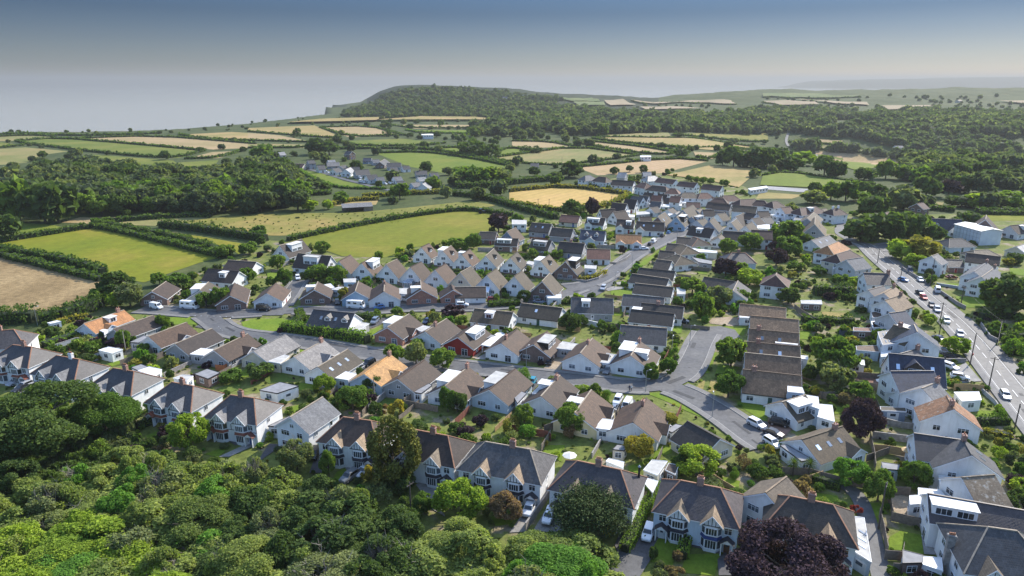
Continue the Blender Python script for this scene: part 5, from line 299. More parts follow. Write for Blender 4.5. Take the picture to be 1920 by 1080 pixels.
D_TREES = [(-97.65,128.17,11.4,14.5,'dark','largest dark broad tree at the left edge of the villas'),(-89.51,136.95,7.0,9.6,'mid','second dark tree before the half-hidden villa'),(-107.83,131.17,5.1,8.1,'dark','dark tree at the far left picture edge'),(-68.14,130.62,4.2,8.7,'lime','bright yellow-green tree on the front lawn'),(-22.27,116.1,4.7,15.7,'cypress','tall olive conifer standing in front of the villas'),(-9.1,107.2,4.4,7.3,'lime','rounded bright green tree on the villa forecourt'),(-1.19,106.02,2.8,5.3,'pinkish','pinkish small tree on the round lawn'),(-43.03,122.25,3.2,6.8,'grey','grey-green willowy tree by the blue garage house'),(-36.12,120.06,1.7,5.6,'mid','slim upright tree on the villa lawn'),(-16.2,108.4,1.9,3.9,'mid','small dark tree beside the forecourt wall'),(-21.36,115.2,3.0,4.1,'dark','dark bush tree at the conifer foot'),(13.09,100.79,6.3,8.5,'pine','wide spreading pine in front of the villa'),(26.29,127.37,3.3,5.6,'gold','golden and green shrub tree on the back lawn'),(36.39,120.3,4.5,5.9,'lime','wide light green garden tree behind the blue-bay villa'),(43.68,119.59,0.9,2.1,'ball','clipped ball tree on the back lawn'),(22.95,95.3,0.8,2.5,'dark','small dark upright bush on the front lawn'),(40.53,83.78,8.8,12.8,'beech','great purple beech at the bottom'),(64.96,116.56,3.0,6.1,'bright','dense bright green tree in the back garden'),(76.66,115.65,2.8,6.0,'mid','round tree beside the blue summer house'),(58.25,119.59,1.8,4.3,'palm','garden palm beside the lean-to'),(55.51,120.3,1.9,3.9,'palm','second garden palm beside the lean-to'),(61.93,108.0,1.1,2.0,'redb','small dark red bush by the back lane'),(67.91,111.71,2.7,6.1,'mid','loose green tree beside the tall pole'),(76.27,135.76,4.2,9.3,'beech','purple tree at the end of the white extension'),(83.8,152.05,2.9,5.9,'mid','pale green tree behind the purple one'),(92.68,154.23,1.3,1.9,'redb','dark red maple in the back garden'),(126.53,183.91,3.5,5.3,'lime','bright round tree beside the main road'),(85.08,170.3,5.3,10.2,'mid','large green tree mass behind the brown terrace'),(81.69,160.33,4.0,6.9,'grey','pale flowering shrub mass behind the brown terrace'),(81.13,167.71,1.5,4.6,'mid','slim pale green tree by the fence'),(142.07,182.41,2.4,4.9,'ball','clipped round bush across the main road'),(111.79,143.83,1.3,3.0,'ball','round bush on the lawn by the road'),(129.85,197.28,2.8,6.6,'palm','front garden palm beside the main road'),(132.8,208.04,2.2,3.8,'lime','light shrub in the front garden by the dark car'),(59.74,174.79,4.0,8.3,'mid','large rounded tree clump on the terrace lawn'),(53.31,155.72,3.9,6.7,'mid','tree clump beside the close'),(2.75,163.54,1.9,4.8,'ball','egg-shaped clipped bright tree'),(22.47,151.33,1.3,3.9,'ball','upright clipped bush by the sloping drive'),(35.24,140.63,2.2,3.7,'gold','golden shrub beside the end bungalow'),(31.88,190.65,2.4,4.5,'ball','yellow-green round bush beside the ribbed roof'),(62.22,213.16,3.5,8.9,'mid','tree standing at the cul-de-sac top'),(45.28,178.53,1.5,3.9,'ball','dark clipped bush by the corner bungalow'),(36.2,166.02,1.9,4.8,'mid','tree in front of the corner bungalow'),(41.46,169.43,2.0,4.9,'mid','green bush tree at the corner pavement'),(17.82,201.94,3.3,6.1,'dark','dark shrub tree behind the grey garage'),(2.69,139.39,2.4,6.1,'mid','tall leafy tree left of the yellow bungalow'),(13.1,138.77,3.9,6.7,'mid','spreading tree before the yellow bungalow'),(-26.47,176.64,3.1,6.3,'grey','wispy tree beside the orange-yellow roof'),(-32.51,177.58,3.2,5.4,'mid','golden-green tree at the kerb'),(-18.85,173.87,3.3,5.6,'mid','low spreading tree by the road'),(-46.86,158.76,2.7,4.9,'lime','bright yellow shrub tree in the back garden'),(-37.73,149.22,3.8,6.0,'mid','garden tree beside the pale timber pole'),(-35.14,158.76,2.3,4.6,'dark','dark bush tree at the orange bungalow corner'),(-65.73,166.86,3.5,4.3,'dark','dark shrub before the pale grey roof'),(-2.57,151.33,0.8,3.4,'ball','slim dark cypress by the conservatory'),(-15.1,147.84,1.9,6.4,'mid','tall bush tree beyond the small lawn'),(-12.9,147.84,2.5,5.1,'dark','dark garden tree left of the conservatory'),(-10.6,136.95,2.1,2.6,'beech','purple-grey shrub beside the white annexe'),(-19.47,217.15,4.0,4.0,'beech','dark purple shrub by the upper road'),(-38.05,217.15,1.8,3.3,'mid','round shrub at the upper road corner'),(-108.36,201.94,2.1,5.8,'mid','tree on the verge behind the blue end wall'),(-112.82,187.49,2.0,6.0,'mid','small tree before the brown bungalow'),(-114.37,187.49,3.1,3.2,'beech','purple-brown bush behind the grey walls'),(-123.3,195.03,1.0,2.6,'dark','dark red clipped bush by the orange bungalow'),(-104.93,183.41,1.8,3.4,'mid','bush by the white side gable bungalow'),(-72.77,165.18,3.0,3.1,'mid','wide garden bush behind the villas'),(-257.38,375.83,10.3,21.1,'bigf','left one of the two great field trees'),(-248.86,373.97,10.5,21.0,'bigf','right one of the two great field trees'),(-272.63,377.71,11.1,22.7,'bigl','broad light green tree left of the two great trees'),(-248.0,331.02,7.2,12.0,'bigf','round tree at the left edge beside the mown field'),(-126.01,296.46,4.2,5.8,'mid','round hedge tree at the mown field corner'),(-117.77,301.33,4.1,5.9,'mid','round tree among the western gardens'),(-221.42,363.16,3.1,4.7,'mid','scrubby tree at the field gate'),(-141.35,236.16,5.7,9.8,'dark','big dark tree at the hay field corner'),(-131.76,227.03,4.6,8.5,'grey','grey-green tree next to the dark corner tree'),(-143.58,230.0,3.7,5.7,'mid','bushy tree in the lower hedge'),(-136.82,227.03,2.8,4.7,'lime','bright bush in the hay field corner'),(-125.51,249.42,4.5,5.7,'mid','wide bush behind the brick-fronted bungalow'),(-134.26,252.96,3.0,5.0,'mid','bush at the mown field end'),(-104.88,225.57,3.3,5.6,'mid','tree behind the motorhome'),(-100.43,227.03,2.8,7.5,'mid','tall shrub right of the motorhome'),(-102.02,256.58,3.1,5.9,'mid','tree between the western houses'),(-74.69,258.43,4.8,6.8,'mid','broad garden tree in front of the dark long house'),(-67.5,256.58,3.5,7.2,'mid','tall garden tree left of the garden room'),(-85.9,251.18,3.0,7.4,'mid','tree along the side street'),(-96.79,276.24,3.1,6.3,'mid','tree before the double-gabled house'),(-59.45,233.04,1.9,5.0,'gold','small tree beside the blue-painted bungalow'),(-86.21,306.35,3.4,5.0,'mid','tree at the meadow corner'),(-57.51,290.57,2.1,4.3,'mid','tree standing alone on the meadow edge'),(-25.9,311.53,4.4,5.5,'mid','tree among the top chalets'),(-126.51,340.08,3.5,5.5,'mid','bush at the rough field edge'),(-6.87,349.62,5.5,9.0,'beech','round purple tree at the meadow edge'),(33.7,392.39,5.8,8.8,'dark','dark green tree at the barley field'),(46.3,395.46,4.3,9.5,'beech','purple-black tree in the barley field corner'),(-17.71,314.18,3.2,7.1,'mid','tall shrub tree above the top chalets'),(2.89,368.49,3.5,5.9,'mid','tree behind the skylight house'),(49.81,302.57,1.7,3.9,'beech','dark purple clipped bush pair on the corner'),(10.2,234.59,2.1,4.7,'ball','round bush before the dark brick gable'),(4.22,231.51,2.2,4.6,'dark','dark tree below the cream chalet'),(65.67,240.98,4.4,6.4,'mid','tree mass behind the long dark roofs'),(84.67,264.12,4.6,7.8,'beech','large purple tree in the central gardens'),(90.49,264.12,3.2,6.5,'mid','green tree right of the purple one'),(97.6,303.82,4.8,6.9,'mid','large garden tree above the purple one'),(109.52,308.92,4.9,8.5,'mid','round tree left of the brown gable'),(71.37,228.5,4.6,6.8,'grey','grey-green tree left of the brown terrace top'),(79.73,233.04,3.8,5.0,'mid','tree before the grey gabled wing'),(90.52,252.96,5.1,6.2,'lime','yellow-green tree in the central gardens'),(19.87,294.08,2.6,4.3,'mid','tree behind the red-brown bungalow'),(129.69,319.61,6.9,11.9,'mid','big green tree before the grey gabled block'),(120.3,305.5,4.8,5.4,'beech','purple tree below the big green one'),(161.79,396.15,4.0,7.0,'grey','grey-green tree between the red roofs'),(147.73,339.05,2.7,3.8,'lime','yellow bush below the grey gable'),(136.64,315.97,3.7,6.1,'dark','dark shrub by the pale roof'),(121.3,296.46,5.6,10.1,'mid','round green tree left of the main road houses'),(111.56,282.69,4.9,7.4,'beech','purple tree left of the round green tree'),(176.94,291.73,7.2,10.0,'gold','bright yellow-topped tree at the road bend'),(170.66,294.08,5.8,8.1,'lime','pale green tree at the road bend'),(168.94,280.51,4.0,5.5,'lime','low yellow-green tree beside the road'),(168.93,328.09,7.8,10.6,'dark','leftmost dark tree of the junction clump'),(177.52,331.02,9.1,12.3,'dark','dark middle tree of the junction clump'),(184.47,328.09,7.8,13.8,'dark','tallest tree of the junction clump'),(193.84,331.02,7.3,13.3,'dark','right tree of the junction clump'),(204.83,340.08,5.3,10.4,'mid','lighter tree right of the junction clump'),(204.53,328.09,4.7,7.9,'dark','dark conifer-like tree before the navy house'),(205.3,389.37,8.5,12.4,'dark','dark tree rising behind the junction clump'),(164.64,218.52,8.9,13.6,'dark','huge dark tree at the right picture edge'),(164.88,225.57,4.1,6.6,'mid','tree left of the huge dark tree'),(213.95,284.9,3.4,4.6,'dark','dark tree near the curved pale roof'),(209.6,282.69,2.5,3.2,'gold','yellow-green tree by the stone cottages'),(232.16,356.27,5.0,6.3,'dark','dark tree right of the navy house'),(245.73,366.7,5.7,7.1,'dark','dark tree mass behind the plastic-wrapped site'),(125.1,252.96,3.0,4.6,'mid','bush beside the dark square hedge'),(128.52,249.42,2.6,4.5,'lime','light bush near the purple slate house'),(116.11,274.15,3.3,4.0,'mid','round grey bush in the gardens'),(123.38,268.05,2.8,3.5,'mid','round shrub by the tiled shed'),(96.5,230.0,3.7,5.7,'dark','dark tree before the tall hipped house'),(-295.76,975.76,5.9,11.3,'round','lone round tree in the ochre field'),(-44.75,735.09,12.3,14.9,'round','left tree of the round clump in the fields'),(-32.69,715.33,10.3,15.6,'round','middle tree of the round clump in the fields'),(-23.63,708.97,8.6,13.3,'round','right tree of the round clump in the fields'),(-204.18,735.09,11.2,16.0,'dark','dark tree behind the hamlet on the left'),(-191.6,735.09,10.1,13.7,'dark','second dark tree behind the hamlet'),(-36.15,521.4,8.4,12.3,'mid','first tall tree right of the hamlet'),(-27.93,517.93,8.4,13.1,'mid','second tall tree right of the hamlet'),(-18.96,517.93,8.8,13.1,'mid','third tall tree right of the hamlet'),(-9.15,528.46,8.9,10.8,'grey','greyish tree right of the hamlet'),(-56.35,494.86,5.7,9.4,'mid','round tree at the hamlet end'),(-73.92,454.17,6.0,10.1,'mid','tree behind the long open barn'),(-173.22,975.76,5.9,8.3,'round','tree on the field boundary'),(-64.7,899.8,6.8,9.8,'round','tree by the bright green strip'),(-115.3,1156.01,5.2,12.5,'round','tree in the thin tan strip'),(-54.64,964.15,9.5,13.4,'round','tree clump right of the bright strip'),(-112.72,770.5,8.8,7.2,'round','low tree on the lane'),(-182.03,550.8,10.6,13.0,'dark','dark tree above the bright paddock'),(-244.09,684.58,10.4,15.0,'mid','light tree at the belt end'),(-132.1,488.63,4.5,5.4,'dark','dark round hedge tree'),(-108.96,438.62,4.8,7.0,'mid','hedge tree beside the golden field'),(-120.67,410.39,4.1,6.5,'lime','light round tree at the wood edge'),(-111.42,414.85,3.2,5.9,'lime','second light round tree at the wood edge'),(14.5,763.15,6.4,7.1,'round','left of the bush pair in the fields'),(25.87,755.95,5.7,7.1,'round','right of the bush pair in the fields'),(46.13,558.66,9.9,11.4,'dark','big dark bush behind the furthest houses'),(174.5,721.8,7.1,11.3,'round','dark bush with one tall tip in the fields'),(183.21,735.12,2.8,10.3,'round','narrow dark tree beside that bush'),(193.44,640.7,7.3,13.0,'dark','left tree of the dark field clump'),(200.15,630.62,9.6,17.8,'dark','tall tree of the dark field clump'),(209.89,630.91,8.2,11.9,'dark','middle tree of the dark field clump'),(218.65,621.18,11.9,16.5,'dark','right tree of the dark field clump'),(227.08,621.49,9.5,17.5,'dark','furthest right tree of the dark field clump'),(156.63,511.14,3.5,4.8,'mid','tree behind the third white terrace'),(141.28,532.06,2.9,4.2,'mid','first small tree behind the terraces'),(145.07,527.03,2.8,4.6,'mid','second small tree behind the terraces'),(149.61,521.4,2.8,4.5,'mid','third small tree behind the terraces'),(137.44,539.41,2.9,4.2,'mid','fourth small tree behind the terraces'),(99.88,592.35,3.2,5.6,'dark','small dark tree behind the glinting roof'),(111.0,587.92,3.2,6.5,'dark','second small dark tree behind the glinting roof'),(85.54,579.27,3.6,5.5,'dark','third small dark tree behind the glinting roof'),(267.75,645.71,11.3,12.1,'lime','pale tree on the farm track'),(239.37,632.3,12.1,16.8,'dark','dark tree left of the farm track'),(241.21,602.65,11.5,11.3,'dark','dark tree below the pale one'),(254.9,567.55,8.7,16.1,'dark','dark tree right of the farm track'),(259.98,559.42,7.7,13.2,'dark','second dark tree right of the farm track'),(297.0,552.03,7.6,13.9,'mid','shapely tree by the valley slope'),(306.62,544.33,7.1,12.0,'mid','tree right of the shapely one'),(276.04,543.87,7.5,9.4,'dark','dark tree by the grey barn'),(309.67,522.1,8.8,12.3,'mid','broad tree in the lower right wood'),(272.83,454.23,8.1,14.4,'dark','dark tree before the brick house'),(291.08,459.68,7.1,10.9,'beech','purple-tinged tree in the right wood'),(236.57,414.86,9.7,13.9,'grey','large pale tree right of the junction houses'),(282.28,419.43,6.5,8.7,'lime','round light tree on the right pasture'),(301.87,419.44,8.5,10.0,'mid','spreading tree on the right pasture'),(207.98,448.88,6.3,11.4,'mid','left tree of the tall pair by the arena'),(215.16,443.7,7.2,13.4,'mid','right tree of the tall pair by the arena'),(190.32,433.67,7.7,8.3,'grey','grey-green tree by the arena'),(241.13,454.2,6.3,8.6,'dark','dark tree above the junction'),(225.49,443.71,5.8,6.3,'mid','low tree above the junction'),(277.84,424.08,8.2,6.7,'dark','low dark thicket on the right pasture')]
D_HEDGES = [([(-223.04,368.49),(-195.97,351.26),(-167.16,333.99),(-132.96,306.35),(-125.78,298.87)],3,3.4,'thick dark hedge along the right side of the big mown field'),([(-186.76,361.41),(-161.46,351.26),(-135.17,336.4),(-119.09,328.09)],4,4,'thick dark hedge above the narrow mown strip'),([(-71.52,203.37),(-58.07,199.0),(-44.71,193.7),(-42.83,192.27)],3,3.4,'bright clipped hedge around the slate-roofed corner house'),([(-71.2,218.52),(-67.93,211.86),(-68.82,206.17),(-70.8,203.73)],2.3,3,'green hedge curving round the grass circle'),([(-51.48,215.81),(-43.17,212.51)],2,3,'rounded hedge beside the white motorhome'),([(-39.84,467.95),(-19.47,456.86),(1.63,419.41),(15.51,397.53),(24.73,383.46)],3.5,4,'long hedge between the meadow and the barley field'),([(-99.11,456.86),(-78.77,467.95),(-47.91,476.6)],3,4,'hedge behind the golden field by the barn'),([(-40.61,501.25),(-16.44,501.25),(0.0,521.4),(23.7,535.71),(39.42,539.41)],4,5,'tall hedge running to the village top'),([(47.59,514.51),(66.86,494.86),(91.37,482.54)],3,4,'hedge in front of the furthest houses'),([(-195.79,793.37),(-139.91,801.29),(-93.38,793.37),(-58.74,735.09),(0.0,640.39)],2.2,3,'hedge along the lane behind the hamlet'),([(-735.99,999.81),(-712.69,1038.15),(-630.27,987.64),(-554.83,999.81),(-516.89,1038.15)],2,5,'coastal hedge along the cliff top'),([(274.71,403.87),(285.81,405.17),(308.56,403.88)],3,5,'dark hedge along the right-hand pasture'),([(246.73,417.13),(257.34,410.4),(262.65,406.03)],3,5,'dark hedge behind the tree clump by the junction'),([(28.19,115.65),(24.17,108.4),(20.72,100.79),(18.53,96.96)],1.9,1.7,'clipped hedge between the red pickup drive and white suv drive'),([(31.16,102.97),(28.78,98.33),(27.74,95.3)],1.8,1.8,'clipped hedge dividing the two lawns of the blue-bay villa'),([(-84.0,139.39),(-79.25,145.81)],1.8,1.8,'dark hedge across the front lawn of the red-porch villa'),([(58.45,118.17),(62.55,115.2)],1.9,1.6,'dark garden hedge behind the black-tiled villa'),([(109.94,240.98),(122.79,239.35)],4,4,'tall square dark hedge by the right back gardens'),([(93.89,211.86),(109.86,209.93)],2,3,'long low garden hedge right of the brown terrace'),([(105.74,141.58),(112.92,141.9)],2,2,'dark hedge across the lawn by the main road'),([(153.57,214.48),(165.85,215.14)],2.2,3,'hedge of the right-hand front garden beside the main road'),([(147.75,196.15),(155.02,196.15)],2,2.5,'low hedge at the right picture edge by the road'),([(103.64,136.95),(108.89,135.17)],1.6,1.8,'golden hedge beside the main road gardens'),([(17.93,263.16),(29.14,259.36),(33.87,264.12),(37.94,271.07)],1.5,2,'golden-green hedge round the dark brick corner house'),([(-53.94,258.43),(-43.8,256.58)],2.2,3,'dark hedge between two rows of white gables'),([(-164.14,268.05),(-180.13,280.51),(-199.56,291.73),(-234.04,307.63),(-261.48,319.61)],3.2,4,'thick hedge between the hay field and the mown field'),([(-164.34,209.3),(-160.1,211.86),(-154.47,211.86)],4,6,'bushy yellow-green hedge below the hay field'),([(-151.91,209.93),(-146.13,214.48),(-142.97,224.12),(-143.58,230.0)],4,6,'tall dark hedge along the lower edge of the hay field'),([(-145.17,207.41),(-142.71,213.16),(-139.13,214.48)],1.6,2.5,'golden flowering hedge beside the orange-roofed bungalow'),([(-136.76,188.53),(-134.26,193.92),(-131.88,197.28)],2.2,3.5,'pale green hedge beside the grey garden wall'),([(-48.63,94.01),(-47.45,94.81)],1,1,'small clipped hedge by the villa drive'),([(-8.29,227.03),(-1.85,228.5),(2.78,228.5)],1.8,3,'hedge along the pavement by the dark red car'),([(-61.59,265.1),(-55.01,261.25)],2,3,'hedge by the bright blue garden room'),([(-713.96,964.15),(-681.27,999.81),(-630.22,975.76)],1.8,2.6,'hedge along the far edge of the narrow olive field on the cliff top at the'),([(-338.59,774.97),(-334.69,702.71),(-369.98,708.97),(-468.44,770.5),(-593.91,861.37),(-633.35,899.8)],1.8,2.6,'hedge along the near edge of the long green field sloping below the cliff-top fields'),([(-633.35,899.8),(-612.13,952.81),(-466.64,861.37),(-338.59,774.97)],1.8,2.6,'hedge along the far edge of the long green field sloping below the cliff-top fields'),([(-583.82,941.72),(-497.87,987.64),(-313.27,861.37)],1.8,2.6,'hedge along the far edge of the tan hay field right behind the coastal bushes'),([(-326.89,899.8),(-416.51,941.72),(-477.54,1012.28)],1.8,2.6,'hedge along the near edge of the small ochre field beside the dark coastal thicket'),([(-582.6,839.81),(-590.39,793.37)],1.8,2.6,'hedge along the near edge of the small green corner field at the left picture edge'),([(-297.37,774.97),(-294.53,702.71),(-323.8,690.53)],1.8,2.6,'hedge along the near edge of the little tan field beside the tallest belt trees'),([(-233.13,964.15),(-243.18,946.13),(-399.66,1070.96)],1.8,2.6,'hedge along the near edge of the ochre field with one lone round tree in it'),([(-243.28,880.17),(-340.81,909.93)],1.8,2.6,'hedge along the near edge of the tan strip field below the lone tree field'),([(-245.45,852.25),(-236.49,809.37),(-302.87,806.12)],1.8,2.6,'hedge along the near edge of the thin olive field behind the hamlet trees'),([(-315.9,1165.91),(-239.24,1200.16),(-154.75,999.81)],1.8,2.6,'hedge along the far edge of the tan rectangular field right of the lone tree field'),([(-154.75,999.81),(-222.2,964.15),(-315.9,1165.91)],1.8,2.6,'hedge along the near edge of the tan rectangular field right of the lone tree field'),([(-396.3,1255.4),(-367.19,1368.53),(-253.86,1440.49)],1.8,2.6,'hedge along the far edge of the pale ochre field under the dark headland'),([(-22.74,1346.1),(-253.53,1337.32)],1.8,2.6,'hedge along the near edge of the highest ochre field right at the headland foot'),([(-21.75,1156.01),(-154.49,1139.86),(-225.1,1247.75)],1.8,2.6,'hedge along the near edge of the thin tan strip below the highest ochre field'),([(-25.14,1025.06),(-133.14,1038.15),(-166.19,1102.86)],1.8,2.6,'hedge along the near edge of the bright green strip with a white barn roof beside'),([(-82.44,870.67),(-99.1,843.33),(-175.43,826.01),(-228.14,899.8)],1.8,2.6,'hedge along the near edge of the green field between two lanes behind the hamlet'),([(-145.24,748.87),(-95.72,763.15),(-42.84,702.71),(0.0,630.19)],1.8,2.6,'hedge along the far edge of the large green meadow behind the hamlet houses'),([(-88.2,801.29),(-55.83,817.61),(-45.57,748.87)],1.8,2.6,'hedge along the far edge of the green field left of the round tree clump'),([(-18.44,746.07),(-3.1,817.61),(29.01,763.15)],1.8,2.6,'hedge along the far edge of the green field right of the round tree clump'),([(-21.35,700.24),(0.0,727.06),(75.18,826.01),(133.07,728.39)],1.8,2.6,'hedge along the far edge of the wide green and ochre field before the pitch of'),([(133.07,728.39),(59.48,648.78),(29.28,638.32),(-15.61,682.23),(-21.35,700.24)],1.8,2.6,'hedge along the near edge of the wide green and ochre field before the pitch of'),([(-89.78,494.86),(-116.81,496.13),(-132.16,507.8),(-158.75,550.8),(-183.12,601.39)],1.8,2.6,'hedge along the near edge of the bright green paddock in front of the hamlet road'),([(-112.71,426.42),(-105.0,443.69),(-87.02,448.87)],2.6,3.2,'hedge along the far edge of the small golden field behind the long open barn'),([(-124.57,473.68),(-128.57,467.95),(-152.03,476.6)],2.6,3.2,'hedge along the near edge of the rough green patch by the left wood'),([(0.0,899.8),(47.16,889.88),(72.05,826.01)],1.8,2.6,'hedge along the far edge of the tan field beside the pair of bushes'),([(78.32,880.17),(95.76,903.83),(155.08,817.61),(176.75,755.95)],1.8,2.6,'hedge along the far edge of the narrow tan field crossing the middle distance'),([(176.75,755.95),(159.41,728.39),(122.28,766.07),(78.32,880.17)],1.8,2.6,'hedge along the near edge of the narrow tan field crossing the middle distance'),([(106.8,941.72),(134.78,964.15),(214.61,946.31),(363.1,1046.04)],1.8,2.6,'hedge along the far edge of the long ochre field below the far wood'),([(363.1,1046.04),(223.78,785.44),(146.84,861.37),(106.8,941.72)],1.8,2.6,'hedge along the near edge of the long ochre field below the far wood'),([(401.82,1106.04),(310.5,1052.79),(225.07,993.51)],1.8,2.6,'hedge along the near edge of the rough pasture right of the olive field'),([(58.41,623.23),(158.5,699.01),(188.81,673.26)],1.8,2.6,'hedge along the far edge of the pinkish ripe field behind the furthest terrace'),([(-1.86,482.54),(39.26,509.13),(79.68,467.95)],2.6,3.2,'hedge along the far edge of the golden barley field left of the village top'),([(79.68,467.95),(57.11,419.41),(37.14,414.85),(26.11,406.01),(-1.69,436.13)],2.6,3.2,'hedge along the near edge of the golden barley field left of the village top'),([(338.42,2042.76),(588.31,1926.66),(572.01,1826.12)],1.8,2.6,'hedge along the far edge of the long tan field high on the ridge'),([(572.01,1826.12),(484.01,1909.89),(384.15,1943.82),(338.42,2042.76)],1.8,2.6,'hedge along the near edge of the long tan field high on the ridge'),([(245.95,2000.83),(162.54,1939.36),(119.67,2010.83)],1.8,2.6,'hedge along the near edge of the dull green field on the ridge side'),([(224.61,752.3),(197.64,691.22),(186.39,709.14)],1.8,2.6,'hedge along the near edge of the small tan field beside the dark clump of trees'),([(204.56,566.9),(233.01,593.17),(254.64,547.46),(269.81,514.82)],1.8,2.6,'hedge along the far edge of the green paddock above the grey riding arena'),([(436.23,1107.98),(499.41,1089.16),(564.32,1022.55)],1.8,2.6,'hedge along the far edge of the sloping tan and green field above the valley'),([(564.32,1022.55),(535.84,1035.93),(453.2,1075.85),(436.23,1107.98)],1.8,2.6,'hedge along the near edge of the sloping tan and green field above the valley'),([(322.37,424.11),(287.91,418.05)],2.6,3.2,'hedge along the near edge of the green pasture at the right edge below the wood'),([(764.63,1782.64),(662.54,1766.91),(659.37,1883.2)],1.8,2.6,'hedge along the near edge of the tan strip field at the far plateau left end'),([(977.62,2007.49),(868.75,2013.54),(684.59,1958.58)],1.8,2.6,'hedge along the near edge of the grey green field on the far plateau'),([(-246.23,316.87),(-248.22,319.61)],2.6,3.2,'hedge along the left edge of the big mown green field left of the village'),([(-248.22,319.61),(-246.51,325.22),(-225.16,356.27),(-220.02,360.72),(-174.18,329.55),(-128.96,296.46)],2.6,3.2,'hedge along the far edge of the big mown green field left of the village'),([(-341.99,331.02),(-259.39,316.87),(-227.49,298.39),(-159.75,258.43)],2.6,3.2,'hedge along the far edge of the brown hay field with raked rows at the left'),([(-225.44,373.97),(-186.07,390.57),(-171.84,389.37)],2.6,3.2,'hedge along the far edge of the long olive strip field by the wood edge'),([(-108.92,328.67),(-93.76,350.93),(-71.82,377.71),(-41.05,405.15),(-24.07,412.16),(0.0,391.79)],2.6,3.2,'hedge along the far edge of the large green meadow behind the steep-roofed houses'),([(272.72,398.37),(303.08,396.3)],2.6,3.2,'hedge along the far edge of the mown green field behind the right-hand houses')]
D_WOODS = [('belt',[(-369.96,503.29),(-397.7,607.68),(-370.63,616.75),(-254.92,529.39),(-225.55,547.07),(-226.6,607.68),(-204.94,612.18),(-143.87,468.49),(-148.75,501.03),(-127.72,410.21),(-148.36,396.37),(-177.85,393.05),(-210.18,396.37),(-248.38,393.05),(-290.91,388.16),(-320.98,380.27),(-411.3,497.15)],11,(5,8.5)),('belt2',[(-221.97,607.68),(-172.65,565.92),(-143.87,468.49),(-168.6,453.46)],10,(5,8)),('valley',[(418.69,1085.4),(497.04,1096.19),(543.53,1038.52),(580.45,1004.71),(755.24,963.52),(409.34,515.93),(301.99,464.65),(318.88,561.28),(505.19,1003.62),(430.08,1050.01)],12,(5,9)),('ravine',[(573.0,1597.88),(761.88,1702.22),(812.04,1598.44),(929.65,1595.33),(1168.61,1517.02),(758.56,965.63),(603.18,1016.17),(563.75,1078.32),(515.06,1136.67),(429.19,1186.55)],13,(5.5,9)),('mid',[(0.0,1736.39),(143.06,1743.85),(205.71,1619.67),(274.04,1526.73),(410.55,1482.98),(623.15,1669.99),(439.08,1164.06),(313.03,1121.95),(228.69,1045.76),(110.39,974.47),(28.1,929.17),(-42.93,946.79),(-68.69,1140.59),(-18.38,1224.71)],13,(5.5,9)),('head',[(-426.36,1870.72),(-373.56,1928.15),(-350.79,2071.38),(-299.88,2128.5),(-206.28,2141.33),(-95.43,2145.05),(61.96,2084.46),(150.26,2019.54),(110.66,1855.17),(0.0,1431.3),(-171.72,1431.3),(-358.59,1495.43)],13,(3,6.5)),('plateau',[(132.39,1978.7),(508.34,1844.92),(651.43,1994.09),(949.11,1996.54),(1523.37,1993.74),(1244.63,1615.72),(697.19,1729.28),(311.59,1737.41),(160.76,1795.06)],27,(3,6))]
D_BRAMBLE = [(-137.69,148.53),(-115.67,140.63),(-98.93,136.95),(-85.77,137.67),(-73.84,128.98),(-67.13,121.76),(-71.29,113.44),(-99.26,100.79)]
D_NEARWOOD = [(-93.74,95.42),(-124.49,133.64),(-102.44,123.48),(-90.12,114.57),(-83.48,116.83),(-77.93,124.54),(-63.08,114.57),(-54.82,116.45),(-45.75,113.64),(-38.98,110.95),(-29.62,108.36),(-24.67,102.7),(-14.88,97.51),(-8.75,97.51),(3.4,94.07),(14.45,94.07),(17.31,89.56),(14.47,82.08),(-32.64,75.07),(-77.35,75.07)]
D_SCRUB = [(-1660.33,2076.3),(-369.83,1450.65),(0.0,1391.72),(455.38,1261.68),(576.62,1023.94),(760.99,968.73),(322.69,401.75),(187.96,401.73),(157.95,423.12),(135.19,608.82),(48.2,521.4),(24.57,393.41),(-10.22,438.62),(-66.65,428.81),(-127.86,410.39),(-202.7,393.41),(-319.29,385.41)]
D_ROUGH = [(-189.34,365.98),(-148.59,396.7),(-93.98,401.73),(-27.36,440.64),(-37.59,401.73),(-97.22,343.21),(-147.36,347.03)]
D_ODD = {'tent': (225.125,328.275,-1.45,11,17,6.8),'barn': (-92.55,410.04,0.34),'tractor': (-17.77,400.67,0.35),'parasols': [(91.37,173.87,(0.02,0.25,0.2),'green parasol on the back patio'),(93.34,160.33,(0.62,0.6,0.55),'pale round parasol on the terrace'),(11.65,124.26,(0.62,0.6,0.55),'white parasol behind the pine villa'),(81.41,126.19,(0.5,0.35,0.18),'tan parasol by the orange-brown fence')]}
def zat(x, y): return float(H(x, y))
rs = np.concatenate([np.linspace(-1.9,-.9,12), np.linspace(-.88,.95,190), np.linspace(1.0,1.9,10)])
ys = np.concatenate([np.linspace(-120,500,14)[:-1], np.linspace(500,1150,40)[:-1], np.linspace(1150,2700,110), np.linspace(2750,3200,6)])
RR, YY = np.meshgrid(rs, ys); XX = RR*np.maximum(YY, 500); ZZ = H(XX, YY)
nx = len(rs); idx = np.arange(len(rs)*len(ys)).reshape(len(ys), nx)
F = np.stack([idx[:-1,:-1], idx[:-1,1:], idx[1:,1:], idx[1:,:-1]], -1).reshape(-1, 4)
tm = npmesh('ground', np.stack([XX, YY, ZZ], -1).reshape(-1, 3), F, TERR); tm.shade_smooth()
HEATH = ground('heath', [(.3,(.012,.022,.009)),(.5,(.024,.037,.014)),(.66,(.045,.053,.022)),(.8,(.09,.085,.045))], .012, .06, .4)
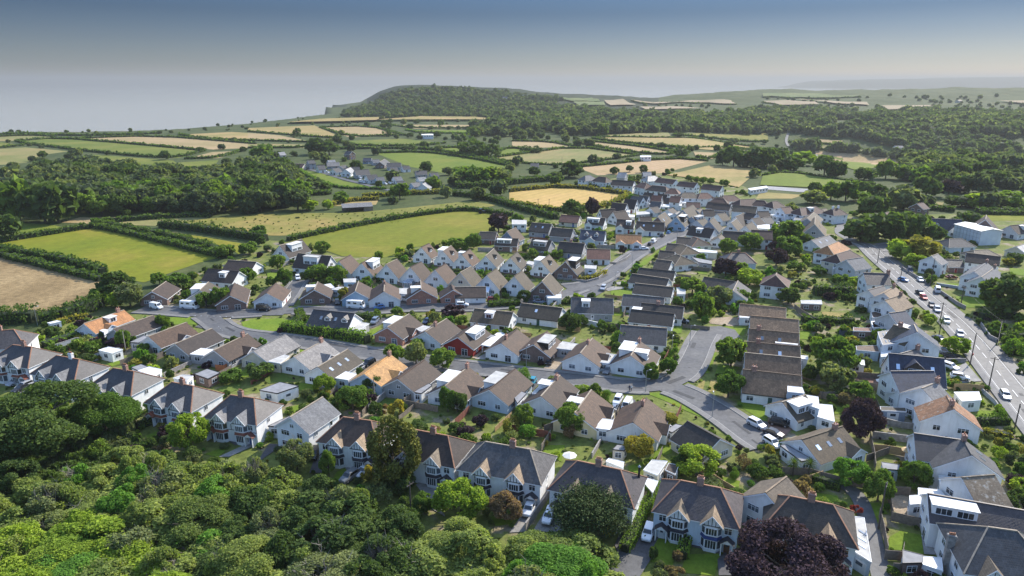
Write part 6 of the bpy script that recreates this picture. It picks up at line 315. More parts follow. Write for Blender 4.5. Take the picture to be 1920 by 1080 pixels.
tm.materials.append(HEATH); fc = np.stack([XX[:-1,:-1]/np.maximum(YY[:-1,:-1], 500), YY[:-1,:-1], ZZ[:-1,:-1]], -1).reshape(-1, 3)
tm.polygons.foreach_set('material_index', ((fc[:,1] > 1500) & (((fc[:,0] < .2) & (fc[:,2] > 4)) | (fc[:,2] < -6))).astype(np.int32))
tag(link('ground', tm), 'rolling open land from the wood to the coast', kind='structure')
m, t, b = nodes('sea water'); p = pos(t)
b.inputs['Base Color'].default_value = (.49,.46,.38,1); b.inputs['Roughness'].default_value = .15; b.inputs['Specular IOR Level'].default_value = .8  # base colour lightened to stand in for sun glitter on the water
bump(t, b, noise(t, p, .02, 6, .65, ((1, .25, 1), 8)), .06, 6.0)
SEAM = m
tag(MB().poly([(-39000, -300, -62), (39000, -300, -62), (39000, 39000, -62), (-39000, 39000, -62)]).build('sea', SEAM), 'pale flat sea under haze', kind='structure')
# opposite headland across the bay
hx = np.linspace(5000, 16000, 90); hy = np.linspace(12000, 14600, 14); HXX, HYY = np.meshgrid(hx, hy)
prof = np.interp(hx/12300, [.42,.437,.45,.475,.56,.66,.75,1.3], [-66,-20,40,66,84,112,128,150])
prof = prof + 5*np.sin(hx*.004) + 4*np.sin(hx*.011+1)
HZ = -70 + (prof[None,:]+70)*(sst(12000, 12350, HYY)*(1-sst(13800, 14600, HYY)))
idx = np.arange(HXX.size).reshape(HXX.shape); F = np.stack([idx[:-1,:-1], idx[:-1,1:], idx[1:,1:], idx[1:,:-1]], -1).reshape(-1, 4)
hm = npmesh('far_hills', np.stack([HXX, HYY, HZ], -1).reshape(-1, 3), F, HEATH); hm.shade_smooth()
tag(link('far_hills', hm), 'low grey headland across the bay', kind='structure')

# occupancy raster: 1 = not free for planting
CELL = 1.0; OX, OY, NXC, NYC = -1300.0, 60.0, 2700, 2400
OCC = np.zeros((NYC, NXC), np.uint8)
def stamp(pts, val):
    p = np.array([(a[0], a[1]) for a in pts]); x0, y0 = np.floor((p.min(0)-(OX, OY))/CELL).astype(int); x1, y1 = np.ceil((p.max(0)-(OX, OY))/CELL).astype(int)
    x0, y0 = max(x0, 0), max(y0, 0); x1, y1 = min(x1, NXC), min(y1, NYC)
    if x1 <= x0 or y1 <= y0: return
    gx, gy = np.meshgrid(OX+(np.arange(x0, x1)+.5)*CELL, OY+(np.arange(y0, y1)+.5)*CELL); ins = np.zeros(gx.shape, bool); n = len(p)
    for i in range(n):
        (xa, ya), (xb, yb) = p[i], p[(i+1) % n]
        if ya == yb: continue
        ins ^= ((ya > gy) != (yb > gy)) & (gx < (xb-xa)*(gy-ya)/(yb-ya)+xa)
    OCC[y0:y1, x0:x1] |= (ins*val).astype(np.uint8)
def occ(x, y):
    i, j = int((x-OX)/CELL), int((y-OY)/CELL)
    return int(OCC[j, i]) if 0 <= i < NXC and 0 <= j < NYC else 0
def inpoly(x, y, P):
    c = False; n = len(P)
    for i in range(n):
        xa, ya = P[i][:2]; xb, yb = P[(i+1) % n][:2]
        if (ya > y) != (yb > y) and x < (xb-xa)*(y-ya)/(yb-ya)+xa: c = not c
    return c

def drape(name, pts, mat, lift, label, step=None):
    n = len(pts); P = [Vector((*p, 0)) for p in pts]; far = max(p.y for p in P)
    import bmesh
    bm = bmesh.new(); vs_ = [bm.verts.new(p) for p in P]; bm.faces.new(vs_)
    bmesh.ops.triangulate(bm, faces=bm.faces[:])
    if step:
        for _ in range(6):
            es = [e for e in bm.edges if e.calc_length() > step]
            if not es: break
            bmesh.ops.subdivide_edges(bm, edges=es, cuts=1); bmesh.ops.triangulate(bm, faces=[f for f in bm.faces if len(f.verts) > 3])
    for v in bm.verts: v.co.z = zat(v.co.x, v.co.y)+lift
    for f in bm.faces:
        if f.normal.z < 0 or f.calc_area() and (f.verts[1].co-f.verts[0].co).cross(f.verts[2].co-f.verts[0].co).z < 0: f.normal_flip()
    me = bpy.data.meshes.new(name); bm.to_mesh(me); bm.free(); me.materials.append(mat)
    o = link(name, me); return tag(o, label, kind='structure')

# village garden ground
drape('garden_ground', D_VILLAGE, GARDEN, .01, 'garden land between the houses')
for fi, (k, pts, lab, hed) in enumerate(D_FIELDS):
    far = max(p[1] for p in pts); bent = far > 560 and (max(p[0] for p in pts) > 190 or far > 1400)
    drape('field', pts, fieldmat(k), (.02 if not bent else (.5 if far < 1400 else 4.0))+.001*fi, lab, 30 if bent else None); stamp(pts, 1)
for i, (pts, k) in enumerate(D_LAWNS):
    drape('lawn', pts, (LAWN0, LAWN1, LAWN2)[k], .085+.0006*i, 'patch of %s grass in the gardens' % ('shady', 'bright mown', 'dry')[k]); stamp(pts, 2)
for i, (pts, k) in enumerate(D_PAVE):
    drape('paving', pts, PAV[k], .135 + .0007*i, {'road': 'wide asphalt road mouth', 'tar': 'tarmac drive', 'conc': 'concrete paving', 'gravel': 'gravel drive', 'brickp': 'brick paved drive', 'arena': 'grey riding arena surface'}[k]); stamp(pts, 4)

# roads
def offs(pl, d):
    out = []
    for i, p in enumerate(pl):
        a = pl[max(i-1, 0)]; b_ = pl[min(i+1, len(pl)-1)]; dx, dy = b_[0]-a[0], b_[1]-a[1]; l = math.hypot(dx, dy) or 1
        out.append((p[0]-dy/l*d, p[1]+dx/l*d))
    return out
def smooth(pl, it=2):
    for _ in range(it):
        q = [pl[0]]
        for a, b_ in zip(pl, pl[1:]): q += [(a[0]*.75+b_[0]*.25, a[1]*.75+b_[1]*.25), (a[0]*.25+b_[0]*.75, a[1]*.25+b_[1]*.75)]
        pl = q+[pl[-1]]
    return pl
def strip(name, pl, d0, d1, z, mat, label=None, thick=0):
    A, B = offs(pl, d0), offs(pl, d1); mb = MB()
    for i in range(len(pl)-1):
        q = [(*p_, z+(zat(*p_)+(.6 if zat(*p_) < -.3 else 0) if p_[1] > 560 else 0)) for p_ in (A[i], A[i+1], B[i+1], B[i])]
        if (q[1][0]-q[0][0])*(q[2][1]-q[0][1])-(q[1][1]-q[0][1])*(q[2][0]-q[0][0]) < 0: q = q[::-1]
        if thick: mb.prism(q[::-1], (0, 0, -thick))
        else: mb.poly(q)
    return tag(mb.build(name, mat), label, kind='structure')
for ri, (nm, wd, pl, pv, mark) in enumerate(D_ROADS):
    sp = smooth(pl); z = .18 + ri*.004
    strip(nm, sp, -wd/2, wd/2, z, ASPH, nm.replace('_', ' '))
    A, B = offs(sp, -wd/2-pv-.3), offs(sp, wd/2+pv+.3)
    for i in range(len(sp)-1): stamp([A[i], A[i+1], B[i+1], B[i]], 8)
ROADS_ = {nm: (smooth(pl), wd) for nm, wd, pl, pv, mark in D_ROADS}
def on_other_road(x, y, me_):
    for k, (sp, wd) in ROADS_.items():
        if k == me_: continue
        for a in sp:
            if math.hypot(a[0]-x, a[1]-y) < wd/2+.6: return True
    return False
strip('lay_by', ROADS_['main_road'][0][12:-10], -6.9/2-.1, -6.9/2-2.9, .176, ASPH, 'parking strip along the near side of the main road')
for ri, (nm, wd, pl, pv, mark) in enumerate(D_ROADS):
    if pv:
        sp = ROADS_[nm][0]
        for sgn in (-1, 1):
            if nm == 'main_road' and sgn < 0: continue
            run = []
            for i, p in enumerate(offs(sp, sgn*(wd/2+.5))):
                if on_other_road(p[0], p[1], nm):
                    if len(run) > 2: strip('pavement', run, sgn*wd/2, sgn*(wd/2+pv), .33, PAVM, 'pavement beside the '+nm.replace('_', ' '), .3)
                    run = []
                else: run.append(sp[i])
            if len(run) > 2:
                strip('pavement', run, sgn*wd/2, sgn*(wd/2+pv), .33, PAVM, 'pavement beside the '+nm.replace('_', ' '), .3); strip('kerb', run, sgn*(wd/2-.13), sgn*(wd/2-.002), .338, KERB, 'kerb of the '+nm.replace('_', ' '), .3)
mr = ROADS_['main_road'][0]
# painted markings on the main road
acc = 0; mb = MB()
for a, b_ in zip(mr, mr[1:]):
    L_ = math.dist(a, b_); d = ((b_[0]-a[0])/L_, (b_[1]-a[1])/L_); s_ = 0
    while s_ < L_:
        if (acc+s_) % 6.5 < 4:
            x, y = a[0]+d[0]*s_, a[1]+d[1]*s_; q = min(.5, L_-s_); nn = (-d[1]*.09, d[0]*.09)
            mb.poly([(x+nn[0], y+nn[1], .262), (x-nn[0], y-nn[1], .262), (x+d[0]*q-nn[0], y+d[1]*q-nn[1], .262), (x+d[0]*q+nn[0], y+d[1]*q+nn[1], .262)])
        s_ += .5
    acc += L_
tag(mb.build('road_markings', WHITEP), 'white dashed centre line of the main road', kind='structure')
for sgn in (-1, 1): strip('road_edge_line', mr, sgn*(6.9/2-.52), sgn*(6.9/2-.4), .26, WHITEP, 'white edge line of the main road')
mb = MB()
for (x, y), (x2, y2) in D_MARKS:
    L_ = math.dist((x, y), (x2, y2)); d = ((x2-x)/L_, (y2-y)/L_); n_ = max(1, int(L_/2))
    for i in range(n_):
        a = (x+d[0]*L_*i/n_, y+d[1]*L_*i/n_); q = L_/n_*.6; nn = (-d[1]*.12, d[0]*.12)
        mb.poly([(a[0]+nn[0], a[1]+nn[1], .15), (a[0]-nn[0], a[1]-nn[1], .15), (a[0]+d[0]*q-nn[0], a[1]+d[1]*q-nn[1], .15), (a[0]+d[0]*q+nn[0], a[1]+d[1]*q+nn[1], .268)])
tag(mb.build('junction_markings', WHITEP), 'white give way dashes at the grass circle junction', kind='structure')

PATCH = ground('tarmac repair', [(.3,(.05,.05,.052)),(.7,(.075,.074,.074))], .4, 2, .15, None, .1, rough=.7); IRON = plain('cast iron cover', (.045,.04,.037), .6, .2, 3)
pr = random.Random(21)
for nm in ('main_road', 'estate_road', 'crescent_road', 'close', 'upper_road'):
    sp, wd = ROADS_[nm]
    for k in range(4, len(sp)-4, 5):
        a, b_ = Vector((*sp[k], 0)), Vector((*sp[k+1], 0)); d = (b_-a).normalized(); n_ = Vector((-d.y, d.x, 0)); zr = .205+.004*list(ROADS_).index(nm)+.012
        if pr.random() < .55:
            o_ = a+n_*pr.uniform(-wd*.38, wd*.2); L_, W__ = pr.uniform(1.5, 7), pr.uniform(.5, 1.4); tag(MB().poly([tuple(p_+Vector((0, 0, zr))) for p_ in (o_, o_+d*L_, o_+d*L_+n_*W__, o_+n_*W__)]).build('road_patch', PATCH), 'dark tarmac repair patch in the '+nm.replace('_', ' '), kind='structure')
        else:
            o_ = a+n_*pr.uniform(-wd*.3, wd*.3); tag(MB().poly([(o_.x+.34*math.cos(q*.785), o_.y+.34*math.sin(q*.785), zr+.002) for q in range(8)]).build('manhole_cover', IRON), 'round iron manhole cover in the '+nm.replace('_', ' '), kind='structure')

# ------------------------------------------------------------------ windows
WC = {}
def win_mesh(wd, h, n, far, dark=False):
    k = (round(wd, 1), round(h, 1), n, far, dark)
    if k in WC: return WC[k]
    f = .07 if not far else .09; fr = MB(); y0, y1 = -.05, .03
    hw, hh = k[0]/2, k[1]
    fr.box((-hw-f, y0-.05, -f), (hw+f, y1, 0)); fr.box((-hw-f, y0, hh), (hw+f, y1, hh+f)); fr.box((-hw-f, y0, 0), (-hw, y1, hh)); fr.box((hw, y0, 0), (hw+f, y1, hh))
    for i in range(1, n): x = -hw+2*hw*i/n; fr.box((x-.035, y0+.01, 0), (x+.035, y1, hh))
    if n > 1 and not far: fr.box((-hw, y0+.015, hh*.7), (hw, y1-.01, hh*.7+.05))
    F_ = UPVC if not dark else DARKF
    if far:
        fr.box((-hw, -.02, 0), (hw, .02, hh), 1); WC[k] = (fr.mesh('window', [F_, GLASS]), None)
    else:
        WC[k] = (fr.mesh('window', F_), MB().box((-hw, -.015, 0), (hw, .02, hh)).mesh('pane', GLASS))
    return WC[k]
def window(par, x, y, z, rz, wd, h, n=2, far=False, sub=False, dark=False):
    fm, pm = win_mesh(wd, h, n, far or sub, dark)
    o = link('window', fm, par, (x, y, z), rz)
    if pm: link('pane', pm, o)
    return o
DOORM = {}
def door(par, x, y, z, rz, c, wd=.95, h=2.05, name='door'):
    k = (c.name, wd, h)
    if k not in DOORM: DOORM[k] = MB().box((-wd/2, -.05, 0), (wd/2, .03, h)).box((-wd/2-.06, -.03, 0), (-wd/2, .03, h+.06), 1).box((wd/2, -.03, 0), (wd/2+.06, .03, h+.06), 1).box((-wd/2, -.03, h), (wd/2, .03, h+.06), 1).box((-wd*.25, -.06, h*.6), (wd*.25, -.045, h*.9), 2).mesh('door', [c, UPVC, GLASS])
    return link(name, DOORM[k], par, (x, y, z), rz)

KIND = {'bung': (2.5, .60), 'bung6': (2.9, .72), 'chal': (2.6, 1.02), 'two': (5.0, .66), 'ter': (5, .6), 'semi': (5.1, .74), 'semi2': (4.6, .6), 'hipb': (2.6, .55), 'hipt': (4.8, .72)}
NAME = {'bung': 'bungalow', 'bung6': 'chalet_bungalow', 'chal': 'chalet_house', 'two': 'house', 'ter': 'terrace_house', 'semi': 'villa', 'semi2': 'villa', 'hipb': 'hipped_bungalow', 'hipt': 'hipped_house'}
SEEN = {}
def chimney(root, x, y, zb, zt, m, pots=3):
    o = MB().box((x-.55, y-.35, zb), (x+.55, y+.35, zt)).box((x-.62, y-.42, zt-.22), (x+.62, y+.42, zt-.06)).build('chimney', m, root)
    for i in range(pots):
        px = x-.36+.72*i/max(1, pots-1); MB().cyl((px, y, zt), (px, y, zt+.42), .12, .1, 6).build('chimney_pot', POT, o)
def barge(root, x, hw, e, rh, tn, ov, sx, mat=UPVC, nm='bargeboard'):
    mb = MB(); x0, x1 = (x, x+.05*sx); t_ = .26
    for s in (1, -1):
        a = (x0, 0, rh+.06); b_ = (x0, s*(hw+ov), e-ov*tn+.06); mb.prism([a, b_, (x0, s*(hw+ov), b_[2]-t_), (x0, 0, a[2]-t_)], (x1-x0, 0, 0))
    return mb.build(nm, mat, root)
def house(i, cx, cy, ang, L, kind, wd, wc, rc, feats, label, group):
    e, tn = KIND[kind]; hw = wd/2; rh = e+tn*hw; dist = math.hypot(cx, cy); near = dist < 330; far = not near
    root = thing(NAME[kind], label, {'villa': 'house', 'bungalow': 'bungalow', 'chalet_bungalow': 'bungalow', 'hipped_bungalow': 'bungalow'}.get(NAME[kind], 'house'), (cx, cy, zat(cx, cy)), ang, group)
    W, RF = WALL[wc], ROOF[rc]; r_ = random.Random(i*77+5); ft = feats.split()
    hip = kind in ('semi', 'semi2', 'hipb', 'hipt'); ex = hw*.7 if hip else 0
    hl = L/2 + ex - (.25 if not hip else 0)              # half wall length
    ca, sa = math.cos(ang), math.sin(ang)
    def vis(lx, ly):                                     # does a wall with local normal (lx, ly) face the viewpoint side
        nx_, ny_ = lx*ca-ly*sa, lx*sa+ly*ca; d = dist or 1; return (-cx*nx_-cy*ny_)/d > -.12
    c4 = [(-hl, -hw), (hl, -hw), (hl, hw), (-hl, hw)]
    pw = lambda a, b_: (cx+a*ca-b_*sa, cy+a*sa+b_*ca)
    stamp([pw(a*1.06, b_*1.12) for a, b_ in c4], 16)
    # walls
    mb = MB()
    if hip:
        for a, b_ in zip(c4, c4[1:]+c4[:1]): mb.poly([(*a, -.4), (*b_, -.4), (*b_, e), (*a, e)])
    else:
        for s in (-1, 1): mb.poly([(s*hl, -s*hw, -.4), (s*hl, s*hw, -.4), (s*hl, s*hw, e), (s*hl, 0, rh-.02), (s*hl, -s*hw, e)] if True else [])
        mb.poly([(-hl, -hw, -.4), (hl, -hw, -.4), (hl, -hw, e), (-hl, -hw, e)]); mb.poly([(hl, hw, -.4), (-hl, hw, -.4), (-hl, hw, e), (hl, hw, e)])
    mb.build('wall', W, root)
    # roof
    ov = .38; t_ = .13; mb = MB()
    if hip:
        ox, oy, ze = hl+ov, hw+ov, e-.05
        cs = [(-ox, -oy, ze), (ox, -oy, ze), (ox, oy, ze), (-ox, oy, ze)]; ra, rb = (-L/2, 0, rh), (L/2, 0, rh)
        mb.poly([cs[0], cs[1], rb, ra]); mb.poly([cs[2], cs[3], ra, rb]); mb.poly([cs[1], cs[2], rb]); mb.poly([cs[3], cs[0], ra])
        for a, b_ in zip(cs, cs[1:]+cs[:1]): mb.poly([(a[0], a[1], ze-.16), (b_[0], b_[1], ze-.16), b_, a], 1)
        mb.poly([(c[0], c[1], ze-.16) for c in cs[::-1]], 1)
        mb.build('roof', [RF, UPVC], root)
        hc = CLAY if rc in ('sl', 'pu', 'db', 'bk') else CLAY2
        MB().bar(ra, rb, .26, 0, .2).build('ridge_tiles', hc, root)
        for c, r0 in ((cs[0], ra), (cs[3], ra), (cs[1], rb), (cs[2], rb)): MB().bar(c, r0, .22, 0, .18).build('hip_tiles', hc, root)
    else:
        xe = L/2
        for s in (1, -1):
            q = [(-xe, 0, rh+t_), (xe, 0, rh+t_), (xe, s*(hw+ov), e-ov*tn+t_), (-xe, s*(hw+ov), e-ov*tn+t_)]
            if s > 0: q = [q[1], q[0], q[3], q[2]]
            mb.prism(q[::-1], (0, 0, -t_), 0)
        mb.build('roof', RF, root)
        MB().bar((-xe, 0, rh+t_+.03), (xe, 0, rh+t_+.03), .3, 0, .14).build('ridge_tiles', CLAY2 if r_.random() < .5 else RF, root)
        for s in (1, -1):
            if vis(s, 0) or near: barge(root, s*(xe+.004), hw, e, rh, tn, ov, s)
            if vis(0, s): MB().box((-xe, s*(hw+ov)-.03, e-ov*tn-.12), (xe, s*(hw+ov)+.05, e-ov*tn+.05)).build('gutter', UPVC if r_.random() < .7 else DARKF, root)
    two = kind in ('two', 'ter', 'semi', 'semi2', 'hipt')
    tops = [.85] + ([3.35] if two else [])
    # windows: gable / end walls
    wing = [f for f in ft if f[0] == 'g']
    for s in (-1, 1):
        if not vis(s, 0): continue
        rz = -math.pi/2 if s < 0 else math.pi/2; x = s*(hl+.03)
        for k_, z in enumerate(tops):
            a_, b2 = (2.0, 1.3) if r_.random() < .6 else (1.6, 1.6)
            if kind == 'semi' and s > 0:
                window(root, x, -hw*.1, z+.2, rz, .9, 1.1, 2, far); continue
            window(root, x, hw*.45, z, rz, a_, 1.15, 3 if a_ > 1.8 else 2, far)
            if s > 0 and k_ == 0 and r_.random() < .5: door(root, x, -hw*.4, 0.05, rz, DOORC[r_.choice((0, 0, 1, 2, 3, 4))])
            elif r_.random() < .35 and k_ == 0: window(root, x, -hw*.42, .1, rz, 1.7, 1.95, 2, far)
            else: window(root, x, -hw*.45, z, rz, b2, 1.15, 2, far)
        if kind == 'chal': window(root, x, 0, e+.75, rz, 1.7, 1.15, 2, far)
        if 'wa' in ft: window(root, x, 0, e+.35 if kind != 'two' else e+.4, rz, .9, .8, 2, far)
        if wc == 'w2': MB().box((min(x, x+s*.06), -hw+.02, -.3), (max(x, x+s*.06), hw-.02, .84)).box((min(x, x+s*.04), -.7, .84), (max(x, x+s*.04), .3, 2.3)).build('brick_base', WALL['k'], root)
    # side walls
    for s in (-1, 1):
        if not vis(0, s) or (kind == 'semi' and s < 0): continue
        rz = 0 if s < 0 else math.pi; y = s*(hw+.03); n_ = max(1, int(2*hl/3.6))
        for z in tops:
            for j in range(n_):
                x = -hl+2*hl*(j+.5)/n_+r_.uniform(-.4, .4)
                if any(f[1] == ('R' if s < 0 else 'L') and abs(-L/2+L*float(f[2:] or .5)-x) < 3 for f in wing): continue
                if j == n_//2 and z < 1: door(root, x, y, .05, rz, DOORC[r_.choice((0, 0, 1, 2, 3, 4))])
                elif r_.random() < .8: window(root, x, y, z, rz, r_.choice((1.2, 1.5, .8)), 1.1, r_.choice((1, 2, 2)), far)
    # features
    for f in ft:
        c = f[0]
        if c == 'c':
            tpos = float(f[1:]); x = -L/2+L*tpos; y = 0 if tpos not in (0, 1) else 0
            m_ = STONE if tpos < 0 else (WALL['w'] if 'white chimney' in label or 'tall white' in label else BRK)
            if tpos < 0: x = -hl-.3
            chimney(root, x, y, (rh-1.2) if tpos >= 0 else -.3, rh+1.3 if tpos >= 0 else e+2.2, m_, 4 if kind == 'semi' else 2)
        elif c == 'g':
            s = -1 if f[1] == 'R' else 1; x = -L/2+L*float(f[2:]); x = max(-hl+2, min(hl-2, x)); ww = min(4.2, wd*.46); p_ = 1.3; zr = e+tn*ww/2; yo = hw+p_
            ym = hw-(zr-e)/tn
            mb = MB(); g0 = [(x-ww/2, s*yo, -.3), (x+ww/2, s*yo, -.3), (x+ww/2, s*yo, e), (x, s*yo, zr), (x-ww/2, s*yo, e)]
            mb.poly(g0 if s < 0 else g0[::-1])
            for sx_ in (-1, 1):
                q = [(x+sx_*ww/2, s*yo, -.3), (x+sx_*ww/2, s*(hw-.05), -.3), (x+sx_*ww/2, s*(hw-.05), e), (x+sx_*ww/2, s*yo, e)]
                mb.poly(q if sx_*s < 0 else q[::-1])
            wg = mb.build('gable_wing', W, root)
            mb = MB()
            for sx_ in (-1, 1):
                xo = x+sx_*(ww/2+.3); zo = e-.3*tn
                q = [(x, s*(yo+.2), zr+.14), (x, s*(ym-.25), zr+.14), (xo, s*(hw+.2), zo+.14), (xo, s*(yo+.2), zo+.14)]
                if sx_*s < 0: q = q[::-1]
                mb.prism(q, (0, 0, -.12))
            mb.build('wing_roof', RF, wg)
            mb = MB()
            for sx_ in (-1, 1):
                xo = x+sx_*(ww/2+.3); zo = e-.3*tn
                mb.prism([(x, s*(yo+.21), zr+.17), (xo, s*(yo+.21), zo+.17), (xo, s*(yo+.21), zo-.08), (x, s*(yo+.21), zr-.08)], (0, s*.05, 0))
            mb.build('bargeboard', UPVC, wg)
            if vis(0, s): window(wg, x, s*(yo+.03), .8, 0 if s < 0 else math.pi, 2.0, 1.25, 3, far, True)
            stamp([pw(x-ww/2, s*yo), pw(x+ww/2, s*yo), pw(x+ww/2, 0), pw(x-ww/2, 0)], 16)
        elif c in 'dD':
            s = -1 if f[1] == 'R' else 1; x = -L/2+L*float(f[2:]); big = c == 'D'
            dw = min(L*.62, 6.5) if big else 2.6; x = max(-L/2+dw/2+.4, min(L/2-dw/2-.4, x)); yf = hw*(.72 if big else .66); zt = rh-(.15 if kind != 'bung' else .02); zb = rh-tn*yf
            if zt-zb < 1.25: zt = zb+1.35
            yb = max(.05, (rh-zt)/tn-.1) if zt < rh else .05
            dm = WALL['w'] if 'white' in label or 'pale' in label else (WALL['g'] if 'grey' in label else (ROOF['bk'] if big and r_.random() < .6 else WALL['w']))
            y0, y1 = sorted((s*yf, s*yb)); do = MB().box((x-dw/2, y0, zb-.25), (x+dw/2, y1, zt)).build('dormer', dm, root)
            y0, y1 = sorted((s*(yf+.25), s*yb)); MB().box((x-dw/2-.2, y0, zt+.003), (x+dw/2+.2, y1, zt+.16)).build('dormer_roof', FLAT['wt'] if ('white' in label or r_.random() < .35) else FLAT['fl'], do)
            if vis(0, s):
                hh = min(1.05, zt-zb-.35)
                for k_ in range(2 if big else 1): window(do, x+(k_-.5)*dw*.48 if big else x, s*(yf+.03), zb+.25, 0 if s < 0 else math.pi, dw*.36 if big else dw*.6, hh, 3 if big else 2, far, True)
        elif c == 'p':
            s = -1 if f[1] == 'R' else 1; x = -L/2+L*float(f[2:]); dw = 2.0 if 'wide' not in label else 4.6; yf = hw*.62; zb = rh-tn*yf; zw = zb+1.05; zr = zw+.5*dw*.8; yb = max(0.1, (rh-zr)/tn)
            if zr > rh+.2: zr = rh+.2
            g0 = [(x-dw/2, s*yf, zb-.2), (x+dw/2, s*yf, zb-.2), (x+dw/2, s*yf, zw), (x, s*yf, zr-.06), (x-dw/2, s*yf, zw)]
            mb = MB(); mb.prism(g0 if s > 0 else g0[::-1], (0, -s*(yf-yb)*.9, 0)); do = mb.build('dormer', WALL['w'] if dw < 3 else ROOF['bk'], root)
            mb = MB()
            for sx_ in (-1, 1):
                q = [(x, s*(yf+.25), zr+.1), (x, s*max(.05, yb-.1), zr+.1), (x+sx_*(dw/2+.22), s*max(.1, (rh-zw)/tn-.1), zw-.08), (x+sx_*(dw/2+.22), s*(yf+.25), zw-.08)]
                if sx_*s < 0: q = q[::-1]
                mb.prism(q, (0, 0, -.1))
            mb.build('dormer_roof', RF, do)
            if vis(0, s): window(do, x, s*(yf+.03), zb+.2, 0 if s < 0 else math.pi, dw*.62, .85, 2 if dw < 3 else 3, far, True)
        elif c == 's':
            s = -1 if f[1] == 'R' else 1; n_ = int(f[2:]); nrm = Vector((0, s*tn, 1)).normalized()*.17
            for k_ in range(n_):
                x = -L/2+L*((k_+.8)/(n_+.9)); q = []
                for dx, v in ((-.4, .35), (.4, .35), (.4, .35+1.25/(hw*1.2)), (-.4, .35+1.25/(hw*1.2))): q.append(Vector((x+dx, s*hw*v, rh-tn*hw*v))+nrm)
                q = q if s > 0 else q[::-1]
                MB().prism(q, -nrm*.55).build('skylight', SKYL, root)
        elif f == 'vA':
            x0 = -hl-3.2; cv = MB().box((x0, -1.8, 0), (-hl-.01, 1.8, .5)).build('conservatory', UPVC, root)
            MB().box((x0+.05, -1.75, .5), (-hl-.02, 1.75, 2.1)).build('glazing', SKYL, cv)
            mb = MB()
            for k_ in range(6): yy = -1.8+3.6*k_/5; mb.bar((x0, yy, .5), (x0, yy, 2.1), .09); mb.bar((x0, yy, 2.15), (-hl-.02, yy*.6, 3.0), .08)
            mb.build('frame', UPVC, cv); MB().prism([(x0-.1, -1.9, 2.1), (x0-.1, 1.9, 2.1), (-hl-.02, 1.2, 2.95), (-hl-.02, -1.2, 2.95)], (0, 0, .04)).build('glass_roof', SKYL, cv)
        elif f in ('f', 'f1', 'f2'):
            two_ = f != 'f1'; xs = [-hl*.40, hl*.40] if two_ else [-hl*.45]
            red = f == 'f'; yw = -hw
            for gi, x in enumerate(xs):
                gw = 3.3; zr = e+gw*.5*1.05; ym = hw-(zr-e)/tn; yo = hw+.85
                # gable roof over the bay
                mb = MB()
                for sx_ in (-1, 1):
                    q = [(x, -(yo+.25), zr+.08), (x, -(ym-.2), zr+.08), (x+sx_*(gw/2+.25), -(hw+.1), e-.16), (x+sx_*(gw/2+.25), -(yo+.25), e-.16)]
                    mb.prism(q if sx_ < 0 else q[::-1], (0, 0, .12))
                ga = MB().poly([(x-gw/2, -yo, e-.15), (x+gw/2, -yo, e-.15), (x, -yo, zr)]).box((x-gw/2, -yo+.01, e-.15), (x+gw/2, -hw+.05, e-.05)).build('front_gable', WALL['w'], root)
                mb.build('gable_roof', ROOF['tn'] if not red else ROOF['lg'], ga)
                mb = MB()
                for sx_ in (-1, 1): mb.prism([(x, -(yo+.26), zr+.2), (x+sx_*(gw/2+.25), -(yo+.26), e-.04), (x+sx_*(gw/2+.25), -(yo+.26), e-.3), (x, -(yo+.26), zr-.06)], (0, -.05, 0))
                mb.build('bargeboard', UPVC, ga)
                mb = MB()
                for k_ in range(5):
                    xx = x-gw*.36+gw*.72*k_/4; mb.box((xx-.05, -yo-.03, e-.1), (xx+.05, -yo+.01, e-.1+max(.1, (1-abs(xx-x)/(gw/2))*(zr-e)-.1)))
                mb.box((x-gw/2, -yo-.035, e-.14), (x+gw/2, -yo+.01, e)); mb.build('gable_timbers', TIMBER, ga)
                # two storey bay
                bw, bd = 1.25, .8; pl_ = [(x-bw-.35, -hw), (x-bw*.75, -hw-bd), (x+bw*.75, -hw-bd), (x+bw+.35, -hw)]
                mb = MB()
                for a, b_ in zip(pl_, pl_[1:]): mb.poly([(*a, -.3), (*b_, -.3), (*b_, e-.16), (*a, e-.16)])
                bay = mb.build('bay', WALL['w'], root)
                for z, h_ in ((.75, 1.5), (3.3, 1.25)):
                    for a, b_, n_ in ((pl_[0], pl_[1], 1), (pl_[1], pl_[2], 4), (pl_[2], pl_[3], 1)):
                        mx_, my_ = (a[0]+b_[0])/2, (a[1]+b_[1])/2; rz = math.atan2(b_[1]-a[1], b_[0]-a[0]); l_ = math.dist(a, b_)
                        window(bay, mx_+math.sin(rz)*.03, my_-math.cos(rz)*.03, z, rz, l_-.22, h_, n_, far, True)
                sk = (REDT if red else (BLUET if ('bright blue' in label and gi == 1) else DKT))
                mb = MB(); o_ = [(x-bw-.6, -hw+.02), (x-bw*.85, -hw-bd-.3), (x+bw*.85, -hw-bd-.3), (x+bw+.6, -hw+.02)]
                for (a, b_), (c_, d_) in zip(zip(o_, o_[1:]), zip(pl_, pl_[1:])): mb.poly([(*a, 2.5), (*b_, 2.5), (*d_, 3.02), (*c_, 3.02)])
                mb.poly([(*p_, 2.5) for p_ in o_[::-1]]); mb.build('bay_roof', sk, bay)
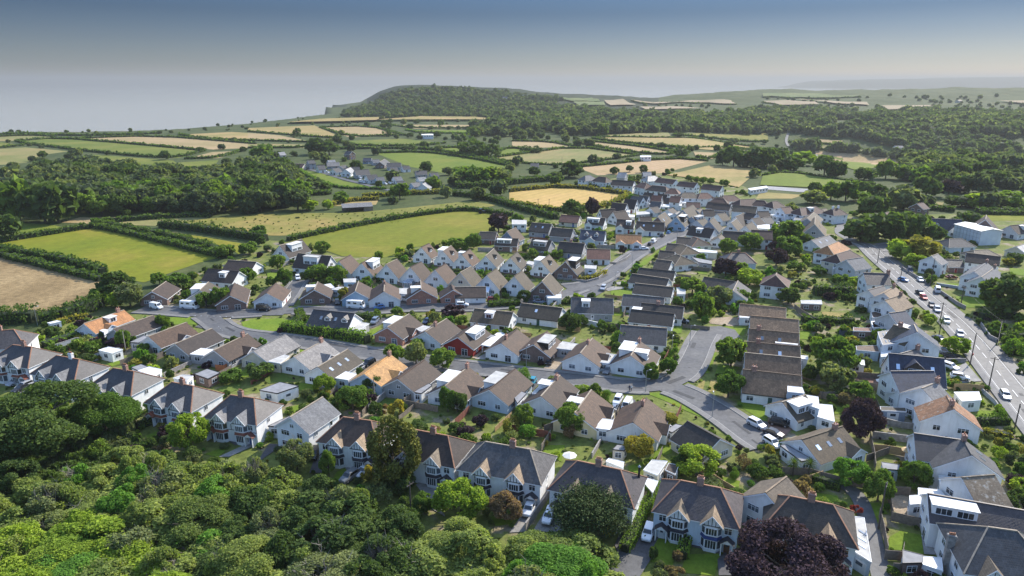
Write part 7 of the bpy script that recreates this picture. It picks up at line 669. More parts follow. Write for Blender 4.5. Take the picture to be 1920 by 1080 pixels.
            for s in ((-1, 1) if two_ else (1,)):
                x = s*(hl-1.5)
                window(root, x, yw-.03, 3.5, 0, 1.1, 1.1, 2, far)
                if not two_: continue
                # gabled porch at the outer end
                pwid = 1.9; ph = 2.35; po = MB().box((x-pwid/2, yw-1.15, -.3), (x-pwid/2+.15, yw-.01, ph)).box((x+pwid/2-.15, yw-1.15, -.3), (x+pwid/2, yw-.01, ph)).poly([(x-pwid/2, yw-1.15, ph), (x+pwid/2, yw-1.15, ph), (x, yw-1.15, ph+.75)]).build('porch', WALL['w'], root)
                mb = MB()
                for sx_ in (-1, 1):
                    q = [(x, yw-1.3, ph+.85), (x, yw+.02, ph+.85), (x+sx_*(pwid/2+.25), yw+.02, ph-.12), (x+sx_*(pwid/2+.25), yw-1.3, ph-.12)]
                    mb.prism(q if sx_ < 0 else q[::-1], (0, 0, .1))
                mb.build('porch_roof', REDT if red else DKT, po); door(po, x, yw-.06, .02, 0, DOORC[r_.choice((0, 3, 2))])
            if red:
                mb = MB()
                for k_ in range(11):
                    xx = -hl+.1+(2*hl-.2)*k_/10
                    if all(abs(xx-x) > 1.75 for x in xs): mb.box((xx-.06, yw-.05, 3.05), (xx+.06, yw+.01, e-.1))
                for a, b_ in ((-hl, xs[0]-1.7), (xs[0]+1.7, xs[1]-1.7), (xs[1]+1.7, hl)): mb.box((a, yw-.055, 2.95), (b_, yw+.01, 3.06))
                mb.build('timber_frame', TIMBER, root)
    return root
for i, h in enumerate(D_HOUSES):
    lab = h[9] if len((h[9]+' '+ROWS[h[10]]).split()) > 16 else h[9]+' '+ROWS[h[10]]
    house(i, *h[:9], lab, 'houses '+ROWS[h[10]])

PLOTS = []
for i, h in enumerate(D_HOUSES):
    if h[10] in ('south','north','upper','lower','top','stack','mid') and math.hypot(h[0], h[1]) < 340:
        cx, cy, ang, L, kind, wd = h[:6]; ca, sa = math.cos(ang), math.sin(ang); pw = lambda a, b_: (cx+a*ca-b_*sa, cy+a*sa+b_*ca)
        for sx_ in (-1, 1):
            s_ = -(wd/2+1.3); P_ = [pw(sx_*(L/2+.3), s_), pw(sx_*(L/2+7.5+i % 3), s_)]
            if all(occ(P_[0][0]*(1-q)+P_[1][0]*q, P_[0][1]*(1-q)+P_[1][1]*q) & 25 == 0 for q in (0, .3, .6, 1, 1.25)): PLOTS.append((P_, (1.7, 1.2)[i % 2], ('f', 'f', 'fr', 'c', 'fo')[(i*7+sx_) % 5], ('rear' if sx_ < 0 else 'front')+' plot boundary beside the '+' '.join(h[9].split()[:11])))
# ------------------------------------------------------------------ flat roofed garages, sheds and extensions
def flat(i, c, hgt, wc, rc, label):
    cx, cy = sum(p[0] for p in c)/4, sum(p[1] for p in c)/4; far = math.hypot(cx, cy) > 330
    nm = 'shed' if 'shed' in label or 'summer house' in label or 'outbuilding' in label else ('carport' if 'carport' in label else ('barn' if 'barn' in label or 'farm' in label else ('garage' if 'garage' in label else 'flat_roofed_extension')))
    root = thing(nm, label, nm.replace('flat_roofed_', '').replace('_', ' '), (cx, cy, zat(cx, cy))); q = [(p[0]-cx, p[1]-cy) for p in c]
    if sum(q[k][0]*q[(k+1) % 4][1]-q[(k+1) % 4][0]*q[k][1] for k in range(4)) < 0: q = q[::-1]
    stamp([(p[0]*1.05+cx, p[1]*1.05+cy) for p in q], 16)
    W = WALL.get(wc) or ROOF['sl']; RF = FLAT.get(rc) or ROOF[rc]; mb = MB()
    if nm == 'carport':
        for p in q: mb.box((p[0]*.94-.07, p[1]*.94-.07, -.3), (p[0]*.94+.07, p[1]*.94+.07, hgt))
    else:
        for a, b_ in zip(q, q[1:]+q[:1]): mb.poly([(a[0]*.97, a[1]*.97, -.3), (b_[0]*.97, b_[1]*.97, -.3), (b_[0]*.97, b_[1]*.97, hgt), (a[0]*.97, a[1]*.97, hgt)])
    mb.build('wall' if nm != 'carport' else 'post', W, root)
    MB().prism([(p[0], p[1], hgt+.16) for p in q][::-1], (0, 0, -.155)).build('roof', RF, root)
    mb = MB()
    for a, b_ in zip(q, q[1:]+q[:1]): mb.bar((a[0]*1.004, a[1]*1.004, hgt+.1), (b_[0]*1.004, b_[1]*1.004, hgt+.1), .07, 0, .26)
    mb.build('fascia', UPVC if rc != 'fg' else DARKF, root)
    if nm == 'carport': return
    done = False
    for a, b_ in zip(q, q[1:]+q[:1]):
        l_ = math.dist(a, b_); n_ = ((b_[1]-a[1])/l_, -(b_[0]-a[0])/l_)
        if -cx*n_[0]-cy*n_[1] < 0 or l_ < 1.8: continue
        rz = math.atan2(b_[1]-a[1], b_[0]-a[0]); mx_, my_ = (a[0]+b_[0])/2*.97+n_[0]*.02, (a[1]+b_[1])/2*.97+n_[1]*.02
        if not done and ('garage' in label or 'door' in label) and l_ > 2.4:
            gm = GARD['blue'] if 'blue door' in label or 'blue garage' in label else (GARD['bgrey'] if 'blue-grey' in label else GARD['def'])
            door(root, mx_, my_, .02, rz, gm, min(2.4, l_*.8), 2.05, 'garage_door'); done = True
        else:
            for k_ in range(max(1, int(l_/3))):
                f_ = (k_+.5)/max(1, int(l_/3))-.5; window(root, mx_+math.cos(rz)*l_*f_, my_+math.sin(rz)*l_*f_, hgt-1.6, rz, min(1.5, l_*.5), 1.1, 2, far)
    if 'skylight' in label:
        d = Vector((q[1][0]-q[0][0], q[1][1]-q[0][1], 0)); e2 = Vector((q[3][0]-q[0][0], q[3][1]-q[0][1], 0)); lg, sh = (d, e2) if d.length > e2.length else (e2, d)
        for k_ in range(3): a = Vector((*q[0], hgt+.17))+lg*(.25+.2*k_)+sh*.3; MB().prism([a, a+lg*.05, a+lg*.05+sh*.4, a+sh*.4], (0, 0, .08)).build('skylight', SKYL, root)
for i, f in enumerate(D_FLAT): flat(i, *f)
# ------------------------------------------------------------------ foliage
def leafquads(P, Nn, size, seed, flat=.35):
    g = np.random.default_rng(seed); n = len(P)
    nr = Nn + g.normal(0, .8, (n, 3)); nr /= np.linalg.norm(nr, axis=1, keepdims=True)+1e-9
    u = np.cross(nr, g.normal(0, 1, (n, 3))); u /= np.linalg.norm(u, axis=1, keepdims=True)+1e-9; v = np.cross(nr, u)
    s = (np.asarray(size)*g.uniform(.6, 1.35, n))[:, None]; a = g.uniform(.55, .9, n)[:, None]
    V = np.stack([P-u*s-nr*s*flat, P-v*s*a, P+u*s-nr*s*flat, P+v*s*a], 1).reshape(-1, 3)
    F = np.arange(4*n).reshape(n, 4); t = np.repeat(np.clip(g.normal(.5, .22, n), 0, 1), 4)
    return V, F, t
def crown_mesh(name, seed, n, leaf, shape, lobes, mat, core=True):
    """unit crown: radius about 1, base at z=0, top near shape height"""
    g = np.random.default_rng(seed); zs, flatb, spread = shape   # height, lowest fraction, lobe radius
    cs = []
    while len(cs) < lobes:
        d = g.normal(0, 1, 3); d /= np.linalg.norm(d); r = g.uniform(.45, .78)**.8
        if d[2] < -.75: continue
        cs.append(d*r)
    cs = np.array(cs); lr = g.uniform(spread*.65, spread*1.3, lobes); w_ = lr**2; k = g.choice(lobes, n, p=w_/w_.sum())
    d = g.normal(0, 1, (n, 3)); d /= np.linalg.norm(d, axis=1, keepdims=True)
    out = cs[k]/(np.linalg.norm(cs[k], axis=1, keepdims=True)+1e-6); flip = (d*out).sum(1) < -.25; d[flip] *= -1
    P = cs[k] + d*(lr[k]*g.uniform(.55, 1.14, n))[:, None]
    P[:, 2] = (P[:, 2]+1)*.5*zs*(1-flatb)+zs*flatb
    return npmesh(name, *leafquads(P, d*.7+np.array((0, 0, .35)), leaf, seed+1)[:2], mat, leafquads(P, d*.7+np.array((0, 0, .35)), leaf, seed+1)[2])
FOL = {'dark': leafmat('dark leaves', (.034,.056,.018), hue=(.05,.078,.024)), 'mid': leafmat('green leaves', (.05,.09,.019), hue=(.08,.12,.024)), 'lime': leafmat('lime leaves', (.1,.15,.02), hue=(.14,.19,.026)), 'bright': leafmat('fresh leaves', (.055,.12,.02), hue=(.07,.14,.025)),
 'grey': leafmat('grey green leaves', (.085,.105,.05), hue=(.1,.12,.045)), 'gold': leafmat('golden leaves', (.115,.12,.025), hue=(.16,.14,.028)), 'beech': leafmat('purple leaves', (.024,.016,.024), trans=.2, hue=(.032,.02,.029)), 'cypress': leafmat('olive needles', (.065,.075,.02), .15, hue=(.085,.085,.022)),
 'pine': leafmat('pine needles', (.022,.036,.012), .06, hue=(.026,.04,.014), var=.15), 'red': leafmat('red leaves', (.12,.02,.02), hue=(.16,.03,.03)), 'pinkish': leafmat('pinkish leaves', (.1,.08,.045), hue=(.12,.085,.055)), 'wood': leafmat('wood leaves', (.084,.115,.036), hue=(.125,.155,.046), var=.36, trans=.45), 'far': leafmat('far leaves', (.036,.053,.036), hue=(.052,.069,.044), trans=.5), 'hedge': leafmat('hedge leaves', (.035,.062,.016), hue=(.05,.08,.02)), 'clip': leafmat('clipped leaves', (.06,.11,.018), hue=(.085,.14,.022)), 'scrub': leafmat('scrub leaves', (.047,.068,.037), hue=(.07,.086,.044), trans=.5)}

BARK = plain('bark', (.085,.07,.055), .9, .3, 4); TWIG = plain('bare twigs', (.2,.18,.15), .9, .3, 6)
def trunk_mesh(name, seed, h, r, n_l, reach, mat, sp=.5):
    g = random.Random(seed); mb = MB(); p = Vector((0, 0, -.05)); k = 4; r0 = r
    top = Vector((g.uniform(-.06, .06), g.uniform(-.06, .06), h*.55)); mb.cyl(p, top, r0, r0*.6, 7)
    for i in range(n_l):
        a = 2*math.pi*i/n_l+g.uniform(-.4, .4); b0 = top*(g.uniform(sp, 1)); m_ = b0+Vector((math.cos(a)*reach*.45, math.sin(a)*reach*.45, h*g.uniform(.1, .22))); e_ = m_+Vector((math.cos(a)*reach*.4, math.sin(a)*reach*.4, h*g.uniform(.1, .25)))
        mb.cyl(b0, m_, r0*.42, r0*.26, 5); mb.cyl(m_, e_, r0*.26, r0*.08, 4); mb.cyl(m_, m_+Vector((math.cos(a+.9)*reach*.3, math.sin(a+.9)*reach*.3, h*.15)), r0*.18, r0*.06, 4)
    return mb.mesh(name, mat, uv=False)
def twig_mesh(name, seed, n, mat):
    g = random.Random(seed); mb = MB()
    for i in range(n):
        a = g.uniform(0, 6.28); q = math.sqrt(g.random())*.8; x, y = math.cos(a)*q*.5, math.sin(a)*q*.5; p0 = Vector((x*.6, y*.6, g.uniform(.1, .4))); p1 = p0+Vector((x*.6+g.uniform(-.15, .15), y*.6+g.uniform(-.15, .15), g.uniform(.4, .75)))
        mb.cyl(p0, p1, .014, .006, 3)
        for _ in range(3):
            s_ = p0.lerp(p1, g.uniform(.4, .95)); mb.cyl(s_, s_+Vector((g.uniform(-.22, .22), g.uniform(-.22, .22), g.uniform(.08, .25))), .006, .003, 3)
    return mb.mesh(name, mat, uv=False)
# prototypes: (crown meshes, trunk meshes); a crown is 2 units wide and `shape[0]` tall
SHAPES = {'broad': ((1.75, .1, .31), 30), 'tall': ((2.6, .05, .28), 34), 'cypress': ((3.0, .0, .3), 34), 'flat': ((1.1, .45, .3), 16), 'ball': ((1.8, .02, .5), 14), 'bush': ((1.3, .0, .42), 10)}
PROTO = {}
def proto(sp, shape, lod, v):
    k = (sp, shape, lod, v)
    if k not in PROTO:
        n, leaf = {'huge': (42000, .027), 'near': (8600, .056), 'mid': (1900, .125), 'far': (420, .27), 'tiny': (110, .5)}[lod]; sh, lb = SHAPES[shape]
        if shape == 'ball': n, leaf = int(n*.7), leaf*.75
        PROTO[k] = crown_mesh('crown', 1000+hash_(k), n, leaf, sh, lb, FOL[sp])
    return PROTO[k]
def hash_(k): return sum((i+3)*ord(c) for i, c in enumerate(str(k))) % 9973
TRK = [trunk_mesh('trunk', 40+i, 1.75, .07, 7, .75, BARK) for i in range(3)]
TWG = [twig_mesh('bare_branches', 60+i, 46, TWIG) for i in range(3)]
def tree(name, label, cat, x, y, rad, hgt, sp, shape, group=None, v=0, lod=None, trunk=True, twigs=False, z=None):
    d = math.hypot(x, y); lod = lod or ('huge' if rad > 6 and d < 190 else 'near' if d < 170 else 'mid' if d < 330 else 'far' if d < 900 else 'tiny')
    root = thing(name, label, cat, (x, y, zat(x, y) if z is None else z), rnd.uniform(0, 6.28), group)
    c = link('crown', proto(sp, shape, lod, v), root); k = hgt/SHAPES[shape][0][0]; c.scale = (rad*rnd.uniform(.93, 1.07), rad*rnd.uniform(.93, 1.07), k)
    if trunk: t_ = link('trunk', TRK[v % 3], root); t_.scale = (rad, rad, k)
    if twigs: t_ = link('bare_branches', TWG[v % 3], root); t_.scale = (rad*1.25, rad*1.25, hgt*.95)
    return root
SPEC = {'dark': ('dark', 'broad'), 'mid': ('mid', 'broad'), 'lime': ('lime', 'broad'), 'bright': ('bright', 'broad'), 'grey': ('grey', 'broad'), 'gold': ('gold', 'broad'), 'beech': ('beech', 'broad'), 'cypress': ('cypress', 'cypress'), 'ball': ('clip', 'ball'), 'redb': ('red', 'bush'), 'bigf': ('dark', 'broad'), 'bigl': ('mid', 'broad'), 'round': ('dark', 'ball'), 'pinkish': ('pinkish', 'broad')}
for i, (x, y, rad, hgt, sp, lab) in enumerate(D_TREES):
    if sp == 'pine':
        root = thing('pine_tree', lab, 'pine tree', (x, y, 0), 1.1)
        tk = MB().cyl((0, 0, -.3), (.3, .2, hgt*.5), .38, .26, 8).cyl((.3, .2, hgt*.5), (-.2, .5, hgt*.8), .26, .14, 7)
        P, Q = [], []
        g = np.random.default_rng(3)
        for k in range(26):
            a = k*2.4; zz = hgt*(.42+.55*(k/26)); rr = rad*(.95-.45*(k/26))*g.uniform(.55, 1); c = np.array((math.cos(a)*rr, math.sin(a)*rr, zz)); tk.cyl((.2, .3, zz-.9), tuple(c), .1, .04, 5)
            n_ = 620; d = g.normal(0, 1, (n_, 3)); d[:, 2] *= .3; P.append(c+d*rad*.2); Q.append(np.tile((0, 0, 1.), (n_, 1)))
        V, F, tt = leafquads(np.concatenate(P), np.concatenate(Q), .17, 5); link('crown', npmesh('crown', V, F, FOL['pine'], tt), root); tk.build('trunk', BARK, root); continue
    if sp == 'palm':
        root = thing('palm_tree', lab, 'palm tree', (x, y, 0), i*.7); h_ = hgt*.72; MB().cyl((0, 0, -.2), (.1, 0, h_), .16, .12, 7).build('trunk', BARK, root)
        mb = MB()
        for k in range(64):
            a = k*2.4; el = 1.25-1.7*(k/64); l_ = rad*g.uniform(.8, 1.1); d = Vector((math.cos(a)*math.cos(el), math.sin(a)*math.cos(el), math.sin(el))); s_ = Vector((-math.sin(a), math.cos(a), 0))*.07; p0 = Vector((.1, 0, h_)); p1 = p0+d*l_*.6; p2 = p0+d*l_+Vector((0, 0, -.25*l_))
            mb.poly([p0-s_*.5, p0+s_*.5, p1+s_, p1-s_]); mb.poly([p1-s_, p1+s_, p2])
        mb.build('fronds', FOL['mid'], root); continue
    fs, shp = SPEC.get(sp, ('mid', 'broad')); nm = {'beech': 'purple_tree', 'cypress': 'conifer_tree', 'ball': 'clipped_bush', 'redb': 'red_shrub', 'round': 'field_tree', 'bigf': 'field_tree', 'bigl': 'field_tree'}.get(sp, 'garden_tree' if math.hypot(x, y) < 420 else 'field_tree')
    tree(nm, lab, nm.replace('_', ' ').replace('garden ', '').replace('field ', ''), x, y, rad, hgt, fs, shp, None, i % 3, trunk=shp not in ('bush',), twigs=sp == 'grey')
    stamp([(x-rad*.6, y-rad*.6), (x+rad*.6, y-rad*.6), (x+rad*.6, y+rad*.6), (x-rad*.6, y+rad*.6)], 32)

# the wood below the villas, tree by tree
nw = np.array(D_NEARWOOD); x0, y0 = nw.min(0); x1, y1 = nw.max(0); pts = []
yy = y0
while yy < y1:
    xx = x0
    while xx < x1:
        x, y = xx+rnd.uniform(-2, 2), yy+rnd.uniform(-2, 2)
        if inpoly(x, y, D_NEARWOOD) and not occ(x, y) & 32 and not occ(x, y) & 8 and not occ(x, y) & 16: pts.append((x, y))
        xx += 4.7
    yy += 4.1
wl = {'wood': 'leafy green tree', 'lime': 'yellow-green tree', 'grey': 'twiggy grey-green tree', 'dark': 'dark tree', 'bright': 'fresh green tree'}
def where(x, y): return ('at the bottom edge of the wood' if y < 101 else 'deep in the wood' if y < 117 else 'at the wood edge nearest the villas')+(' on the far left' if x < -62 else ' on the left' if x < -32 else ' left of centre' if x < -6 else ' by the villa drives')
for i, (x, y) in enumerate(pts):
    nz = math.sin(x*.09+1.3)+math.sin(y*.13+x*.05); twg = -12 < x < 12 and y > 118 or rnd.random() < .08
    sp = 'grey' if twg else ('lime' if nz > .9 and rnd.random() < .6 else 'dark' if nz < -.9 and rnd.random() < .6 else rnd.choice(('wood', 'wood', 'wood', 'bright', 'mid')))
    hg = rnd.uniform(4.8, 7.6)
    if sp == 'mid': sp = 'wood'
    tree('woodland_tree', wl[sp]+' '+where(x, y), 'tree', x, y, rnd.choice((2.4, 3.1, 3.6, 4.2, 5.2))*rnd.uniform(.9, 1.1)*(1.22 if y < 104 else 1), hg*rnd.choice((.8, 1, 1, 1.15)), sp, rnd.choice(('broad', 'tall', 'tall')), '%s trees %s' % (sp, where(x, y)), i % 4, twigs=twg or rnd.random() < .15)
n_near = len(pts)

# woods further off
def scatter(poly, sp, avoid=1 | 8 | 16, jit=.42):
    P = np.array(poly); x0, y0 = P.min(0); x1, y1 = P.max(0); out = []; yy = y0; row = 0
    while yy < y1:
        s_ = sp*(1+max(0, yy-900)/2600); xx = x0+(row % 2)*s_/2
        while xx < x1:
            x, y = xx+rnd.uniform(-jit, jit)*s_, yy+rnd.uniform(-jit, jit)*s_
            if inpoly(x, y, poly) and not (occ(x, y) & avoid): out.append((x, y, s_/sp))
            xx += s_
        yy += s_; row += 1
    return out
def points_stuff(name, pts, protos, mat, label):
    """one stuff object: crowns set on points by geometry nodes"""
    me = bpy.data.meshes.new(name); me.vertices.add(len(pts)); me.vertices.foreach_set('co', np.array([p[:3] for p in pts], np.float32).ravel())
    for nm, col in (('sx', 3), ('sz', 4), ('rz', 5)):
        a = me.attributes.new(nm, 'FLOAT', 'POINT'); a.data.foreach_set('value', np.array([p[col] for p in pts], np.float32))
    a = me.attributes.new('pick', 'INT', 'POINT'); a.data.foreach_set('value', np.array([p[6] for p in pts], np.int32))
    o = tag(link(name, me), label, kind='stuff'); cl = bpy.data.collections.new(name+' kinds')
    for k, pm in enumerate(protos): cl.objects.link(bpy.data.objects.new('%s kind %02d' % (name, k), pm))
    ng = bpy.data.node_groups.new(name, 'GeometryNodeTree'); ng.interface.new_socket('Geometry', in_out='INPUT', socket_type='NodeSocketGeometry'); ng.interface.new_socket('Geometry', in_out='OUTPUT', socket_type='NodeSocketGeometry')
    n = ng.nodes; gi, go = n.new('NodeGroupInput'), n.new('NodeGroupOutput'); ip = n.new('GeometryNodeInstanceOnPoints'); ci = n.new('GeometryNodeCollectionInfo'); ci.inputs['Collection'].default_value = cl; ci.inputs['Separate Children'].default_value = True; ci.inputs['Reset Children'].default_value = True
    def at(nm, ty='FLOAT'):
        q = n.new('GeometryNodeInputNamedAttribute'); q.data_type = ty; q.inputs['Name'].default_value = nm; return q.outputs['Attribute']
    c1, c2 = n.new('ShaderNodeCombineXYZ'), n.new('ShaderNodeCombineXYZ'); L = ng.links.new; s_ = at('sx')
    L(s_, c1.inputs[0]); L(s_, c1.inputs[1]); L(at('sz'), c1.inputs[2]); L(at('rz'), c2.inputs[2])
    L(gi.outputs[0], ip.inputs['Points']); L(ci.outputs[0], ip.inputs['Instance']); ip.inputs['Pick Instance'].default_value = True; L(at('pick', 'INT'), ip.inputs['Instance Index']); L(c2.outputs[0], ip.inputs['Rotation']); L(c1.outputs[0], ip.inputs['Scale']); L(ip.outputs[0], go.inputs[0])
    md = o.modifiers.new('scatter', 'NODES'); md.node_group = ng; return o
WP = [proto('far', 'broad', 'far', v) for v in range(3)]+[proto('scrub', 'broad', 'far', v) for v in range(3)]+[proto('dark', 'broad', 'far', v) for v in range(2)]+[proto('grey', 'broad', 'far', 0)]
WT = [proto('far', 'broad', 'tiny', v) for v in range(3)]+[proto('scrub', 'broad', 'tiny', v) for v in range(2)]+[proto('dark', 'broad', 'tiny', v) for v in range(2)]
belt, rest, tiny = [], [], []
for nm, poly, sp, (ra, rb) in D_WOODS:
    for x, y, k in scatter(poly, sp):
        if nm in ('mid', 'ravine', 'valley', 'plateau') and math.sin(x*.017+1)*math.sin(y*.011)+.4*math.sin(x*.05+y*.04)+rnd.uniform(-.3, .3) < (-.42 if nm != 'plateau' else -.1): continue
        (belt if nm.startswith('belt') else rest if y < 1000 else tiny).append((x, y, rnd.uniform(ra, rb)*min(k, 1.1)*(.75 if nm == 'plateau' else 1)))
belt.sort(key=lambda p: math.hypot(p[0], p[1])); nb = max(0, 295-n_near)
for i, (x, y, r_) in enumerate(belt[:nb]):
    sp = rnd.choice(('dark', 'scrub', 'far', 'mid', 'grey' if i % 5 == 0 else 'far')); wb = 'in the left part of the wood belt behind the mown field' if x < -330 else 'in the middle of the wood belt behind the mown field' if x < -230 else 'at the hamlet end of the wood belt'; dsc = {'dark': 'dark', 'scrub': 'loose green', 'far': 'dull green', 'mid': 'bright green', 'grey': 'grey-green'}[sp]; tree('woodland_tree', dsc+' tree '+wb, 'tree', x, y, r_, r_*rnd.uniform(1.5, 2.1), sp, 'broad', dsc+' trees '+wb, i % 3, 'far' if math.hypot(x, y) > 480 else 'mid')
def mk(L_, n): return [(x, y, zat(x, y)-.6, r_, r_*rnd.uniform(.8, 1.15), rnd.uniform(0, 6.28), rnd.randrange(n)) for x, y, r_ in L_]
# scrub and lone trees over the open slopes
def region(px): return px
for x, y, k in scatter(D_SCRUB, 26): 
    if rnd.random() < .5: rest.append((x, y, rnd.uniform(1.5, 3.2) if x < -250 and y > 800 else rnd.uniform(2.2, 6)))
points_stuff('woodland', mk(belt[nb:]+rest, len(WP)), WP, None, 'wooded slopes of the valley and the wood belt')
points_stuff('distant_woods', mk(tiny, len(WT)), WT, None, 'hazy woods on the far ridge and headland')

# hedges: solid core and a leafy skin
HC = plain('hedge core', (.02,.032,.01), .9, .3, 1)
def hedge(pl, h, wd, lab, i):
    cx, cy = pl[len(pl)//2]; d = math.hypot(cx, cy); bright = any(q in lab for q in ('bright', 'clipped', 'golden', 'pale')); s_ = max(.16, d*.0016)
    if d > 700: h, wd = h*1.25, wd*1.3
    P, Nn = [], []; core = MB(); pl = smooth(pl, 1 if len(pl) > 2 else 0); g = np.random.default_rng(900+i)
    for a, b_ in zip(pl, pl[1:]):
        L_ = math.dist(a, b_)
        if L_ < .1: continue
        dx, dy = (b_[0]-a[0])/L_, (b_[1]-a[1])/L_; n_ = int(L_*(2*h+wd)/(s_*s_*2.6)*1.5)+6
        za, zb = zat(*a), zat(*b_); c_ = wd*.36
        core.prism([(a[0]-dy*c_, a[1]+dx*c_, za-.1), (a[0]+dy*c_, a[1]-dx*c_, za-.1), (a[0]+dy*c_*.8, a[1]-dx*c_*.8, za+h*.82), (a[0]-dy*c_*.8, a[1]+dx*c_*.8, za+h*.82)], (b_[0]-a[0], b_[1]-a[1], zb-za))
        u = g.random(n_)*L_; v = g.random(n_)*(2*h+wd); bmp = 1+(.08 if 'clipped' in lab else .28)*np.sin(u*.55+i)*np.sin(u*.23+2*i)+g.normal(0, .05, n_)
        side = np.where(v < h, -1, np.where(v < h+wd, 0, 1)); lat = np.where(side == 0, (v-h)-wd/2, side*wd/2*.95)*(1+.12*np.sin(u*.9+i)); hz = np.where(side == -1, v, np.where(side == 0, h, v-h-wd))*bmp
        X = a[0]+dx*u-dy*lat; Y = a[1]+dy*u+dx*lat; P.append(np.stack([X, Y, za+(zb-za)*u/L_+hz], 1)); Nn.append(np.stack([-dy*side, dx*side, np.where(side == 0, 1., .25)], 1))
        stamp([(a[0]-dy*wd/2, a[1]+dx*wd/2), (a[0]+dy*wd/2, a[1]-dx*wd/2), (b_[0]+dy*wd/2, b_[1]-dx*wd/2), (b_[0]-dy*wd/2, b_[1]+dx*wd/2)], 8)
    V, F, t_ = leafquads(np.concatenate(P), np.concatenate(Nn), s_, i)
    o = link('hedge', npmesh('hedge', V, F, FOL['gold' if 'golden' in lab else 'clip' if bright else 'hedge'], t_)); tag(o, lab, 'hedge', 'hedges between the fields' if d > 300 else 'hedges between the gardens')
    core.build('inner_branches', HC, o)
for i, (pl, h, wd, lab) in enumerate(D_HEDGES): hedge(pl, h, wd, lab, i)

# garden shrubs: the nearest 300 one by one, the rest as one mass
sh = []
for x, y, k in scatter(D_VILLAGE, 3.5, 1 | 2 | 4 | 8 | 16 | 32):
    d = math.hypot(x, y); nz = math.sin(x*.11)*math.sin(y*.09)+rnd.uniform(-.6, .6)
    near_edge = any(occ(x+a, y+b_) & 31 for a, b_ in ((2.2, 0), (-2.2, 0), (0, 2.2), (0, -2.2)))
    if (nz > .15 or (near_edge and rnd.random() < .36)) and rnd.random() < (1 if d < 280 else .5 if d < 360 else .28): sh.append((d, x, y, rnd.uniform(.6, 1.7)*(1.2 if not near_edge else .75)))
sh = [s_ for s_ in sh if not inpoly(s_[1], s_[2], D_NEARWOOD)]
sh.sort(); SSP = ['mid', 'dark', 'hedge', 'lime', 'scrub', 'bright', 'hedge', 'grey', 'mid', 'gold', 'dark', 'scrub', 'pinkish', 'hedge', 'beech']
SPN = {'mid': 'mid green', 'dark': 'dark green', 'hedge': 'deep green', 'lime': 'yellow-green', 'scrub': 'loose green', 'bright': 'fresh green', 'grey': 'grey-green', 'gold': 'golden', 'pinkish': 'pinkish', 'beech': 'purple-leaved'}
for i, (d, x, y, r_) in enumerate(sh[:295]):
    sp = rnd.choice(SSP); tree('garden_shrub', SPN[sp]+' shrub among the back gardens near the villas', 'shrub', x, y, r_, r_*rnd.uniform(1.2, 2.3), sp, rnd.choice(('bush', 'broad', 'ball')), 'garden shrubs, '+SPN[sp], i % 2, 'mid', False)
SK = [proto(s_, p_, 'far', 0) for s_ in ('mid', 'dark', 'hedge', 'lime', 'scrub', 'bright', 'grey', 'gold', 'beech') for p_ in ('bush', 'broad')]
WT_ = [0,1,0,1,2,3,4,5,4,5,2,3,6,8,9,10,11,12,13,14,16]
points_stuff('garden_shrubbery', [(x, y, zat(x, y)-.05, r_, r_*rnd.uniform(.8, 1.4), rnd.uniform(0, 6.28), rnd.choice(WT_)) for d, x, y, r_ in sh[295:]], SK, None, 'shrubs and small trees filling the further gardens')
# tufts and small plants on garden soil close to the camera
tf = [(x, y, .1, rnd.uniform(.2, .5), rnd.uniform(.2, .55), rnd.uniform(0, 6.28), rnd.choice(WT_)) for x, y, k in scatter([p for p in D_VILLAGE], 3.1, 1 | 2 | 4 | 8 | 16 | 32) if math.hypot(x, y) < 300 and rnd.random() < .5]
points_stuff('garden_undergrowth', tf, SK, None, 'low plants and tufts in the nearer gardens')
tf = [(x, y, 0, rnd.uniform(.6, 1.4), rnd.uniform(.5, 1.3), rnd.uniform(0, 6.28), rnd.choice((2,3,4,5,8,9))) for x, y, k in scatter(D_NEARWOOD, 1.7, 8 | 16)]
tf += [(x, y, 0, rnd.uniform(.7, 1.8), rnd.uniform(.6, 1.6), rnd.uniform(0, 6.28), rnd.choice((2,3,4,5,8,9))) for x, y, k in scatter(D_BRAMBLE, 1.5, 16)]
points_stuff('undergrowth', tf, SK, None, 'brambles and undergrowth on the floor of the wood')
tf = [(x, y, .02, rnd.uniform(.2, .6)*(2.2 if rnd.random() < .06 else 1), rnd.uniform(.15, .5), rnd.uniform(0, 6.28), rnd.choice((6,7,8,9,12))) for x, y, k in scatter(D_ROUGH, 4.5, 0) if rnd.random() < .5]
points_stuff('tussock_grass', tf, SK, None, 'tussocks and low scrub in the rough field')

# ------------------------------------------------------------------ vehicles
PAINT = {k: plain('car paint '+k, c, .25, .03, 1, .1, .6) for k, c in {'white': (.75,.75,.75), 'silver': (.42,.43,.45), 'grey': (.16,.165,.17), 'black': (.014,.014,.016), 'dark': (.03,.032,.038), 'bluegrey': (.17,.2,.25), 'bluedark': (.03,.045,.1), 'blue': (.06,.17,.38), 'teal': (.02,.22,.3), 'red': (.38,.02,.02), 'darkred': (.16,.015,.02)}.items()}
TYRE = plain('tyre rubber', (.015,.015,.016), .8); RIM = plain('wheel rim', (.4,.4,.42), .3, .05, 1, .6); CGL = glassmat('car glass', (.012,.015,.018), .05, .7); LAMPW = plain('headlight', (.7,.72,.75), .15); LAMPR = plain('tail light', (.35,.02,.02), .25)
CARM = {}
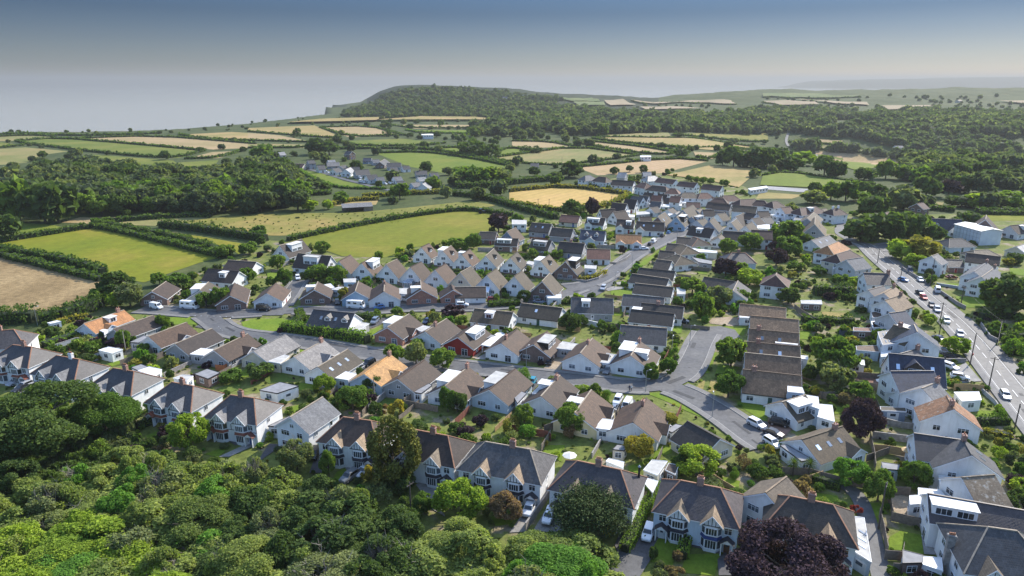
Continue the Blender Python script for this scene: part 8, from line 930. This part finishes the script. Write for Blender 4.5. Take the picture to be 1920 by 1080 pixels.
# length, half width, bonnet z, belt z, roof z, cabin x: base front, roof front, roof back, base back
CT = {'hatch': (3.9,.85,.82,.95,1.48,(1.05,.35,-1.35,-1.85)), 'saloon': (4.5,.88,.8,.93,1.43,(1.05,.3,-1.05,-1.75)), 'coupe': (4.6,.9,.78,.92,1.38,(1.0,.2,-.95,-2.0)), 'suv': (4.5,.93,.98,1.08,1.68,(1.2,.5,-1.75,-2.1)), 'estate': (4.7,.9,.82,.95,1.5,(1.1,.4,-1.9,-2.25)), 'van': (5.0,.98,1.05,1.15,2.1,(1.75,1.15,-2.35,-2.45)), 'pickup': (5.1,.95,1.0,1.12,1.72,(1.1,.5,-.85,-1.0)), 'camper': (6.6,1.08,1.2,1.3,2.75,(2.9,2.3,-3.15,-3.25))}
def car_meshes(ty):
    if ty in CARM: return CARM[ty]
    L, hw, bz, wz, rz_, (c0, c1, c2, c3) = CT[ty]; hl = L/2; mb = MB()
    secs = [(-hl, .82, .42, wz*.86), (-hl+.12, .95, .3, wz*.97), (c3*.98, 1, .24, wz), (0, 1, .22, wz), (c0, 1, .24, wz*.99), (hl-.55, .98, .26, bz*.97), (hl-.12, .88, .3, bz*.86), (hl, .72, .38, bz*.66)]
    rings = []
    for x, k, zb, zt in secs:
        n = len(mb.v); w_ = hw*k; zm = zb+(zt-zb)*.62
        mb.v += [(x, -w_*.94, zb), (x, -w_, zm), (x, -w_*.9, zt), (x, w_*.9, zt), (x, w_, zm), (x, w_*.94, zb)]; rings.append(n)
    for a, b_ in zip(rings, rings[1:]):
        for k in range(6): j = (k+1) % 6; mb.f.append((a+k, a+j, b_+j, b_+k)); mb.m.append(0)
    mb.f.append(tuple(rings[0]+k for k in range(6))[::-1]); mb.f.append(tuple(rings[-1]+k for k in range(6))); mb.m += [0, 0]
    wb_, wt = hw*.88, hw*.74
    A = [(c0, -wb_, wz-.02), (c0, wb_, wz-.02), (c3, wb_, wz-.02), (c3, -wb_, wz-.02)]; B = [(c1, -wt, rz_), (c1, wt, rz_), (c2, wt, rz_), (c2, -wt, rz_)]
    for i in range(4): j = (i+1) % 4; mb.poly([A[j], A[i], B[i], B[j]][::-1])
    mb.poly(B)
    if ty == 'pickup': mb.box((-hl+.1, -hw*.86, wz-.02), (c3-.05, -hw*.78, wz+.12)).box((-hl+.1, hw*.78, wz-.02), (c3-.05, hw*.86, wz+.12))
    gl = {}
    def pane(nm, i, u0=.1, u1=.9, v0=.12, v1=.88):
        j = (i+1) % 4; a0, a1, b0, b1 = Vector(A[i]), Vector(A[j]), Vector(B[i]), Vector(B[j]); q = [a0.lerp(a1, u0).lerp(b0.lerp(b1, u0), v0), a0.lerp(a1, u1).lerp(b0.lerp(b1, u1), v0), a0.lerp(a1, u1).lerp(b0.lerp(b1, u1), v1), a0.lerp(a1, u0).lerp(b0.lerp(b1, u0), v1)]
        nr = (q[1]-q[0]).cross(q[3]-q[0]).normalized(); ce = sum(q, Vector())/4
        if nr.dot(Vector((ce.x-(c1+c2)/2, ce.y, .2))) < 0: nr = -nr
        m_ = MB().prism([p_+nr*.015 for p_ in q], nr*-.03); return (nm, m_.mesh(nm, CGL, False))
    parts = [pane('windscreen', 0, .06, .94), pane('rear_window', 2, .1, .9)]
    if ty in ('van',): parts += [pane('side_window', 1, .04, .26), pane('side_window', 3, .74, .96)]
    elif ty == 'camper': parts += [pane('side_window', 1, .03, .14, .1, .5), pane('side_window', 3, .86, .97, .1, .5), pane('side_window', 1, .35, .55, .3, .65), pane('side_window', 3, .45, .65, .3, .65), pane('side_window', 3, .1, .28, .3, .65)]
    else: parts += [pane('side_window', 1, .1, .92), pane('side_window', 3, .08, .9)]
    wr = .34 if ty not in ('suv', 'pickup', 'camper', 'van') else .38
    wh = MB().cyl((0, -.11, 0), (0, .11, 0), wr, wr, 14).mesh('wheel', TYRE, False); rm = MB().cyl((0, -.125, 0), (0, .125, 0), wr*.6, wr*.6, 10).mesh('rim', RIM, False)
    hlm = MB().box((-.06, -.2, -.08), (.05, .2, .08)).mesh('headlight', LAMPW, False); tl = MB().box((-.04, -.12, -.13), (.04, .12, .13)).mesh('tail_light', LAMPR, False)
    CARM[ty] = (mb, parts, wh, rm, hlm, tl, (hl, hw, bz, wz, wr)); return CARM[ty]
BODYM = {}
def car(x, y, rz, ty, colr, lab):
    mb, parts, wh, rm, hlm, tl, (hl, hw, bz, wz, wr) = car_meshes(ty)
    nm = {'van': 'parked_van', 'camper': 'motorhome', 'pickup': 'pickup_truck'}.get(ty, 'parked_car')
    root = thing(nm, lab, {'van': 'van', 'camper': 'motorhome', 'pickup': 'pickup'}.get(ty, 'car'), (x, y, .24), rz, 'cars and vans about the village')
    if (ty, colr) not in BODYM: BODYM[ty, colr] = mb.mesh('body', PAINT[colr], False)
    link('body', BODYM[ty, colr], root)
    for pn, pm in parts: link(pn, pm, root)
    far = math.hypot(x, y) > 330
    for sx_ in (hl*.62, -hl*.6):
        for sy in (-1, 1):
            w_ = link('wheel', wh, root, (sx_, sy*(hw-.1), wr))
            if not far: link('rim', rm, w_)
    if far: return
    for sy in (-1, 1): link('headlight', hlm, root, (hl-.12, sy*hw*.62, bz*.72)); link('tail_light', tl, root, (-hl+.05, sy*hw*.74, wz*.74))
for c in D_CARS: car(*c)

# ------------------------------------------------------------------ poles, lamps, fences and walls
PW = plain('weathered pole timber', (.085,.07,.06), .9, .2, 3); PP = plain('pale pole timber', (.3,.27,.22), .9, .2, 3); STEEL = plain('galvanised steel', (.36,.37,.38), .45, .08, 2, .5); BLK = plain('black metal', (.02,.02,.022), .5)
tops = {}
for x, y, h, k, lab in D_POLES:
    if k == 'lamp':
        h = max(h, 6.0); root = thing('street_lamp', lab, 'lamp post', (x, y, .05), rnd.uniform(0, 6.28)); MB().cyl((0, 0, -.2), (0, 0, h), .09, .055, 7).build('post', STEEL, root); MB().cyl((0, 0, h-.02), (.9, 0, h+.15), .045, .035, 5).build('arm', STEEL, root); MB().prism([(.8, -.13, h+.08), (1.35, -.1, h+.12), (1.35, .1, h+.12), (.8, .13, h+.08)], (0, 0, .13)).build('lamp_head', plain('lamp head', (.6,.6,.58), .5), root)
    elif k == 'pipe': root = thing('flue_pipe', lab, 'flue pipe', (x, y, 0)); MB().cyl((0, 0, -.2), (0, 0, h), .2, .2, 10).build('pipe', BLK, root); MB().cyl((0, 0, h+.01), (0, 0, h+.3), .3, .1, 10).build('cowl', STEEL, root)
    else:
        h = max(h, 6.5); a = 2.5 if 'road' in lab or 'yellow timber' in lab else 1.0; root = thing('electricity_pole', lab, 'pole', (x, y, 0), a); MB().cyl((0, 0, -.3), (0, 0, h), .16, .11, 8).build('pole', PP if k == 'pale' else PW, root)
        if k == 'wood':
            arm = MB().box((-.9, -.06, h-.55), (.9, -.17+.0, h-.42)).build('crossarm', PW, root)
            for q in (-.8, 0, .8): MB().cyl((q, -.11, h-.41), (q, -.11, h-.2), .05, .03, 6).build('insulator', STEEL, arm)
        if 'red box' in lab: MB().box((-.2, -.35, 2.6), (.2, -.16, 3.3)).build('box', PAINT['red'], root)
        tops[lab] = Vector((x, y, h-.25))
def wire(a, b_, lab, sag=.8):
    mb = MB(); n_ = 10; p0 = None
    for i in range(n_+1):
        t_ = i/n_; p_ = a.lerp(b_, t_)+Vector((0, 0, -4*sag*t_*(1-t_)))
        if p0 is not None: mb.bar(p0, p_, .035)
        p0 = p_
    tag(mb.build('overhead_wire', BLK), lab, 'wire', 'overhead wires')
W_ = lambda s_: next(v for k, v in tops.items() if s_ in k)
mains = [W_('nearest the right'), W_('yellow timber'), W_('red box'), W_('palms'), W_('blue car'), W_('road bend')]
for i, (a, b_) in enumerate(zip(mains, mains[1:])): wire(a, b_, ['first', 'second', 'third', 'fourth', 'furthest'][i]+' span of overhead wire along the main road from the camera')
wire(W_('yellow timber'), W_('across the road'), 'overhead wire crossing the main road to the hedge pole'); wire(W_('across the road'), W_('mown gardens'), 'overhead wire over the front gardens across the road'); wire(W_('mown gardens'), W_('plain white house'), 'overhead wire towards the plain white house')
FT = {'f': plain('weathered fence timber', (.2,.165,.13), .9, .25, 2), 'fr': plain('red brown fence stain', (.2,.075,.05), .85, .2, 2), 'fo': plain('new fence timber', (.42,.28,.14), .85, .15, 2), 'fb': plain('blue grey fence stain', (.07,.085,.11), .85, .15, 2), 'o': plain('orange fence stain', (.5,.17,.07), .8, .15, 2), 'w': WALL['w'], 'g': render_wall('grey garden render', (.36,.39,.42)), 'c': STONE, 'b': BRK}
for i, (pl, h, k, lab) in enumerate(D_FENCES+PLOTS):
    cx, cy = pl[0]; root = thing('garden_fence' if k[0] in 'fo' else 'garden_wall', lab, 'fence' if k[0] in 'fo' else 'wall', (cx, cy, 0)); wall = k[0] not in 'fo'; mb, cp = MB(), MB()
    for a, b_ in zip(pl, pl[1:]):
        a = Vector((a[0]-cx, a[1]-cy, 0)); b_ = Vector((b_[0]-cx, b_[1]-cy, 0)); L_ = (b_-a).length
        if wall:
            mb.bar(a+Vector((0, 0, h/2-.1)), b_+Vector((0, 0, h/2-.1)), .22, 0, h+.2); cp.bar(a+Vector((0, 0, h+.04)), b_+Vector((0, 0, h+.04)), .3, 0, .075); continue
        n_ = max(1, round(L_/1.85)); rz = math.atan2((b_-a).y, (b_-a).x); pn = L_/n_
        pm = MB().box((.05, -.025, .1), (pn-.05, .025, h)).box((.05, -.04, h*.25), (pn-.05, -.026, h*.25+.1)).box((.05, -.04, h*.75), (pn-.05, -.026, h*.75+.1)).box((.05, -.045, h+.002), (pn-.05, .045, h+.05))
        for q in range(int(pn/.15)): pm.box((.06+q*.15, -.036, .12), (.06+q*.15+.12, -.0255, h-.02))
        pm = pm.mesh('fence_panel', FT[k], False); pmo = MB().box((-.05, -.05, -.3), (.05, .05, h+.12)).mesh('post', FT[k], False)
        for q in range(n_+1):
            p_ = a.lerp(b_, q/n_); link('post', pmo, root, p_, rz)
            if q < n_: link('fence_panel', pm, root, p_+Vector((0, 0, rnd.uniform(-.05, .05))), rz)
    if wall: mb.build('wall', FT[k], root); cp.build('coping', WALL['w'] if k == 'w' or 'white-topped' in lab else STONE, root)

# ------------------------------------------------------------------ people
def person(x, y, c, lab):
    sk = bpy.data.meshes.new('person'); J = {'pel': (0,0,.95,.15), 'che': (0,.01,1.3,.17), 'nec': (0,0,1.5,.07), 'hea': (0,.02,1.66,.11), 'top': (0,.02,1.76,.08), 'shl': (-.19,0,1.42,.07), 'ell': (-.26,-.03,1.15,.05), 'hal': (-.25,.12,.93,.04), 'shr': (.19,0,1.42,.07), 'elr': (.27,-.06,1.15,.05), 'har': (.26,.02,.9,.04), 'knl': (-.1,.14,.52,.075), 'anl': (-.1,.1,.1,.05), 'tol': (-.1,.25,.04,.045), 'knr': (.1,.02,.5,.075), 'anr': (.1,-.2,.12,.05), 'tor': (.1,-.06,.04,.045)}
    E = 'pel-che che-nec nec-hea hea-top che-shl shl-ell ell-hal che-shr shr-elr elr-har pel-knl knl-anl anl-tol pel-knr knr-anr anr-tor'.split(); ks = list(J); sk.from_pydata([J[k][:3] for k in ks], [tuple(ks.index(q) for q in e.split('-')) for e in E], [])
    o = tag(link('person', sk, None, (x, y, .25), 2.6), lab, 'person', 'people walking'); o.modifiers.new('skin', 'SKIN')
    for i, k in enumerate(ks): sk.skin_vertices[0].data[i].radius = (J[k][3],)*2
    sk.skin_vertices[0].data[0].use_root = True; o.modifiers.new('smooth', 'SUBSURF').levels = 1
    m, t, b = nodes('clothes '+c); sp_ = N(t, 'ShaderNodeSeparateXYZ'); tc_ = N(t, 'ShaderNodeTexCoord'); t.links.new(tc_.outputs['Object'], sp_.inputs[0])
    mp_ = N(t, 'ShaderNodeMath', operation='DIVIDE'); t.links.new(sp_.outputs['Z'], mp_.inputs[0]); mp_.inputs[1].default_value = 1.8; top = {'navy': (.04,.05,.09), 'white': (.6,.6,.58)}[c]
    cr = N(t, 'ShaderNodeValToRGB'); cr.color_ramp.interpolation = 'CONSTANT'; t.links.new(mp_.outputs[0], cr.inputs[0]); e = cr.color_ramp.elements; e[0].color = (.03,.03,.04,1); e[1].position = .52; e[1].color = (*top, 1); q = e.new(.83); q.color = (.45,.27,.2,1); q = e.new(.945); q.color = (.1,.07,.05,1)
    t.links.new(cr.outputs[0], b.inputs['Base Color']); b.inputs['Roughness'].default_value = .8; sk.materials.append(m)
for p_ in D_PEOPLE: person(*p_)

# ------------------------------------------------------------------ single odd things
def tent(x, y, a, w_, l_, h, lab):                      # wrapped building site
    root = thing('sheeted_scaffold', lab, 'building site', (x, y, 0), a); SH = plain('scaffold sheeting', (.62,.66,.7), .45, .14, .25)
    mb = MB()
    for s in (-1, 1): mb.poly([(s*l_/2, -w_/2, 0), (s*l_/2, w_/2, 0), (s*l_/2, w_/2, h), (s*l_/2, 0, h+.9), (s*l_/2, -w_/2, h)][::s]); mb.poly([(-l_/2, s*w_/2, 0), (l_/2, s*w_/2, 0), (l_/2, s*w_/2, h), (-l_/2, s*w_/2, h)])
    mb.build('sheeting', SH, root); MB().prism([(-l_/2-.4, -w_/2-.4, h+.02), (l_/2+.4, -w_/2-.4, h+.02), (l_/2+.4, 0, h+1), (-l_/2-.4, 0, h+1)], (0, 0, .1)).prism([(-l_/2-.4, 0, h+1), (l_/2+.4, 0, h+1), (l_/2+.4, w_/2+.4, h+.02), (-l_/2-.4, w_/2+.4, h+.02)], (0, 0, .1)).build('roof', FLAT['wt'], root)
    for q in range(9): X = -l_/2+l_*q/8; MB().cyl((X, -w_/2-.12, 0), (X, -w_/2-.12, h+.1), .06, .06, 5).build('scaffold_pole', STEEL, root)
    for q in range(4): MB().cyl((-l_/2, -w_/2-.2, 1.6+1.9*q), (l_/2, -w_/2-.2, 1.6+1.9*q), .06, .06, 5).build('scaffold_rail', STEEL, root)
tent(*D_ODD['tent'], 'large white sheeted scaffold building across the main road')
x, y, a = D_ODD['barn']; root = thing('open_barn', 'long open-fronted barn behind the rough field', 'barn', (x, y, 0), a)
MB().prism([(-9, -3.5, 2.6), (9, -3.5, 2.6), (9, 3.5, 4), (-9, 3.5, 4)], (0, 0, .15)).build('roof', ROOF['lg'], root); MB().box((-8.7, 3.1, -.2), (8.7, 3.3, 3.8)).box((3.5, -3.2, -.2), (8.8, 3.0, 2.5)).build('wall', FT['f'], root)
for q in range(6): MB().box((-8.7+q*2.4, -3.3, -.2), (-8.5+q*2.4, -3.1, 2.58)).build('post', PW, root)
x, y, a = D_ODD['tractor']; root = thing('tractor', 'dark tractor parked alone in the meadow', 'tractor', (x, y, .1), a)
MB().box((-.2, -.45, .9), (2.2, .45, 1.7)).box((-1.2, -.6, .8), (-.2, .6, 1.5)).build('body', PAINT['dark'], root); MB().box((-1.2, -.75, 1.52), (.1, .75, 2.7)).build('cab_glass', CGL, root); MB().box((-1.3, -.85, 2.71), (.2, .85, 2.85)).build('roof', PAINT['bluedark'], root)
for sy in (-1, 1): MB().cyl((-.9, sy*.75, .8), (-.9, sy*1.2, .8), .85, .85, 14).build('wheel', TYRE, root); MB().cyl((1.7, sy*.6, .5), (1.7, sy*.9, .5), .5, .5, 12).build('wheel', TYRE, root)
def parasol(x, y, c, lab):
    root = thing('parasol', lab, 'parasol', (x, y, .1)); MB().cyl((0, 0, 0), (0, 0, 2.5), .04, .04, 6).build('pole', STEEL, root); mb = MB()
    for q in range(8): a, b_ = q*math.pi/4, (q+1)*math.pi/4; mb.poly([(0, 0, 2.75), (1.5*math.cos(a), 1.5*math.sin(a), 2.2), (1.5*math.cos(b_), 1.5*math.sin(b_), 2.2)])
    mb.build('canopy', plain('canopy '+lab[:5], c, .8), root)
for p_ in D_ODD['parasols']: parasol(*p_)
# ------------------------------------------------------------------ haze: one closed box round camera and scene
m = bpy.data.materials.new('haze air'); m.use_nodes = True; t = m.node_tree; t.nodes.clear(); o_ = t.nodes.new('ShaderNodeOutputMaterial'); pv = t.nodes.new('ShaderNodeVolumePrincipled')
pv.inputs['Color'].default_value = (.452,.462,.448,1); pv.inputs['Density'].default_value = HAZE; pv.inputs['Anisotropy'].default_value = .2; t.links.new(pv.outputs[0], o_.inputs['Volume'])
tag(MB().box((-40000, -400, -76.5), (40000, 40000, 172)).build('haze', m), 'thin pale sea haze over the whole land', kind='stuff')
